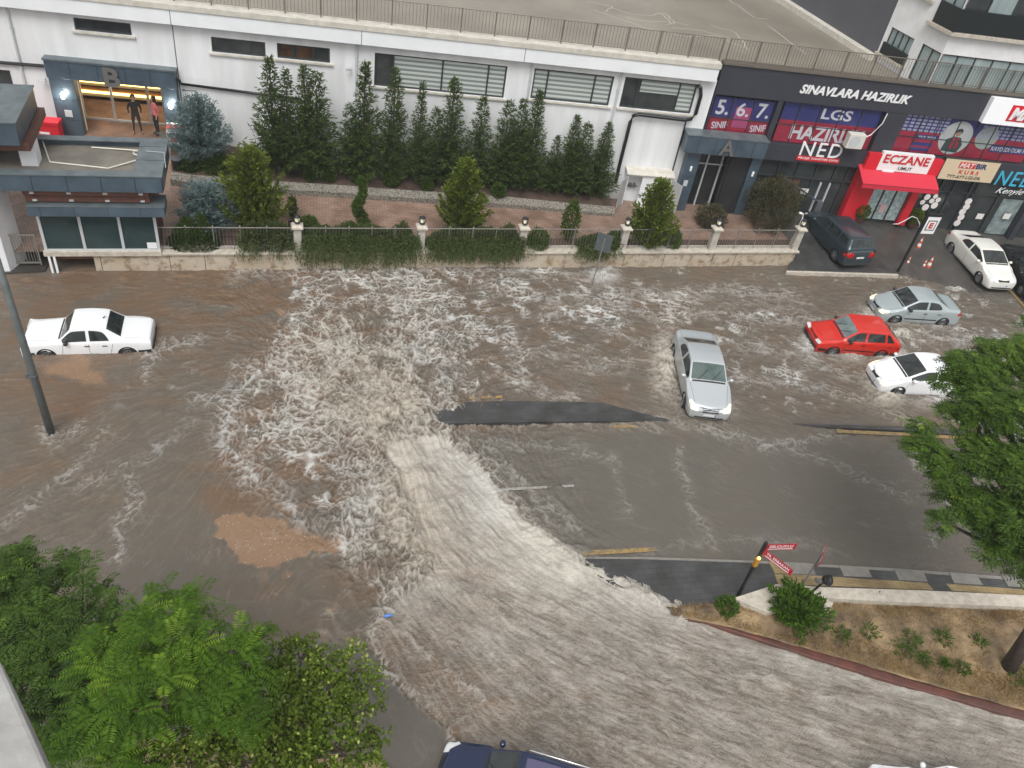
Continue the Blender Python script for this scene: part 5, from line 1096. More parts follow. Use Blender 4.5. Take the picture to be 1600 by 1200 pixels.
make_car(KW['mpv'], 'parked_car', 'dark teal grey family car parked on the terrace with its tail to the road', (1284,350), (1328,393), .8, -.33)
make_car(KW['dark'], 'parked_car', 'near black car cut by the right edge beside the cream white saloon', (1632,462), (1580,395), .6, -.08)
make_car(KW['suv'], 'suv', 'navy blue car with chrome roof rails and glass roof at the bottom edge', (652,1200), (1004,1303), .7, .05)
make_car(KW['van'], 'van', 'white van of which only a roof corner shows at the bottom edge', (1345,1223), (1700,1318), 1.2, .05)
# ---------------------------------------------------------------- lettering
def text_me(txt, h, w=None, shear=0., ext=.02, bold=0., sp=1.0):
    cu = bpy.data.curves.new('t', 'FONT'); cu.body = txt; cu.size = 1; cu.extrude = ext; cu.shear = shear; cu.offset = bold; cu.space_character = sp; cu.resolution_u = 3
    o = bpy.data.objects.new('t', cu); COL.objects.link(o); dg = bpy.context.evaluated_depsgraph_get(); me = bpy.data.meshes.new_from_object(o.evaluated_get(dg)); bpy.data.objects.remove(o)
    n = len(me.vertices); co = np.empty(n*3); me.vertices.foreach_get('co', co); co = co.reshape(-1, 3); lo, hi = co.min(0), co.max(0)
    s = h/(hi[1]-lo[1]); sx = (w/(hi[0]-lo[0])) if w else s
    v = np.stack([(co[:, 0]-lo[0])*sx, -co[:, 2]/max(ext, 1e-6)*min(ext, .02), (co[:, 1]-lo[1])*s], -1)   # upright, facing -y
    me.vertices.foreach_set('co', v.ravel()); me.materials.clear(); me.update(); return me
def lettering(name, txt, parent, x0, z0, h, w, m, y, **k):
    me = text_me(txt, h, w, **k); me.materials.append(m); o = link(name, me, parent); o.location = (x0, y, z0); return o
def flat(name, c, m): return mat(name, c, .45)
M_LW = mat('white lettering', (.80, .80, .80), .4); M_LB = mat('navy lettering', (.02, .03, .14), .4); M_LR = mat('red lettering', (.55, .02, .03), .4); M_LK = mat('black lettering', (.03, .03, .035), .4); M_LC = mat('cyan lettering', (.05, .42, .62), .4)
M_PRED = mat('poster red', (.30, .025, .05), .3, nscale=1.2, col2=(.22, .02, .04)); M_PNAV = mat('poster navy', (.035, .04, .16), .3, nscale=1.2, col2=(.025, .03, .12)); M_PLW = mat('poster letter', (.50, .50, .54), .35); M_SIGNR = mat('bright red panel', (.62, .015, .03), .4); M_SIGNW = mat('white sign face', (.80, .80, .80), .4); M_TAN = mat('beige sign face', (.62, .50, .34), .5); M_AWN = mat('red awning cloth', (.55, .02, .045), .6, bump=.2, bscale=8)
def facsign(name, label, cat='sign', x=0., z=0., d=0.): return FA.thing(name, label, cat, x, d, z)
t = facsign('sign_letters', 'white slanted letters SINAVLARA HAZIRLIK on the dark fascia', 'sign letters', 4.35, 6.93, .02)
lettering('letters', 'SINAVLARA HAZIRLIK', t, 0, 0, .42, 5.6, M_LW, -.03, shear=.25, bold=.03, ext=.02)
def poster(name, label, x0, x1, z0, z1, split=.5, d=-.20):
    t = facsign(name, label, 'poster', x0, z0, d); w, h = x1-x0, z1-z0
    mb = MB(); mb.box(0, w, 0, .008, 0, h*split); mb.build('red_panel', M_PRED, t); mb = MB(); mb.box(0, w, 0, .008, h*split+.001, h); mb.build('navy_panel', M_PNAV, t); return t, w, h
t, w, h = poster('window_poster', 'red and navy window poster with the figures 5. 6. 7. and SINIF', .55, 3.5, 4.5, 6.3, .46)
for k, (tx, sx) in enumerate((('5.', .18), ('6.', 1.2), ('7.', 2.2))): lettering('figure', tx, t, sx, h*.53, .72 if k != 1 else .66, .62, M_PLW, -.012, bold=.02, ext=.004)
for sx in (.2, 2.15): o = lettering('word', 'SINIF', t, sx, h*.13, .34, .78, M_PLW, -.012, bold=.02, ext=.004); o.rotation_euler = (0, -.12, 0)
mb = MB(); mb.box(1.15, 1.95, -.015, -.004, h*.22, h*.78); mb.build('open_pane', mat('tilted pale red pane', (.30, .06, .14), .15), t)
t, w, h = poster('window_poster', 'red and navy window poster with the words LGS HAZIRLIK', 4.0, 9.0, 4.42, 6.4, .56)
lettering('word', 'LGS', t, 2.0, h*.66, .52, 1.55, M_PLW, -.012, bold=.02, ext=.004); lettering('word', 'HAZIRLIK', t, .75, h*.10, .72, 3.9, M_PLW, -.012, bold=.03, ext=.004)
t, w, h = poster('window_poster', 'wide red window poster with portrait circle and rows of small blue portraits', 10.25, 17.6, 4.5, 6.45, .55)
fm = MB()
M_FACE = mat('small poster tile', (.33, .34, .44), .4, nscale=9, col2=(.20, .20, .30))
for j in range(5):
    for i in range(24):
        x = .08+i*.30
        if 2.35 < x < 4.2: continue
        fm.box(x, x+.22, -.012, -.006, h*.56+j*.172, h*.56+j*.172+.11)
fm.build('portrait_tiles', M_FACE, t)
mb = MB(); mb.lathe([(.86, .006), (.86, .012)], (3.1, 0, .95), 28, Matrix.Rotation(math.pi/2, 4, 'X')); ci = mb.build('circle', mat('pale poster circle', (.36, .38, .38), .35), t)
mb = MB(); mb.plate([(2.6,.25),(3.5,.2),(3.62,.62),(3.4,.98),(3.0,1.02),(2.66,.85)], -.02, -.0125); mb.build('jacket', mat('dark green jacket print', (.03, .055, .05), .35), ci)
mb = MB(); mb.plate([(2.9,.45),(3.1,.35),(3.15,.95),(2.95,.98)], -.024, -.0205); mb.plate([(3.25,.4),(3.42,.45),(3.32,.98),(3.2,.97)], -.024, -.0205); mb.build('scarf', M_PRED, ci)
mb = MB(); mb.lathe([(.15, .0205), (.15, .024)], (3.15, 0, 1.2), 14, Matrix.Rotation(math.pi/2, 4, 'X')); mb.build('face', mat('printed skin', (.28, .17, .12), .4), ci)
mb = MB(); mb.plate([(2.98,1.2),(3.0,1.4),(3.2,1.45),(3.33,1.36),(3.33,1.2),(3.2,1.3)], -.028, -.0245); mb.build('hair', M_LK, ci)
mb = MB(); mb.lathe([(.6, .006), (.6, .011)], (4.75, 0, 1.1), 24, Matrix.Rotation(math.pi/2, 4, 'X')); mb.build('circle', mat('grey poster circle', (.26, .30, .28), .35), t)
for q_ in ((1.0,2.2,.72,.95), (.95,2.05,.38,.56), (.95,1.95,.12,.28), (5.2,7.3,.42,.78)): mb = MB(); mb.box(q_[0], q_[1], -.014, -.006, q_[2], q_[3]); mb.build('navy_label', M_PNAV, t)
lettering('word', 'YKS 2023', t, 1.1, .76, .14, .95, M_PLW, -.02, bold=.006, ext=.003); lettering('word', 'KAYDEDI OLMI M', t, 5.28, .49, .22, 1.95, M_PLW, -.02, bold=.006, ext=.003)
t = facsign('shop_sign', 'white serif letters NED above a red strip on the dark shop front', 'sign letters', 5.5, 3.92, .0)
lettering('letters', 'N E D', t, 0, 0, .72, 2.15, M_LW, -.03, shear=.0, bold=.0, sp=.8)
mb = MB(); mb.box(-.06, 2.2, -.05, -.01, -.26, -.02); rs = mb.build('strip', M_LR, t); lettering('word', 'PROJE TANITIM OFISI', rs, .02, -.20, .13, 2.1, M_LW, -.055, bold=.006, ext=.004)
# pharmacy
t = facsign('pharmacy', 'bright red pharmacy shop front with red posts and glass doors', 'shop front', 9.0, .72, .02)
mb = MB(); mb.box(0, 1.15, -.12, .3, -.1, 2.75); mb.box(3.3, 3.72, -.12, .3, -.1, 2.75); mb.box(1.15, 3.3, -.11, .3, 2.1, 2.75); mb.box(.0, 1.0, -.24, -.0, 2.85, 3.72); mb.box(3.3, 4.12, -.24, -.0, 2.85, 3.68); mb.build('red_panel', M_SIGNR, t)
M_SHOP = mat('lit shop interior', (.34, .40, .40), .2, nscale=5, col2=(.10, .13, .13), emit=(.6, .75, .75), es=.12)
for k in range(3): x = 1.17+k*.71; mb = MB(); mb.box(x+.04, x+.67, .15, .18, 0, 2.1); mb.build('door_pane', M_SHOP, t)
mb = MB()
for k in range(4): x = 1.15+k*.71; mb.box(x-.02, x+.06, .10, .2, 0, 2.1)
mb.box(1.15, 3.3, .10, .2, 2.02, 2.1); mb.build('door_frame', M_DARKF, t)
mb = MB(); mb.box(2.0, 2.3, -.0, .01, .45, .95); mb.build('notice', mat('pink notice', (.55, .35, .36), .5), t)
t = facsign('shop_sign', 'white sign panel reading ECZANE in red above the red awning', 'sign', 9.67, 3.62, .28)
mb = MB(); mb.box(0, 2.78, 0, .2, 0, .98); mb.build('panel', M_SIGNW, t, bevel=.01); lettering('letters', 'ECZANE', t, .16, .42, .46, 2.45, M_LR, -.02, bold=.018, ext=.012); lettering('word', 'UMUT', t, 1.1, .12, .17, .75, M_LK, -.02, bold=.005, ext=.005)
mb = MB(); mb.box(.35, .95, -.03, .0, -.08, .02); mb.build('paper', M_SIGNW, t)
t = facsign('awning', 'bright red cloth awning over the pharmacy doors', 'awning', 8.8, 3.0, .1)
mb = MB(); mb.prism([(0,-.95),(4.15,-.95),(4.15,.1),(0,.1)], [.18,.18,.62,.62], [.22,.22,.72,.72]); mb.box(0, 4.15, -.97, -.94, -.02, .22); mb.build('canopy', M_AWN, t)
mb = MB(); mb.box(-.01, 4.16, -.975, -.935, .19, .21); mb.build('trim', M_LK, t)
t = facsign('shop_sign', 'beige sign panel reading MATBIR KURS right of the pharmacy', 'sign', 13.1, 3.48, .3)
mb = MB(); mb.box(-.04, 3.06, .02, .2, -.04, 1.12); mb.build('back_frame', M_DARKF, t); mb = MB(); mb.box(0, 3.02, 0, .019, 0, 1.08); mb.build('panel', M_TAN, t)
mb = MB(); mb.box(.82, 1.72, -.012, -.001, .66, .98); rp_ = mb.build('red_box', M_LR, t); lettering('word', 'MAT', rp_, .86, .69, .26, .82, mat('pale letter', (.75, .6, .55), .4), -.02, shear=.2, bold=.03, ext=.004)
lettering('word', 'BIR', t, 1.76, .68, .28, .6, M_LB, -.012, bold=.03, ext=.005); lettering('word', 'K U R S', t, .98, .36, .2, 1.1, M_LR, -.012, bold=.02, ext=.005); lettering('word', 'TYT-AYT-LGS-DIL', t, .45, .10, .17, 1.9, M_LK, -.012, bold=.008, ext=.005)
t = facsign('shop_sign', 'large white sign with red bordered letters at the right end of the fascia', 'sign', 13.92, 6.5, .3)
mb = MB(); mb.box(0, 6, 0, .3, 0, 1.25); mb.build('panel', mat('lit white sign', (.82,.83,.84), .4, emit=(1,1,1), es=.12), t); mb = MB(); mb.box(1.15, 4.2, -.012, -.001, .22, 1.02); rb = mb.build('red_box', M_SIGNR, t); lettering('letters', 'MATBIR', rb, 1.25, .30, .62, 2.85, M_LW, -.03, shear=.2, bold=.045)
t = facsign('shop_sign', 'cyan letters NED with white handwriting below at the right edge', 'sign letters', 16.55, 3.3, .0)
lettering('letters', 'N E D', t, 0, 0, .78, 2.1, M_LC, -.03, shear=.1, sp=.8); lettering('handwriting', 'Kenyle', t, .35, -.55, .42, 1.6, M_LW, -.02, shear=.5, ext=.004)
M_DOT = mat('white round sticker', (.72, .68, .66), .5)
dk_ = facsign('window_stickers', 'cluster of white round stickers on the glass right of the pharmacy', 'stickers', 0, 0, -.20)
for (u, v, r_) in [(1449,308,.17),(1462,307,.13),(1441.5,316,.14),(1456,314,.14),(1466,312.5,.14),(1446,324,.19),(1460,321,.19)]:
    x, z = FA.sz(u, v, -.20); mb = MB(); mb.lathe([(r_,-.008),(r_,.0)], (x, 0, z), 18, Matrix.Rotation(math.pi/2, 4, 'X')); mb.build('sticker', M_DOT, dk_)
dk2 = facsign('window_stickers', 'vertical row of five white round stickers on the dark shop glass', 'stickers', 0, 0, -.20)
for (u, v) in [(1513.5,315),(1510,323.5),(1504,331),(1501.5,339.5),(1495.5,348.5)]:
    x, z = FA.sz(u, v, -.20); mb = MB(); mb.lathe([(.19,-.008),(.19,.0)], (x, 0, z), 18, Matrix.Rotation(math.pi/2, 4, 'X')); mb.build('sticker', M_DOT, dk2)
pn_ = facsign('door_notice', 'small white notices on the dark glass doors at the right', 'notice', 0, 0, -.20)
for (u, v, a) in [(1531,338,.2),(1573,338,.2),(1257,299,.2)]:
    x, z = FA.sz(u, v, -.20); mb = MB(); mb.box(x-a, x+a, -.008, 0, z-a*.8, z+a*.8); mb.build('paper', M_DOT, pn_)
# air conditioner
t = facsign('air_conditioner', 'cream air conditioner unit hung below the LGS poster', 'air conditioner', 7.45, 4.68, .12)
mb = MB(); mb.box(0, .85, -.38, 0, 0, .72); mb.build('casing', mat('cream casing', (.62, .60, .54), .5), t, bevel=.02)
mb = MB(); R90 = Matrix.Rotation(math.pi/2, 4, 'X'); mb.lathe([(.27,.385),(.27,.40),(.23,.40),(.23,.39)], (.34, 0, .38), 20, R90); mb.build('fan_ring', M_PIPEW, t); mb = MB(); mb.lathe([(.23,.384),(.23,.387)], (.34, 0, .38), 20, R90); mb.build('fan_grille', M_PLAS, t)
mb = MB(); mb.box(-.05, .92, -.42, .05, -.06, -.01); mb.build('bracket', M_PLAS, t)
mb = MB(); p0 = [FA.w(*q) for q in ((8.3,.2,5.1),(8.7,.1,5.3),(9.05,.08,5.9),(9.1,.06,6.4))]; mb.tube(p0, .025, 6); tag(mb.build('white_cable', M_SIGNW), 'white pipe rising from the air conditioner up the LGS window', 'cable')
# black pipes on the white wall
t = FA.thing('black_pipe', 'thick black pipe bent around the right hand window of the white building', 'pipe', 0, 0, 0)
def fp(u, v, d): x, z = FA.sz(u, v, d); return (x, -d, z)
mb = MB(); mb.tube([fp(1090,133,.12), fp(1095,138,.2), fp(1095,150,.2), fp(1087,178,.2), fp(1080,186,.2), fp(1070,187.5,.2), fp(998,179,.2), fp(989,181,.2), fp(985,190,.2), fp(967,262,.2), fp(962,285,.2)], .085, 10); mb.build('pipe', M_PIPE, t, smooth=True)
mb = MB(); mb.tube([fp(1072,190,.08), fp(1050,270,.08)], .035, 8); mb.build('thin_pipe', M_PIPE, t)
for (a, b) in (((0,97),(68,102)),):
    mb = MB(); mb.tube([fp(-20,96,.1), fp(30,100,.1), fp(68,103,.1)], .07, 8); tag(mb.build('black_pipe', M_PIPE), 'black pipe left of the lit entrance portal', 'pipe'); o = bpy.data.objects[-1] if False else None
def place_fac(o): o.matrix_basis = Matrix.Translation((float(F0[0]), float(F0[1]), 0)) @ Matrix.Rotation(AL, 4, 'Z')
for o in list(bpy.data.objects):
    if o.name.startswith('black_pipe') and o.type == 'MESH' and o.parent is None: place_fac(o)
mb = MB(); mb.tube([fp(272,121,.3), fp(281,126,.15), fp(283,131,.1), fp(400,146,.1), fp(470,155,.1)], .06, 8); mb.tube([fp(284,140,.06), fp(307,142,.06), fp(309,158,.06)], .02, 5); o = tag(mb.build('black_pipe', M_PIPE, smooth=True), 'black pipe running right from the lit entrance behind the conifers', 'pipe'); place_fac(o)
mb = MB(); x, z = FA.sz(294, 180, .02); mb.box(x-.22, x+.22, -.03, -.002, z-.24, z+.24); o = tag(mb.build('wall_plaque', M_BLACK), 'small black square plaque on the white wall beside the entrance', 'plaque'); place_fac(o)
for (u, v, lab) in ((68,125,'small white camera left of the lit entrance portal'), (547,107,'small wall lamp bracket beside the tall downpipe')):
    x, z = FA.sz(u, v, .2); t = FA.thing('wall_camera', lab, 'camera', x, 0, z); mb = MB(); mb.tube([(0,0,0),(0,-.2,0)], .025, 6); mb.build('bracket', M_PIPEW, t); mb = MB(); mb.cbox((-.05,-.25,-.02), (.26,.1,.1), .5); mb.build('housing', M_PIPEW, t, bevel=.02)
# meter cabinet with open doors
t = FA.thing('meter_cabinet', 'white meter cabinet with both doors open against the white wall', 'cabinet', -2.9, .5, .62)
mb = MB(); mb.box(0, 2.25, 0, .04, 0, .1); mb.box(0, .05, 0, .5, 0, 1.75); mb.box(2.2, 2.25, 0, .5, 0, 1.75); mb.box(.05, 2.2, .45, .5, 0, 1.75); mb.box(0, 2.25, 0, .04, 1.66, 1.75); mb.box(.05, 2.2, .0, .45, .0, .05); mb.build('body', M_WBAND, t); mb = MB(); mb.box(.75, 1.55, 0, .04, .1, 1.66); mb.build('middle_panel', M_WBAND, t)
mb = MB(); mb.prism([(-.08,-.1),(2.33,-.1),(2.33,.5),(-.08,.5)], 1.76, [1.80,1.80,1.95,1.95]); mb.build('roof', M_CREAM, t)
for hx, sgn, w_ in ((0, -1, .72), (2.25, 1, .72)):
    M = Matrix.Rotation(rad(-115) if sgn < 0 else rad(115-180), 4, 'Z'); mb = MB()
    c = Vector((hx, 0, .9)) + (Matrix.Rotation(rad(235) if sgn < 0 else rad(-60), 4, 'Z') @ Vector((w_/2, 0, 0)))
    mb.cbox(c, (w_, .03, 1.5), rad(235) if sgn < 0 else rad(-60)); dr = mb.build('door', mat('grey door panel', (.42,.42,.41), .6), t)
for x in (.3, .5, 1.8, 2.0): mb = MB(); mb.lathe([(.07,0),(.09,.1),(.06,.2)], (x, .3, .95), 10); mb.build('meter', M_DGREY, t)
mb = MB(); mb.tube([(.1,.3,1.0),(.7,.3,1.0)], .03, 6); mb.build('gas_pipe', M_DGREY, t)
# poster stand and bin by the booth
t = thing('leaflet_stand', 'grey leaflet stand with red and white leaflets beside the blue spruce', 'stand', GG(277, 238)); b = t.location
mb = MB()
for sx in (-.3, .3):
    for sy in (-.2, .2): mb.tube([(sx,sy,0),(sx,sy,1.0)], .02, 5)
mb.box(-.32, .32, -.22, .22, 1.0, 1.05); mb.box(-.32, .32, -.22, .22, .5, .54); mb.build('frame', M_PIPEW, t)
mb = MB()
for k in range(3): mb.cbox((0, -.12+.12*k, 1.13+.07*k), (.6, .12, .05))
mb.build('leaflets', M_SIGNW, t); mb = MB(); mb.cbox((0, -.08, 1.22), (.6, .3, .02)); mb.cbox((0, 0, .6), (.4, .3, .06)); mb.build('red_leaflets', M_LR, t)
t = thing('litter_bin', 'small black litter bin between the guard booth and the clipped hedge', 'bin', GG(279, 272)); mb = MB(); mb.lathe([(.18,0),(.24,.7),(.25,.72)], n=16); mb.build('body', M_PLAS, t, smooth=True); mb = MB(); mb.lathe([(.26,.72),(.26,.76),(.2,.80)], n=16); mb.build('rim', M_DGREY, t)
t = FA.thing('red_box', 'bright red delivery box in front of the entrance portal', 'box', FA.sz(78,205,.9)[0], .9, 1.45)
mb = MB(); mb.box(-.6, .45, -.2, .3, 0, 1.15); mb.build('body', M_SIGNR, t, bevel=.03); mb = MB(); mb.box(-.63, .48, -.23, .33, 1.15, 1.32); mb.build('lid', M_SIGNR, t, bevel=.03); mb = MB(); mb.box(-.25, .15, -.21, -.199, .35, .45); mb.box(-.35, .05, -.21, -.199, .75, .85); mb.build('marking', M_SIGNW, t)
# ---------------------------------------------------------------- poles, street signs
def ax_pole(base, topz): return base, (base[0], base[1], topz)
t = thing('lamp_pole', 'tall grey lamp pole standing in brown water beside the old white car', 'lamp post', (*P2(80,676,0), -.2))
mb = MB(); mb.tube([(0,0,0),(0,0,3),(-.02,0,9)], [.125,.11,.08], 14); mb.build('pole', mat('galvanised grey pole', (.17,.19,.19), .45, metal=.3, nscale=3, col2=(.12,.135,.135)), t, smooth=True)
mb = MB(); mb.tube([(0,-.02,2.55),(0,-.02,2.62)], .135, 12); mb.cbox((-.15,-.05,2.6), (.1,.08,.14)); mb.tube([(-.1,0,3.2),(.18,0,3.35)], .02, 5); mb.build('bracket', M_DGREY, t)
b = P2(924, 447, 0)
t = thing('street_sign', 'grey back of a traffic sign on a leaning post in the flood', 'traffic sign', (b[0], b[1], -.1), 0, rot=(0, .04, 0))
mb = MB(); mb.tube([(0,0,0),(0,0,2.55)], .03, 8); mb.build('post', M_IRON, t)
mb = MB(); M = Matrix.Rotation(math.pi/2, 4, 'X'); c_ = 2.32; R_ = .42
mb.prism([(0,0)]*0 or [(-.01,-.33),(.012,-.33),(.012,.33),(-.01,.33)], c_-.42, c_+.42); pl_ = mb.build('sign_plate', mat('grey sign back', (.13,.155,.165), .45, metal=.4, nscale=4, col2=(.10,.12,.125)), t); pl_.rotation_euler = (0, 0, rad(64)); mb = MB(); mb.prism([(-.016,-.02),(-.0105,-.02),(-.0105,.02),(-.016,.02)], c_-.2, c_+.2); o = mb.build('mounting_rail', M_PIPEW, pl_)
# street name post
b = P2(1153, 931, .12); t = thing('street_name_post', 'dark post with two red street name plates at the pavement tip', 'street sign', (b[0], b[1], .12))
mb = MB(); mb.tube([(0,0,0),(0,0,2.5)], .055, 10); mb.lathe([(.06,2.5),(.05,2.56),(.01,2.6)], n=10); mb.build('post', M_BLACK, t)
def nameplate(a_, z, txt):
    m = MB(); m.box(.06, .98, -.012, .012, z, z+.24); p = m.build('name_plate', mat('red name plate', (.36,.015,.03), .4), t); p.rotation_euler = (0, 0, a_)
    for sy in (-1,): lettering('lettering', txt, p, .16, z+.11, .095, .72, M_LW, -.014, bold=.006, ext=.003)
    m = MB(); m.box(.14, .9, -.016, -.0125, z+.035, z+.06); m.build('underline', M_LW, p)
nameplate(rad(-2), 2.2, 'SELCUKLU'); nameplate(rad(-55), 2.05, 'TR. ERBAKAN')
mb = MB(); mb.cbox((-.06, -.08, 1.75), (.12, .1, .32)); mb.build('signal_box', mat('amber box', (.42,.22,.03), .5), t); mb = MB(); mb.lathe([(.01,0),(.05,.03),(.05,.06),(.01,.09)], (-.06, -.1, 1.92), 10); mb.build('amber_light', mat('lit amber', (1,.6,.15), .3, emit=(1,.6,.15), es=2.5), t)
b = P2(1240, 937, .2); t = thing('give_way_sign', 'red and white triangular traffic sign seen edge on above the leafy bush', 'traffic sign', (b[0], b[1], .2))
mb = MB(); mb.tube([(0,0,0),(0,0,2.35)], .03, 8); mb.build('post', M_IRON, t)
def tri(r, y0, y1): return [(r*math.sin(2*math.pi*k/3), r*math.cos(2*math.pi*k/3)) for k in range(3)]
mb = MB(); mb.plate([(x, 2.05+z) for x, z in [(-.42,.25),(.42,.25),(0,-.45)]], -.05, -.035); p = mb.build('sign_plate', mat('red sign border', (.42,.02,.03), .4), t); mb = MB(); mb.plate([(x, 2.05+z) for x, z in [(-.28,.17),(.28,.17),(0,-.29)]], -.056, -.0505); mb.plate([(x, 2.05+z) for x, z in [(-.34,.2),(.34,.2),(0,-.36)]], -.0345, -.03); mb.build('white_field', M_PIPEW, p); p.rotation_euler = (0, 0, rad(52))
b = P2(1262, 931, .3); t = thing('garden_spotlight', 'black round spotlight on a short leaning post above the coping', 'spotlight', (b[0], b[1], .3), rot=(.0, .35, 0))
mb = MB(); mb.tube([(0,0,0),(0,0,.72)], .035, 8); mb.build('post', M_BLACK, t); mb = MB(); mb.lathe([(.05,-.12),(.14,-.05),(.17,.1),(.16,.12),(.12,.06)], (0.02,0,.82), 16, Matrix.Rotation(.7, 4, 'X')); mb.build('lamp_head', M_BLACK, t, smooth=True); mb = MB(); mb.cbox((-.22,0,.72), (.2,.14,.1)); mb.build('ballast_box', M_LETR, t)
# pharmacy totem
b = P2(1403, 424, .1); t = thing('pharmacy_totem', 'tall leaning black and white pharmacy totem with a red letter E', 'sign', (b[0], b[1], .1), 0)
mb = MB(); mb.box(-.05, .05, -.04, .04, 0, 3.3); mb.build('post', M_BLACK, t)
mb = MB(); mb.box(.05, .85, -.05, .05, 2.35, 3.25); mb.build('frame', M_BLACK, t); mb = MB(); mb.box(.10, .80, -.058, -.0505, 2.2, 3.1); fc_ = mb.build('face', M_SIGNW, t); mb = MB(); mb.box(.2, .7, -.064, -.0585, 2.38, 2.92); mb.build('black_square', M_LK, fc_); mb = MB(); mb.box(.25, .65, -.068, -.0645, 2.43, 2.87); sq_ = mb.build('white_square', M_SIGNW, fc_); lettering('letter', 'E', t, .34, 2.50, .3, .22, M_LR, -.075, bold=.05, ext=.004)
# cones
M_CONE = mat('orange cone plastic', (.62, .09, .03), .45); M_CW = mat('cone white band', (.72,.70,.68), .5)
def cone(h): 
    t = thing('traffic_cone', None, 'traffic cone', (0,0,0)); k = h/.75
    mb = MB(); mb.lathe([(.13*k,.03),(.105*k,.2*k)], n=16); mb.lathe([(.075*k,.36*k),(.055*k,.5*k)], n=16); mb.lathe([(.035*k,.62*k),(.02*k,.75*k)], n=16); mb.build('body', M_CONE, t, smooth=False)
    mb = MB(); mb.lathe([(.105*k,.2*k),(.075*k,.36*k)], n=16); mb.lathe([(.055*k,.5*k),(.035*k,.62*k)], n=16); mb.build('band', M_CW, t)
    mb = MB(); mb.box(-.21*k,.21*k,-.21*k,.21*k,0,.035); mb.build('base', M_CONE, t, bevel=.01); return t
c1_ = cone(.75); c2_ = cone(.5)
for j, (u, v, big, lab) in enumerate([(1433,389,1,'orange and white cone standing just below the pharmacy totem face'),(1449,419,1,'tallest orange cone of the group of three on the wet forecourt'),(1442,418,0,'small orange cone leaning against the tallest cone'),(1417,413,0,'small orange cone nearest the totem post, leftmost of the group')]):
    src = c1_ if big else c2_; c = src if j in (0, 2) else copy_tree(src); p = G(u, v, .2); c.location = (float(p[0]), float(p[1]), zg(p[0], p[1])*.8-.05); p = G(u, v, c.location.z); c.location.x, c.location.y = p[0], p[1]; c['label'] = lab; c['category'] = 'traffic cone'; c['group'] = 'traffic cones on the forecourt'; c.rotation_euler = (0, 0, j*.6)
# white curved hose, boom barrier, wall lamp on the last post
mb = MB(); p = [(1395,350),(1403,350),(1415,344),(1425,338),(1433,341),(1437,350),(1436,356)]; zz = [.8,.85,1.1,1.3,1.2,.9,.6]
mb.tube([G(u, v, z) for (u, v), z in zip(p, zz)], .022, 6); tag(mb.build('white_hose', M_SIGNW, smooth=True), 'curved white hose arching over the flower tub by the pharmacy', 'hose')
b = P2(1272, 335, .7); t = thing('boom_barrier', 'raised dark barrier arm leaning over the terrace behind the parked family car', 'barrier', (b[0], b[1], .55))
e = G(1226, 278, 3.0); mb = MB(); mb.box(-.15,.15,-.12,.12,0,.95); mb.build('housing', M_DGREY, t, bevel=.02); mb = MB(); mb.tube([(b[0],b[1],1.4),(float(e[0]),float(e[1]),3.0)], .05, 6); mb.build('arm', M_BLUEM, t, world=True)
t = FB.thing('arm_lamp', 'white bent lamp arm rising behind the rightmost stone post', 'lamp', FB.sz(1246,352,-.45)[0], -.45, .84); mb = MB(); mb.tube([(0,0,0),(.12,0,1.5),(.05,0,1.75),(-.22,-.1,1.85)], [.03,.03,.035,.06], 8); mb.build('arm', M_SIGNW, t, smooth=True)
mb = MB(); b = G(606, 962, .12); mb.lathe([(.03,-.12),(.05,-.09),(.05,.07),(.02,.11),(.02,.15)], tuple(b), 10, Matrix.Rotation(1.4, 4, 'Y')); tag(mb.build('plastic_bottle', mat('blue plastic', (.10,.22,.55), .3), smooth=True), 'small crumpled blue plastic bottle riding the foam edge of the stream', 'bottle')
# lantern frame in the hedge left of the first post
t = FB.thing('small_stand', 'small black frame standing in the hedge left of the first stone post', 'frame', FB.sz(452,358,-.7)[0], -.75, .75); mb = MB()
for x in (0, .5): mb.box(x-.03, x+.03, -.03, .03, 0, 1.1)
mb.box(-.03, .53, -.03, .03, 1.05, 1.11); mb.box(-.03, .53, -.03, .03, .6, .65); mb.build('frame', M_BLACK, t); mb = MB(); mb.box(.08, .42, -.02, .02, .75, 1.0); mb.build('panel', M_TAN, t)
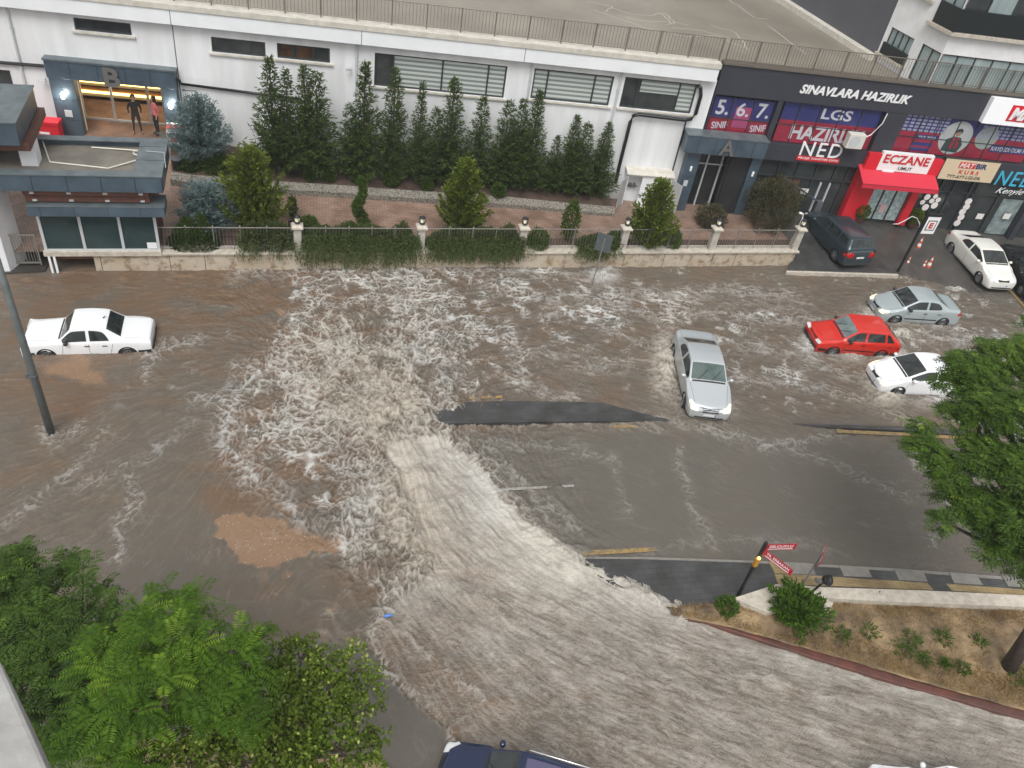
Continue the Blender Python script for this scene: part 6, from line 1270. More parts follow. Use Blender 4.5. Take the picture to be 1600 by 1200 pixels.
# ---------------------------------------------------------------- people
def person(label, pos, face, shirt, trs, hairc, lean=0., hair_long=False, feet=.16):
    t = thing('person', label, 'person', pos, face)
    V = {}; vs = []; rr = []; ed = []
    def v(n, p, r): V[n] = len(vs); vs.append(p); rr.append(r if isinstance(r, tuple) else (r, r)); return V[n]
    def e(*n):
        for a, b in zip(n, n[1:]): ed.append((V[a], V[b]))
    v('pel', (0,0,.96), (.155,.11)); v('waist', (0,.0,1.10), (.14,.10)); v('chest', (0,.0,1.30), (.165,.115)); v('neckb', (0,.0,1.46), (.075,.07)); v('neck', (0,-.01,1.53), .055); v('chin', (0,-.03,1.60), (.065,.075)); v('head', (0,-.02,1.68), (.08,.10)); v('crown', (0,-.01,1.755), (.06,.075))
    e('pel','waist','chest','neckb','neck','chin','head','crown')
    for s, n in ((-1,'l'), (1,'r')):
        v('sh'+n, (s*.17,0,1.41), .065); v('el'+n, (s*(.27),.04,1.16), .043); v('wr'+n, (s*.24,-.06,.93), .028); v('pa'+n, (s*.235,-.075,.86), (.036,.02)); e('chest','sh'+n,'el'+n,'wr'+n,'pa'+n)
        for k in range(4): v('f%d%s'%(k, n), (s*(.21+.016*k),-.095+.012*k,.79+.006*abs(k-1.5)), .009); e('pa'+n, 'f%d%s'%(k, n))
        v('th'+n, (s*.20,-.11,.83), .010); e('pa'+n, 'th'+n)
        v('hip'+n, (s*.09,0,.88), .095); v('kn'+n, (s*(.09+feet*.3),-.02,.49), .062); v('an'+n, (s*(.07+feet*.6),.02,.09), .042); v('to'+n, (s*(.09+feet*.6),-.16,.035), (.042,.03)); e('pel','hip'+n,'kn'+n,'an'+n,'to'+n)
    me = bpy.data.meshes.new('person_body'); me.from_pydata(vs, ed, []); o = bpy.data.objects.new('tmp', me); COL.objects.link(o)
    o.modifiers.new('s', 'SKIN'); sk = me.skin_vertices[0].data
    for i, r in enumerate(rr): sk[i].radius = r
    sk[0].use_root = True; ss_ = o.modifiers.new('u', 'SUBSURF'); ss_.levels = 1; ss_.render_levels = 1
    dg = bpy.context.evaluated_depsgraph_get(); m2 = bpy.data.meshes.new_from_object(o.evaluated_get(dg)); bpy.data.objects.remove(o)
    m2.materials.clear()
    for m in (mat('skin', (.42, .26, .19), .5), shirt, trs, M_PLAS): m2.materials.append(m)
    for p in m2.polygons:
        c = p.center; p.use_smooth = True
        p.material_index = 0 if c.z > 1.5 or (abs(c.x) > .18 and c.z < .96) else (1 if c.z > .94 else (2 if c.z > .10 else 3))
    b = link('body', m2, t)
    mb = MB(); mb.lathe([(.02,1.78),(.07,1.775),(.098,1.74),(.105,1.68),(.09,1.62 if not hair_long else 1.54)], (0,.02,0), 14); mb.build('hair', mat('dark hair', hairc, .6), t, smooth=True)
    mb = MB(); mb.lathe([(.004,.035),(.014,0),(.004,-.02)], (0,-.115,1.655), 6); mb.build('nose', m2.materials[0], t)
    for s in (-1, 1): mb = MB(); mb.lathe([(.004,.008),(.010,0),(.004,-.008)], (s*.032,-.10,1.685), 6); mb.build('eye', M_LK, t)
    mb = MB(); mb.cbox((0,-.10,1.618), (.045,.01,.01)); mb.build('mouth', M_LR, t)
    return t
M_CBLK = mat('black clothes', (.012,.012,.014), .8); M_CRED = mat('red and white patterned top', (.45,.03,.04), .8, nscale=9, col2=(.50,.20,.20)); M_TRS = mat('dark trousers', (.02,.02,.025), .8)
p1 = G(216, 208, 1.955); p2 = G(247, 210, 1.955)
pe1 = person('person in black clothes standing with feet apart in the lit entrance', (float(p1[0]), float(p1[1]), 1.955), rad(8), M_CBLK, M_TRS, (.012,.010,.009)); pe1.rotation_euler = (0, 0, rad(10))
pe2 = person('person in a red and white patterned top standing sideways by the entrance column', (float(p2[0]), float(p2[1]), 1.955), rad(-55), M_CRED, M_TRS, (.03,.018,.012), hair_long=True, feet=.06)
lettering('letter', 'B', pb, -26.35, 4.32, .80, .66, M_LETR, -.50, bold=.03, ext=.05)
lettering('letter', 'A', pa, 1.05, 3.92, .78, .75, M_LETR, -.90, bold=.02, ext=.05)
# ---------------------------------------------------------------- vegetation
RG = np.random.default_rng(11)
def unit(a): return a/(np.linalg.norm(a, axis=-1, keepdims=True)+1e-9)
def leaf_mesh(name, P, A, l, w, tint, fold=0.):
    """rhombic leaves at P pointing along A"""
    n = len(P); A = unit(A); Rn = unit(RG.normal(size=(n, 3))+np.array([0, 0, 1.2])); S = unit(np.cross(A, Rn)); l = np.broadcast_to(np.asarray(l, float), (n,))[:, None]; w = np.broadcast_to(np.asarray(w, float), (n,))[:, None]
    V = np.stack([P, P+A*l*.45+S*w*.5, P+A*l, P+A*l*.45-S*w*.5], 1).reshape(-1, 3); return V, np.repeat(np.asarray(tint, float)*np.ones(n), 4)
def leaf_obj(name, V, T, m, parent=None, world=False):
    n = len(V)//4; me = bpy.data.meshes.new(name); me.vertices.add(len(V)); me.vertices.foreach_set('co', V.astype(np.float32).ravel()); me.loops.add(len(V)); me.loops.foreach_set('vertex_index', np.arange(len(V), dtype=np.int32))
    me.polygons.add(n); me.polygons.foreach_set('loop_start', np.arange(0, 4*n, 4, dtype=np.int32)); me.polygons.foreach_set('loop_total', np.full(n, 4, dtype=np.int32)); me.update(calc_edges=True); me.materials.append(m)
    a = me.attributes.new('tint', 'FLOAT', 'POINT'); a.data.foreach_set('value', np.clip(T, 0, 1).astype(np.float32)); return link(name, me, parent, world)
def proj(x, y, z):
    d = np.array([x, y, z-CH]); k = FPX/(d@FW); return 800+d@RT*k, 600-d@UP*k
def top_z(x, y, z0, v):
    lo, hi = z0, z0+9
    for _ in range(30):
        m = (lo+hi)/2
        if proj(x, y, m)[1] > v: lo = m
        else: hi = m
    return lo
M_BARK = mat('brown bark', (.085, .06, .045), .9, nscale=8, col2=(.05, .036, .028), bump=.5)
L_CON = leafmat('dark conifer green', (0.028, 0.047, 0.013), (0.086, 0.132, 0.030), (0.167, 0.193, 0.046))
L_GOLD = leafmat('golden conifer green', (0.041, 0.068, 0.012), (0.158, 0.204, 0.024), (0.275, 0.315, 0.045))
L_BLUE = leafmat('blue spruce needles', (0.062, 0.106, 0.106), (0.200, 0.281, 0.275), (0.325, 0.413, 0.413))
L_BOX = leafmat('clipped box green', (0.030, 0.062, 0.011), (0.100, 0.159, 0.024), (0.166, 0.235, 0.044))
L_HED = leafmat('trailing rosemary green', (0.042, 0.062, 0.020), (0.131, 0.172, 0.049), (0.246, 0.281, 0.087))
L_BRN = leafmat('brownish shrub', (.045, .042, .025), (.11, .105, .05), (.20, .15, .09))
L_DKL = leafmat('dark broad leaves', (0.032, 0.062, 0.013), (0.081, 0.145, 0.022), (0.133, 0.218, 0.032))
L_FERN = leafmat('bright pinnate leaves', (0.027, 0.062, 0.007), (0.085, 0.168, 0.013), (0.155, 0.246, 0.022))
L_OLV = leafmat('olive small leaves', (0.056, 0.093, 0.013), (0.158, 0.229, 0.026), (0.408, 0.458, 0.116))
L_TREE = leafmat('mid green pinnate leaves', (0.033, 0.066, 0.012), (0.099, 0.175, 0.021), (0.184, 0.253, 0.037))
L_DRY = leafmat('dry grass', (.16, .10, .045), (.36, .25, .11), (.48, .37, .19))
def conifer(h, R, seed, mt, n=110, tuft=.2, up=.45, powr=.8, wid=.045, dens=6, droop=0.0, base=.03):
    rg = np.random.default_rng(seed); P = []; A = []; T = []; Lh = []
    for k in range(n):
        f = (k+.5)/n; z = h*(base+(1-base)*f**1.08); r = R*(1-f)**powr*(.72+.5*rg.random())+.04; a = k*2.39996+rg.normal()*.3
        d = np.array([math.cos(a), math.sin(a), 0]); m = max(2, int(r/.11)); tb = rg.random()*.35
        for j in range(m):
            s = (j+1)/m; c = np.array([0, 0, z])+d*r*s+np.array([0, 0, up*r*s*s-droop*r*s]); q = int(dens*(1.25-.35*s))
            for _ in range(q):
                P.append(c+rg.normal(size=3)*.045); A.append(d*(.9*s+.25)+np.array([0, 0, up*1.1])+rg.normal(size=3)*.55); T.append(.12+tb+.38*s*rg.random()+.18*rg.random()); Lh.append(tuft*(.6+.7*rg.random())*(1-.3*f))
    P = np.array(P); A = np.array(A); V, TT = leaf_mesh('x', P, A, np.array(Lh), wid, T); return V, TT
def put_tree(name, label, cat, x, y, z, crown_me, trunk_h, mt, group, tr=.05, sc=(1, 1, 1), rz=0., trunk=True, V=None, T=None):
    t = thing(name, label, cat, (x, y, z), rz, group); t.scale = sc
    if crown_me is None: o = leaf_obj('crown', V, T, mt, t)
    else: o = link('crown', crown_me, t)
    if trunk: mb = MB(); mb.tube([(0,0,-.15),(0,0,trunk_h*.5),(0,0,trunk_h)], [tr, tr*.7, tr*.25], 7); mb.build('trunk', M_BARK, t)
    return t, o
ux = [e[0] for e in ED]; uv = [e[1] for e in ED]
base_me = []; CR = [1.12, .95, 1.05, .9, 1.2, .8]
for k in range(6):
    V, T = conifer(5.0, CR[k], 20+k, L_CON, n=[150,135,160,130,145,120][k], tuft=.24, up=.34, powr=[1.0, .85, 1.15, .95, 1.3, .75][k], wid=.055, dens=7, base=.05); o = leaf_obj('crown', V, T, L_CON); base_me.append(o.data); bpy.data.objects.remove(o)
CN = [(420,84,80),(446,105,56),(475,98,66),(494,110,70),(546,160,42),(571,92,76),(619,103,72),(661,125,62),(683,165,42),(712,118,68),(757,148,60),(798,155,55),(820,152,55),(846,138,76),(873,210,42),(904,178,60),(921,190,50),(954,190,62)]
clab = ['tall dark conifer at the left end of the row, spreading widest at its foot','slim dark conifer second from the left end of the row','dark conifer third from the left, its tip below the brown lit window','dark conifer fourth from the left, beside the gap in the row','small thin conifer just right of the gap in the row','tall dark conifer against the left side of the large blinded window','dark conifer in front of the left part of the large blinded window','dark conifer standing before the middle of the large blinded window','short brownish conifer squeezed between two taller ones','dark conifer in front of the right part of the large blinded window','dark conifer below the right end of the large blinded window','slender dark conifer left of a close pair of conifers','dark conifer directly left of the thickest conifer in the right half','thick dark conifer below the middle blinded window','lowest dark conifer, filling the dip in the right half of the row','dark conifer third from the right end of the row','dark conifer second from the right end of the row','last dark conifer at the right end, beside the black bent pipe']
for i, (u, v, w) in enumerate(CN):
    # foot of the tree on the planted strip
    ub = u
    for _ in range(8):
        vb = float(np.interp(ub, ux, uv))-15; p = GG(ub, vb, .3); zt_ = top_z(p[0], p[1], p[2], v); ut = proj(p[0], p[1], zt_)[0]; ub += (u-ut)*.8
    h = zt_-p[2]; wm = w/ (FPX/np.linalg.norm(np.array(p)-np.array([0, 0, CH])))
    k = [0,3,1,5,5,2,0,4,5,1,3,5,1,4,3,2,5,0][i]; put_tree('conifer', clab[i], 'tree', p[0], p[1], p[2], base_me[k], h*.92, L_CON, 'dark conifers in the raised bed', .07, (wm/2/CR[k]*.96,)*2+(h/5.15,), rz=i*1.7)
def px_tree(top, base, dz=0.05):
    u, v = base; p = GG(u, v, dz); return p, top_z(p[0], p[1], p[2], top[1])-p[2], FPX/np.linalg.norm(np.array(p)-np.array([0, 0, CH]))
for i, (top, base, w, lab) in enumerate([((399,236),(397,356),92,'broad golden green conifer left of the first stone post'),((724,253),(719,360),66,'tall pointed golden conifer between the second and third posts'),((1022,286),(1008,384),66,'small golden conifer behind the railing right of the fourth post')]):
    p, h, s = px_tree(top, base); R = w/2/s; V, T = conifer(h, R*1.0, 50+i, L_GOLD, n=150, tuft=.20, up=.9, powr=.62, wid=.085, dens=9, base=.0); put_tree('golden_conifer', lab, 'tree', *p, None, h*.8, L_GOLD, 'golden conifers by the front fence', .05, V=V, T=T)
p, h, s = px_tree((312,152), (318,262)); V, T = conifer(h, 42/s, 61, L_BLUE, n=190, tuft=.20, up=.55, powr=.58, wid=.04, dens=10, base=.16); put_tree('blue_spruce', 'large cone shaped blue spruce against the white wall', 'tree', *p, None, h*.8, L_BLUE, 'blue spruces', .06, V=V, T=T)
p, h, s = px_tree((326,292), (326,362)); V, T = conifer(h, 37/s, 62, L_BLUE, n=170, tuft=.20, up=.55, powr=.42, wid=.045, dens=9, base=.05); put_tree('blue_spruce', 'low rounded blue spruce behind the front railing', 'tree', *p, None, h*.6, L_BLUE, 'blue spruces', .05, V=V, T=T)
def blob(c, r, n, l, w, seed, rough=.15, flat=.35):
    """leaves spread through an ellipsoid, denser at its skin"""
    rg = np.random.default_rng(seed); d = unit(rg.normal(size=(n, 3))); q = .45+.55*rg.random(n)**.45; q *= 1+rough*pn(d[:, 0]*2.3+seed, d[:, 1]*2.3+d[:, 2]*2, seed); P = np.array(c)+d*q[:, None]*np.array(r)
    A = d*.8+rg.normal(size=(n, 3))*.55+np.array([0, 0, flat]); cl = .5+.5*pn(P[:, 0]*3, P[:, 1]*3+P[:, 2]*3, seed+3); T = .10+.35*rg.random(n)+.38*cl; V, TT = leaf_mesh('b', P, A, l*(.6+.8*rg.random(n)), w, T); return V, TT
for i, (u, v, r, lab) in enumerate([(485,273,10,'loose pale leaved bush at the left end of the row of clipped balls'),(513,273,11,'clipped ball below the gap in the conifer row'),(560,276,11,'clipped ball above the spiral topiary'),(612,281,12,'largest clipped ball in the raised bed'),(666,287,10,'clipped ball above the second stone post, just left of the golden conifer'),(778,298,11,'clipped ball at the right end of the row, half hidden in shade')]):
    p = GG(u, v+9, .25); s = FPX/np.linalg.norm(np.array(p)-np.array([0, 0, CH])); R = r/s; V, T = blob((0,0,R*.9), (R, R, R), 1500, .09, .05, 70+i); put_tree('clipped_ball', lab, 'bush', *p, None, R, L_BOX if i else L_DKL, 'clipped balls in the raised bed', .03, V=V, T=T)
for i, (u, v, r, lab) in enumerate([(839,374,17,'round clipped bush close to the third stone post'),(957,374,14,'clipped bush left of the fourth stone post'),(1047,372,14,'dark clipped bush right of the small golden conifer'),(483,350,14,'rounded clipped bush right of the first stone post'),(1330,338,9,None),(1003,372,0,None)]):
    if not lab: continue
    p = GG(u, v+14, .02); s = FPX/np.linalg.norm(np.array(p)-np.array([0, 0, CH])); R = r/s; V, T = blob((0,0,R*.9), (R, R, R*1.1), 1800, .10, .05, 80+i); put_tree('round_bush', lab, 'bush', *p, None, R, L_BOX, 'round bushes by the front fence', .03, V=V, T=T)
# topiary
p, h, s = px_tree((558,284), (562,358)); Vs = []; Ts = []
for k in range(9):
    f = k/8; a = f*7.5; R = 13/s*(1-.45*f); V, T = blob((R*.5*math.cos(a), R*.5*math.sin(a), .25+(h-.3)*f), (R*.72, R*.72, h*.10), 420, .09, .05, 90+k); Vs.append(V); Ts.append(T)
put_tree('spiral_topiary', 'spiral clipped topiary rising above the widest trailing hedge', 'bush', *p, None, h*.9, L_BOX, None, .04, V=np.concatenate(Vs), T=np.concatenate(Ts))
for i, (top, base, w, lab) in enumerate([((893,315),(886,376),24,'ragged upright columnar bush behind the railing right of the third post'),((455,308),(458,342),12,'small thin young shrub behind the first stone post')]):
    p, h, s = px_tree(top, base); V, T = blob((0,0,h*.52), (w/2/s, w/2/s, h*.5), 1500 if i == 0 else 500, .12, .06, 105+i, .3, .8); put_tree('columnar_bush', lab, 'bush', *p, None, h*.7, L_BOX if i == 0 else L_DKL, None, .03, V=V, T=T)
# hedges
def hedge(name, label, u0, u1, vt, vb, mt, seed, n=9000, l=.13, w=.035, strands=120, depth=.7, drop=.5, off=.5):
    a = FB.sz(u0, 396, -off)[0]; b = FB.sz(u1, 396, -off)[0]; zt_ = FB.sz((u0+u1)/2, vt, -off)[1]; t = FB.thing(name, label, 'hedge', a, -off, .70); L = b-a; H = zt_-.70; rg = np.random.default_rng(seed)
    x = rg.random(n)*L; e = np.minimum(1, np.minimum(x, L-x)/.45)**.5; hh = H*(.78+.30*pn(x*1.3, x*0+seed, seed)+.12*pn(x*4, x*0, seed+1))*e; an = rg.random(n)*math.pi; q = .5+.5*rg.random(n)**.5
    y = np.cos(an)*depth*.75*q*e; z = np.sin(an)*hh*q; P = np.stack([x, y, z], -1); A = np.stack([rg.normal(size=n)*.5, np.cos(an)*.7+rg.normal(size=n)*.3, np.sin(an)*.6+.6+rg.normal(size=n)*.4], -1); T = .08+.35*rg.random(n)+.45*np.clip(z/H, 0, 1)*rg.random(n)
    Vs, Ts = leaf_mesh('h', P, A, l*(.6+.8*rg.random(n)), w, T); Vl = [Vs]; Tl = [Ts]
    for k in range(strands):
        x0 = rg.random()*L; z0 = H*(.3+.4*rg.random()); m = 26; s = np.linspace(0, 1, m); dr = (z0+drop*rg.random()*(.4+.8*abs(math.sin(x0*1.9+seed))))
        P = np.stack([x0+rg.normal()*.25*s, -off*.75-.28*np.sin(s*1.6)-0*s, z0-dr*s*s+.12*np.sin(s*3)], -1)+rg.normal(size=(m, 3))*.03; A = np.stack([rg.normal(size=m)*.4, -.6+rg.normal(size=m)*.3, -.6+.9*(1-s)+rg.normal(size=m)*.3], -1); V, T = leaf_mesh('s', P, A, l*1.1, w, .15+.5*rg.random(m)); Vl.append(V); Tl.append(T)
    leaf_obj('foliage', np.concatenate(Vl), np.concatenate(Tl), mt, t); return t
hedge('trailing_hedge', 'widest trailing hedge, hanging over the wall between the first two posts', 473, 650, 345, 400, L_HED, 1, 14000, strands=330, drop=.55)
hedge('trailing_hedge', 'second trailing hedge hanging over the wall right of the second post', 663, 812, 352, 396, L_HED, 2, 11000, strands=260, drop=.4)
hedge('trailing_hedge', 'short dark trailing clump behind the grey sign post', 896, 950, 366, 396, L_HED, 3, 3500, strands=70, drop=.25)
hedge('trailing_hedge', 'dark shrubs behind the railing left of the first post', 374, 462, 338, 396, L_HED, 4, 7000, strands=40, drop=.1)
hedge('clipped_hedge', 'dark green hedge behind the railing beside the guard booth', 268, 345, 330, 390, L_BOX, 5, 7000, strands=0, l=.10, w=.05)
hedge('clipped_hedge', 'low dark hedge behind the railing right of the tall golden conifer', 752, 812, 350, 390, L_HED, 6, 3500, strands=30, drop=.2)
def bush_px(name, label, u, v, rpx, hz, mt, seed, n=3000, l=.12, w=.06, group=None, cat='bush', z=None, rough=.3):
    p = GG(u, v, .02) if z is None else (*P2(u, v, z), z); s = FPX/np.linalg.norm(np.array(p)-np.array([0, 0, CH])); R = rpx/s; t = thing(name, label, cat, p, 0, group); V, T = blob((0,0,R*hz*.8), (R, R, R*hz), n, l, w, seed, rough); leaf_obj('foliage', V, T, mt, t); mb = MB()
    for k in range(4): mb.tube([(0,0,-.05),(R*.5*math.cos(k*1.6), R*.5*math.sin(k*1.6), R*hz*.9)], [.02,.006], 4)
    mb.build('stem', M_BARK, t); return t
bush_px('shrub', 'clipped dark green shrub under the left side of the large blue spruce', 298, 268, 17, .8, L_BOX, 130, 2600, .12, .06); bush_px('shrub', 'clipped dark green shrub under the right side of the large blue spruce', 342, 271, 20, .8, L_BOX, 131, 2600, .12, .06); bush_px('flowering_shrub', 'tiny yellow leaved plant between two clipped shrubs', 319, 267, 6, 1.2, L_GOLD, 132, 300, .1, .05)
bush_px('shrub', 'large brown tinged shrub left of the rightmost stone post', 1198, 352, 40, 1.0, L_BRN, 133, 6500, .13, .05); bush_px('shrub', 'brown shrub growing against the dark shop front right of the entrance', 1192, 325, 26, 1.2, L_BRN, 134, 3500, .13, .05); bush_px('shrub', 'greenish low shrub left of the fifth stone post', 1108, 352, 22, .8, L_BRN, 135, 2500, .12, .05)
for (u, v, lab, sd) in ((1340,346,'bushy green plant in a tub left of the pharmacy doors',1),(1423,354,'bushy green plant in a brown tub right of the pharmacy doors',2),(1330,339,'small dark plant in a tub behind the left pharmacy tub',3)):
    p = GG(u, v, .0); p = (p[0], p[1], zb((p[0]-F0[0])/E1[0])*.9); p = (*P2(u, v, p[2]), p[2]); t = thing('potted_plant', lab, 'plant tub', p, 0, 'plant tubs by the pharmacy'); mb = MB(); mb.lathe([(.18,0),(.27,.35),(.29,.36)], n=14); mb.build('tub', mat('brown tub', (.10,.04,.03), .7), t); V, T = blob((0,0,.62), (.38,.38,.36), 900, .12, .06, 140+sd); leaf_obj('foliage', V, T, L_GOLD if sd < 3 else L_BRN, t)
# ---------------------------------------------------------------- leafy trees with pinnate leaves
def fronds(tips, nf, L, ll, lw, seed, pairs=9, droop=.35, tb=(.1, .8), upb=.25, spread=1.):
    rg = np.random.default_rng(seed); P = []; A = []; Ls = []; T = []; S2 = []
    for (c, out, tt) in tips:
        for k in range(nf):
            a = rg.random()*6.283; d = np.array([math.cos(a), math.sin(a), upb+rg.normal()*.25])*spread+np.array(out)*.55; d /= np.linalg.norm(d); LL = L*(.65+.6*rg.random()); sd = np.cross(d, [0, 0, 1.]); sd /= np.linalg.norm(sd)+1e-6; tn = tt+rg.normal()*.20; b = np.array(c)+rg.normal(size=3)*.05
            s = np.repeat((np.arange(pairs)+1.2)/pairs, 2); sg = np.tile([1, -1], pairs); pos = b+d*LL*s[:, None]-np.array([0, 0, 1])*droop*LL*(s**2)[:, None]; tap = np.sin(np.clip(s, .12, 1)*2.6)*.55+.5
            P.append(pos); A.append(sd*sg[:, None]*.95+d*.42-np.array([0, 0, .28])+rg.normal(size=(2*pairs, 3))*.07); Ls.append(ll*tap); T.append(np.full(2*pairs, tn)+rg.normal(size=2*pairs)*.05)
    P = np.concatenate(P); A = unit(np.concatenate(A)); Ls = np.concatenate(Ls)[:, None]; T = np.concatenate(T)
    N = unit(np.array([0, 0, 1.])+.25*RG.normal(size=A.shape)); S = unit(np.cross(A, N)); V = np.stack([P, P+A*Ls*.4+S*lw*.5, P+A*Ls, P+A*Ls*.4-S*lw*.5], 1).reshape(-1, 3); return V, np.repeat(T, 4)
def crown_tips(cl, per, seed):
    """cl: (u, v, z, radius metres, tint)"""
    rg = np.random.default_rng(seed); out = []
    for (u, v, z, r, tn) in cl:
        c = G(u, v, z); n = max(3, int(per*r*r)); d = unit(rg.normal(size=(n, 3))); d[:, 2] = np.abs(d[:, 2])*.9-.2
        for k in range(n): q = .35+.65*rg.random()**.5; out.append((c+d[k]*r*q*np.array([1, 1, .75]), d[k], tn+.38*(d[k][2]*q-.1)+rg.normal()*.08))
    return out
def limbs(t, base, cl, tips, rb, zf=.45, seed=3, nb=None):
    rg = np.random.default_rng(seed); b = np.array(base, float); top = np.mean([G(u, v, z) for (u, v, z, r, _) in cl], 0); fork = b+(top-b)*np.array([.25, .25, zf]); mb = MB(); mb.tube([b-np.array([0, 0, .2]), b+(fork-b)*.5+rg.normal(size=3)*.06, fork], [rb*1.15, rb*.9, rb*.7], 10); tk = mb.build('trunk', M_BARK, t, world=True, smooth=True); mb = MB()
    C = [G(u, v, z) for (u, v, z, r, _) in cl]
    for c in C: m = (fork+c)/2+rg.normal(size=3)*.2; m[2] -= .1; mb.tube([fork, m, c], [rb*.5, rb*.3, rb*.14], 6)
    for (p, d, _) in tips[::2]:
        c = min(C, key=lambda q: np.linalg.norm(q-p)); mb.tube([c, (c+p)/2+rg.normal(size=3)*.05, p], [.018, .012, .006], 4, cap=False)
    mb.build('branch', M_BARK, t, world=True, smooth=True)
# right hand tree
clR = [(1520,575,7.6,.62,.45),(1575,560,7.8,.75,.5),(1490,600,7.2,.42,.4),(1545,640,7.4,.7,.4),(1600,650,7.6,.8,.4),(1500,655,7.0,.5,.35),(1450,705,6.6,.45,.35),(1480,740,6.4,.55,.35),(1540,720,6.8,.7,.3),(1600,740,7.0,.85,.3),(1500,790,6.0,.5,.35),(1550,800,6.2,.7,.3),(1610,820,6.5,.8,.3),(1545,850,5.8,.4,.25),(1590,870,5.6,.5,.2),(1640,600,7.8,.9,.4),(1660,720,7.2,1.0,.3),(1600,545,7.6,.4,.5),(1525,610,7.3,.55,.4),(1500,570,7.3,.3,.45),(1545,590,7.5,.55,.45),(1440,670,6.6,.25,.4),(1475,815,5.9,.25,.3),(1602,505,7.6,.14,.4)]
tb_ = P2(1576, 1046, .2); trR = thing('street_tree', 'large leafy green tree rising from the dry verge at the right edge', 'tree', (*tb_, .2)); tips = crown_tips(clR, 100, 5)
V, T = fronds(tips, 9, .31, .115, .037, 6, pairs=6, droop=.4); leaf_obj('crown', V, T, L_TREE, trR, world=True); limbs(trR, (*tb_, .2), clR, tips, .20, .62)
# left trees
clA = [(20,905,6.4,.6,.4),(70,930,6.2,.6,.4),(130,900,6.0,.34,.45),(165,925,5.8,.22,.45),(30,980,6.2,.8,.3),(100,990,6.0,.7,.3),(165,975,5.6,.45,.35),(205,960,5.4,.25,.35),(60,1050,6.0,.8,.2),(130,1060,5.6,.6,.2),(90,1110,5.4,.6,.15),(150,1130,5.2,.5,.15),(-20,930,6.4,.8,.4),(110,885,5.9,.2,.45),(110,1160,5.0,.4,.15),(200,1010,5.4,.4,.3)]
bA = P2(20, 1120, .0); trA = thing('street_tree', 'dark green tree with pinnate leaves at the lower left edge', 'tree', (*bA, -.1), 0, 'trees in the lower left corner'); tips = crown_tips(clA, 60, 7); V, T = fronds(tips, 8, .36, .105, .029, 8, pairs=8, droop=.5); leaf_obj('crown', V, T, L_DKL, trA, world=True); limbs(trA, (*bA, -.1), clA, tips, .16, .5)
clB = [(240,975,7.0,.5,.5),(300,965,7.0,.42,.5),(345,985,6.8,.35,.5),(200,1010,7.0,.5,.5),(270,1030,7.4,.7,.55),(340,1040,7.2,.6,.5),(190,1080,7.2,.6,.5),(260,1100,7.5,.7,.5),(330,1100,7.2,.55,.45),(160,1130,7.0,.45,.45),(220,1150,7.2,.5,.45),(385,1020,6.8,.28,.4),(130,1165,6.8,.4,.4),(180,1190,6.8,.4,.4)]
bB = P2(190, 1185, .0); trB = thing('street_tree', 'bright green tree with long fern like leaves in the lower left', 'tree', (*bB, -.1), 0, 'trees in the lower left corner'); tips = crown_tips([(u, v, z, r*1.15, t_+.05) for u, v, z, r, t_ in clB], 21, 9); V, T = fronds(tips, 8, .46, .115, .026, 10, pairs=11, droop=.40, upb=.30); leaf_obj('crown', V, T, L_FERN, trB, world=True); limbs(trB, (*bB, -.1), clB, tips, .14, .5)
clC = [(590,1165,4.4,.2,.45),(560,1045,4.7,.2,.5),(480,1060,5.0,.4,.5),(400,1040,5.2,.34,.4),(440,1010,5.0,.16,.5),(470,1030,5.0,.34,.5),(540,1035,4.8,.28,.5),(570,1070,4.6,.22,.45),(430,1090,5.2,.5,.4),(500,1090,5.0,.5,.4),(550,1120,4.8,.4,.35),(380,1130,5.4,.5,.4),(450,1150,5.2,.55,.35),(520,1165,5.0,.5,.35),(330,1150,5.6,.4,.45),(280,1130,5.8,.3,.6),(300,1190,5.8,.45,.5),(380,1190,5.4,.5,.4),(240,1195,6.0,.4,.5),(570,1180,4.6,.22,.35),(180,1200,6,.3,.5),(460,1200,5.2,.5,.35),(365,1075,5.3,.3,.45),(585,1140,4.5,.12,.4)]
bC = P2(430, 1230, .0); trC = thing('street_tree', 'olive green small leaved tree beside the wet asphalt corner', 'tree', (*bC, -.1), 0, 'trees in the lower left corner'); tips = crown_tips(clC, 150, 12); rg = np.random.default_rng(5); Ps = []; As = []; Ts = []
for (c, d, tn) in tips:
    n = 30; s = rg.random(n); Ps.append(c+unit(d+rg.normal(size=3)*.8)*(s*.34)[:, None]+rg.normal(size=(n, 3))*.05); As.append(rg.normal(size=(n, 3))+d*.6+np.array([0, 0, .2])); Ts.append(tn+rg.normal(size=n)*.17+(rg.random(n) > .96)*.6)
V, T = leaf_mesh('c', np.concatenate(Ps), np.concatenate(As), .085, .06, np.concatenate(Ts)); leaf_obj('crown', V, T, L_OLV, trC, world=True); limbs(trC, (*bC, -.1), clC, tips, .13, .5)
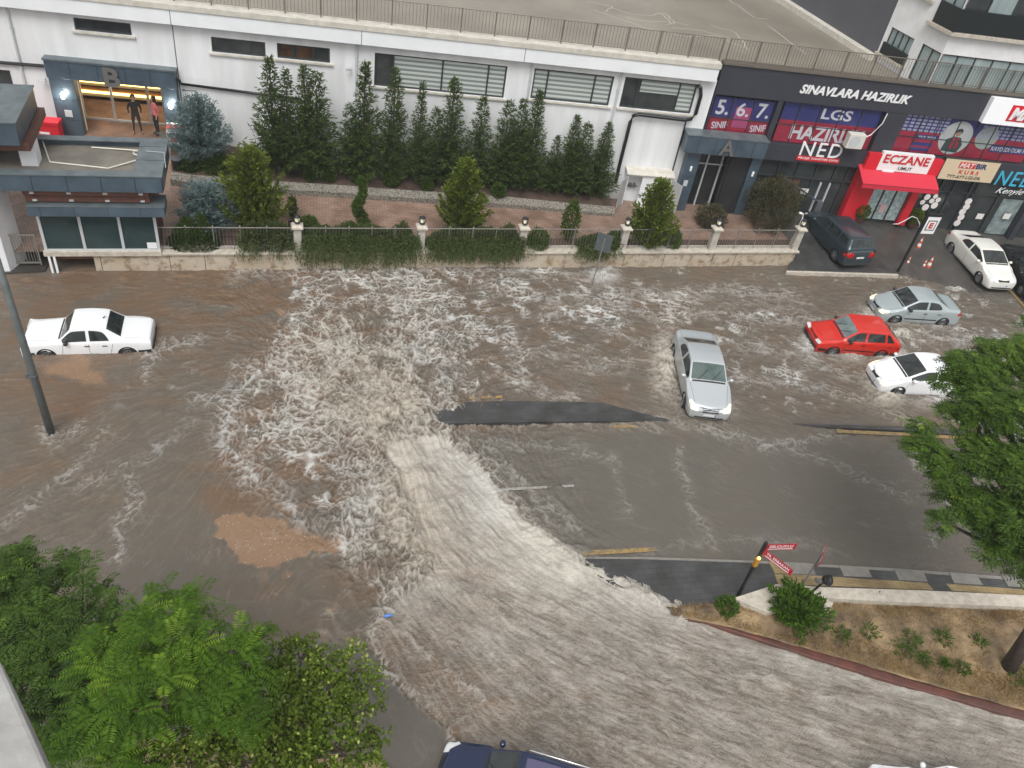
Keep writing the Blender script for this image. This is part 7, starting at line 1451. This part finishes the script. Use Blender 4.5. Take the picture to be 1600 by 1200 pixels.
# verge plants
bush_px('leafy_bush', 'bright green leafy bush growing over the stone coping at the verge tip', 1240, 962, 32, .7, L_FERN, 150, 2300, .17, .07, z=.25, rough=.9); bush_px('leafy_bush', 'small green bush at the broken pavement edge left of the coping', 1132, 956, 15, 1.0, L_TREE, 151, 900, .11, .05, z=.12)
for i, (u, v, r, lab) in enumerate([(1313,994,11,'green weed nearest the kerb below the leafy bush'),(1356,990,11,'round green weed in the driest grass'),(1411,1016,13,'lower weed of the pair in the middle of the verge'),(1422,1002,12,'upper weed of the pair in the middle of the verge'),(1470,998,12,'green weed above the dark patch of soil'),(1443,1033,8,'small weed close above the red kerb'),(1475,1038,6,'tiny yellow green weed close to the kerb'),(1502,1046,9,'green weed by the kerb nearest the tree trunk'),(1530,1006,10,'dull green weed left of the tree trunk'),(1590,1060,14,'green weeds at the foot of the tree trunk'),(1375,935,7,'thin grass tuft against the stone coping')]):
    bush_px('weed', lab, u, v, r, .38, L_TREE if i % 2 else L_FERN, 160+i, 170, .13, .035, 'weeds on the verge', 'weed', z=.26, rough=1.0)
n = 60000; rg = np.random.default_rng(8); bp = [P2(*q, .2) for q in BT]+[P2(*q, .17) for q in BB[::-1]]
xs_ = [q[0] for q in bp]; ys_ = [q[1] for q in bp]; X_ = rg.uniform(min(xs_), max(xs_), n*3); Y_ = rg.uniform(min(ys_), max(ys_), n*3); ins = np.zeros(len(X_), bool)
for (a, b), (c, d) in zip(bp, bp[1:]+bp[:1]):
    cr = ((b > Y_) != (d > Y_)) & (X_ < (c-a)*(Y_-b)/((d-b) if d != b else 1e-9)+a); ins ^= cr
dn = .5+.5*fbm(X_*.8, Y_*.8, 301, 4)*1.6; ins &= rg.random(len(X_)) < np.clip(dn*1.1-.12, .03, 1); P = np.stack([X_, Y_, np.full(len(X_), .24)], -1)[ins][:n]; A = np.stack([rg.normal(size=len(P))*.7, rg.normal(size=len(P))*.7, .25+rg.random(len(P))*.8], -1); V, T = leaf_mesh('g', P, A, .07+.10*rg.random(len(P)), .013, .2+.7*rg.random(len(P))+.25*pn(P[:, 0]*1.2, P[:, 1]*1.2, 5)); o = leaf_obj('dry_grass', V, T, L_DRY); tag(o, 'sparse dry straw coloured grass covering the verge', 'grass', kind='stuff')
sb2 = sheet('verge_soil', [(150,1180),(330,1150),(600,1190),(700,1300),(100,1300)], .06, mat('straw strewn soil', (.28,.20,.11), .9, nscale=3, col2=(.10,.075,.05), bump=.6))
# ---------------------------------------------------------------- rain laden air
hz_ = MB(); hz_.box(-72, 132, -42, 142, -1.5, 22.5); ho = hz_.build('haze', bpy.data.materials.new('rain haze')); hm_ = ho.data.materials[0]; hm_.use_nodes = True; ht = hm_.node_tree
for n_ in list(ht.nodes):
    if n_.type == 'BSDF_PRINCIPLED': ht.nodes.remove(n_)
pv = ht.nodes.new('ShaderNodeVolumePrincipled'); pv.inputs['Color'].default_value = (.86, .88, .90, 1); pv.inputs['Density'].default_value = .0009; pv.inputs['Anisotropy'].default_value = .2
ht.links.new(pv.outputs[0], ht.nodes['Material Output'].inputs['Volume']); ho['kind'] = 'stuff'; SC.cycles.volume_step_rate = 4
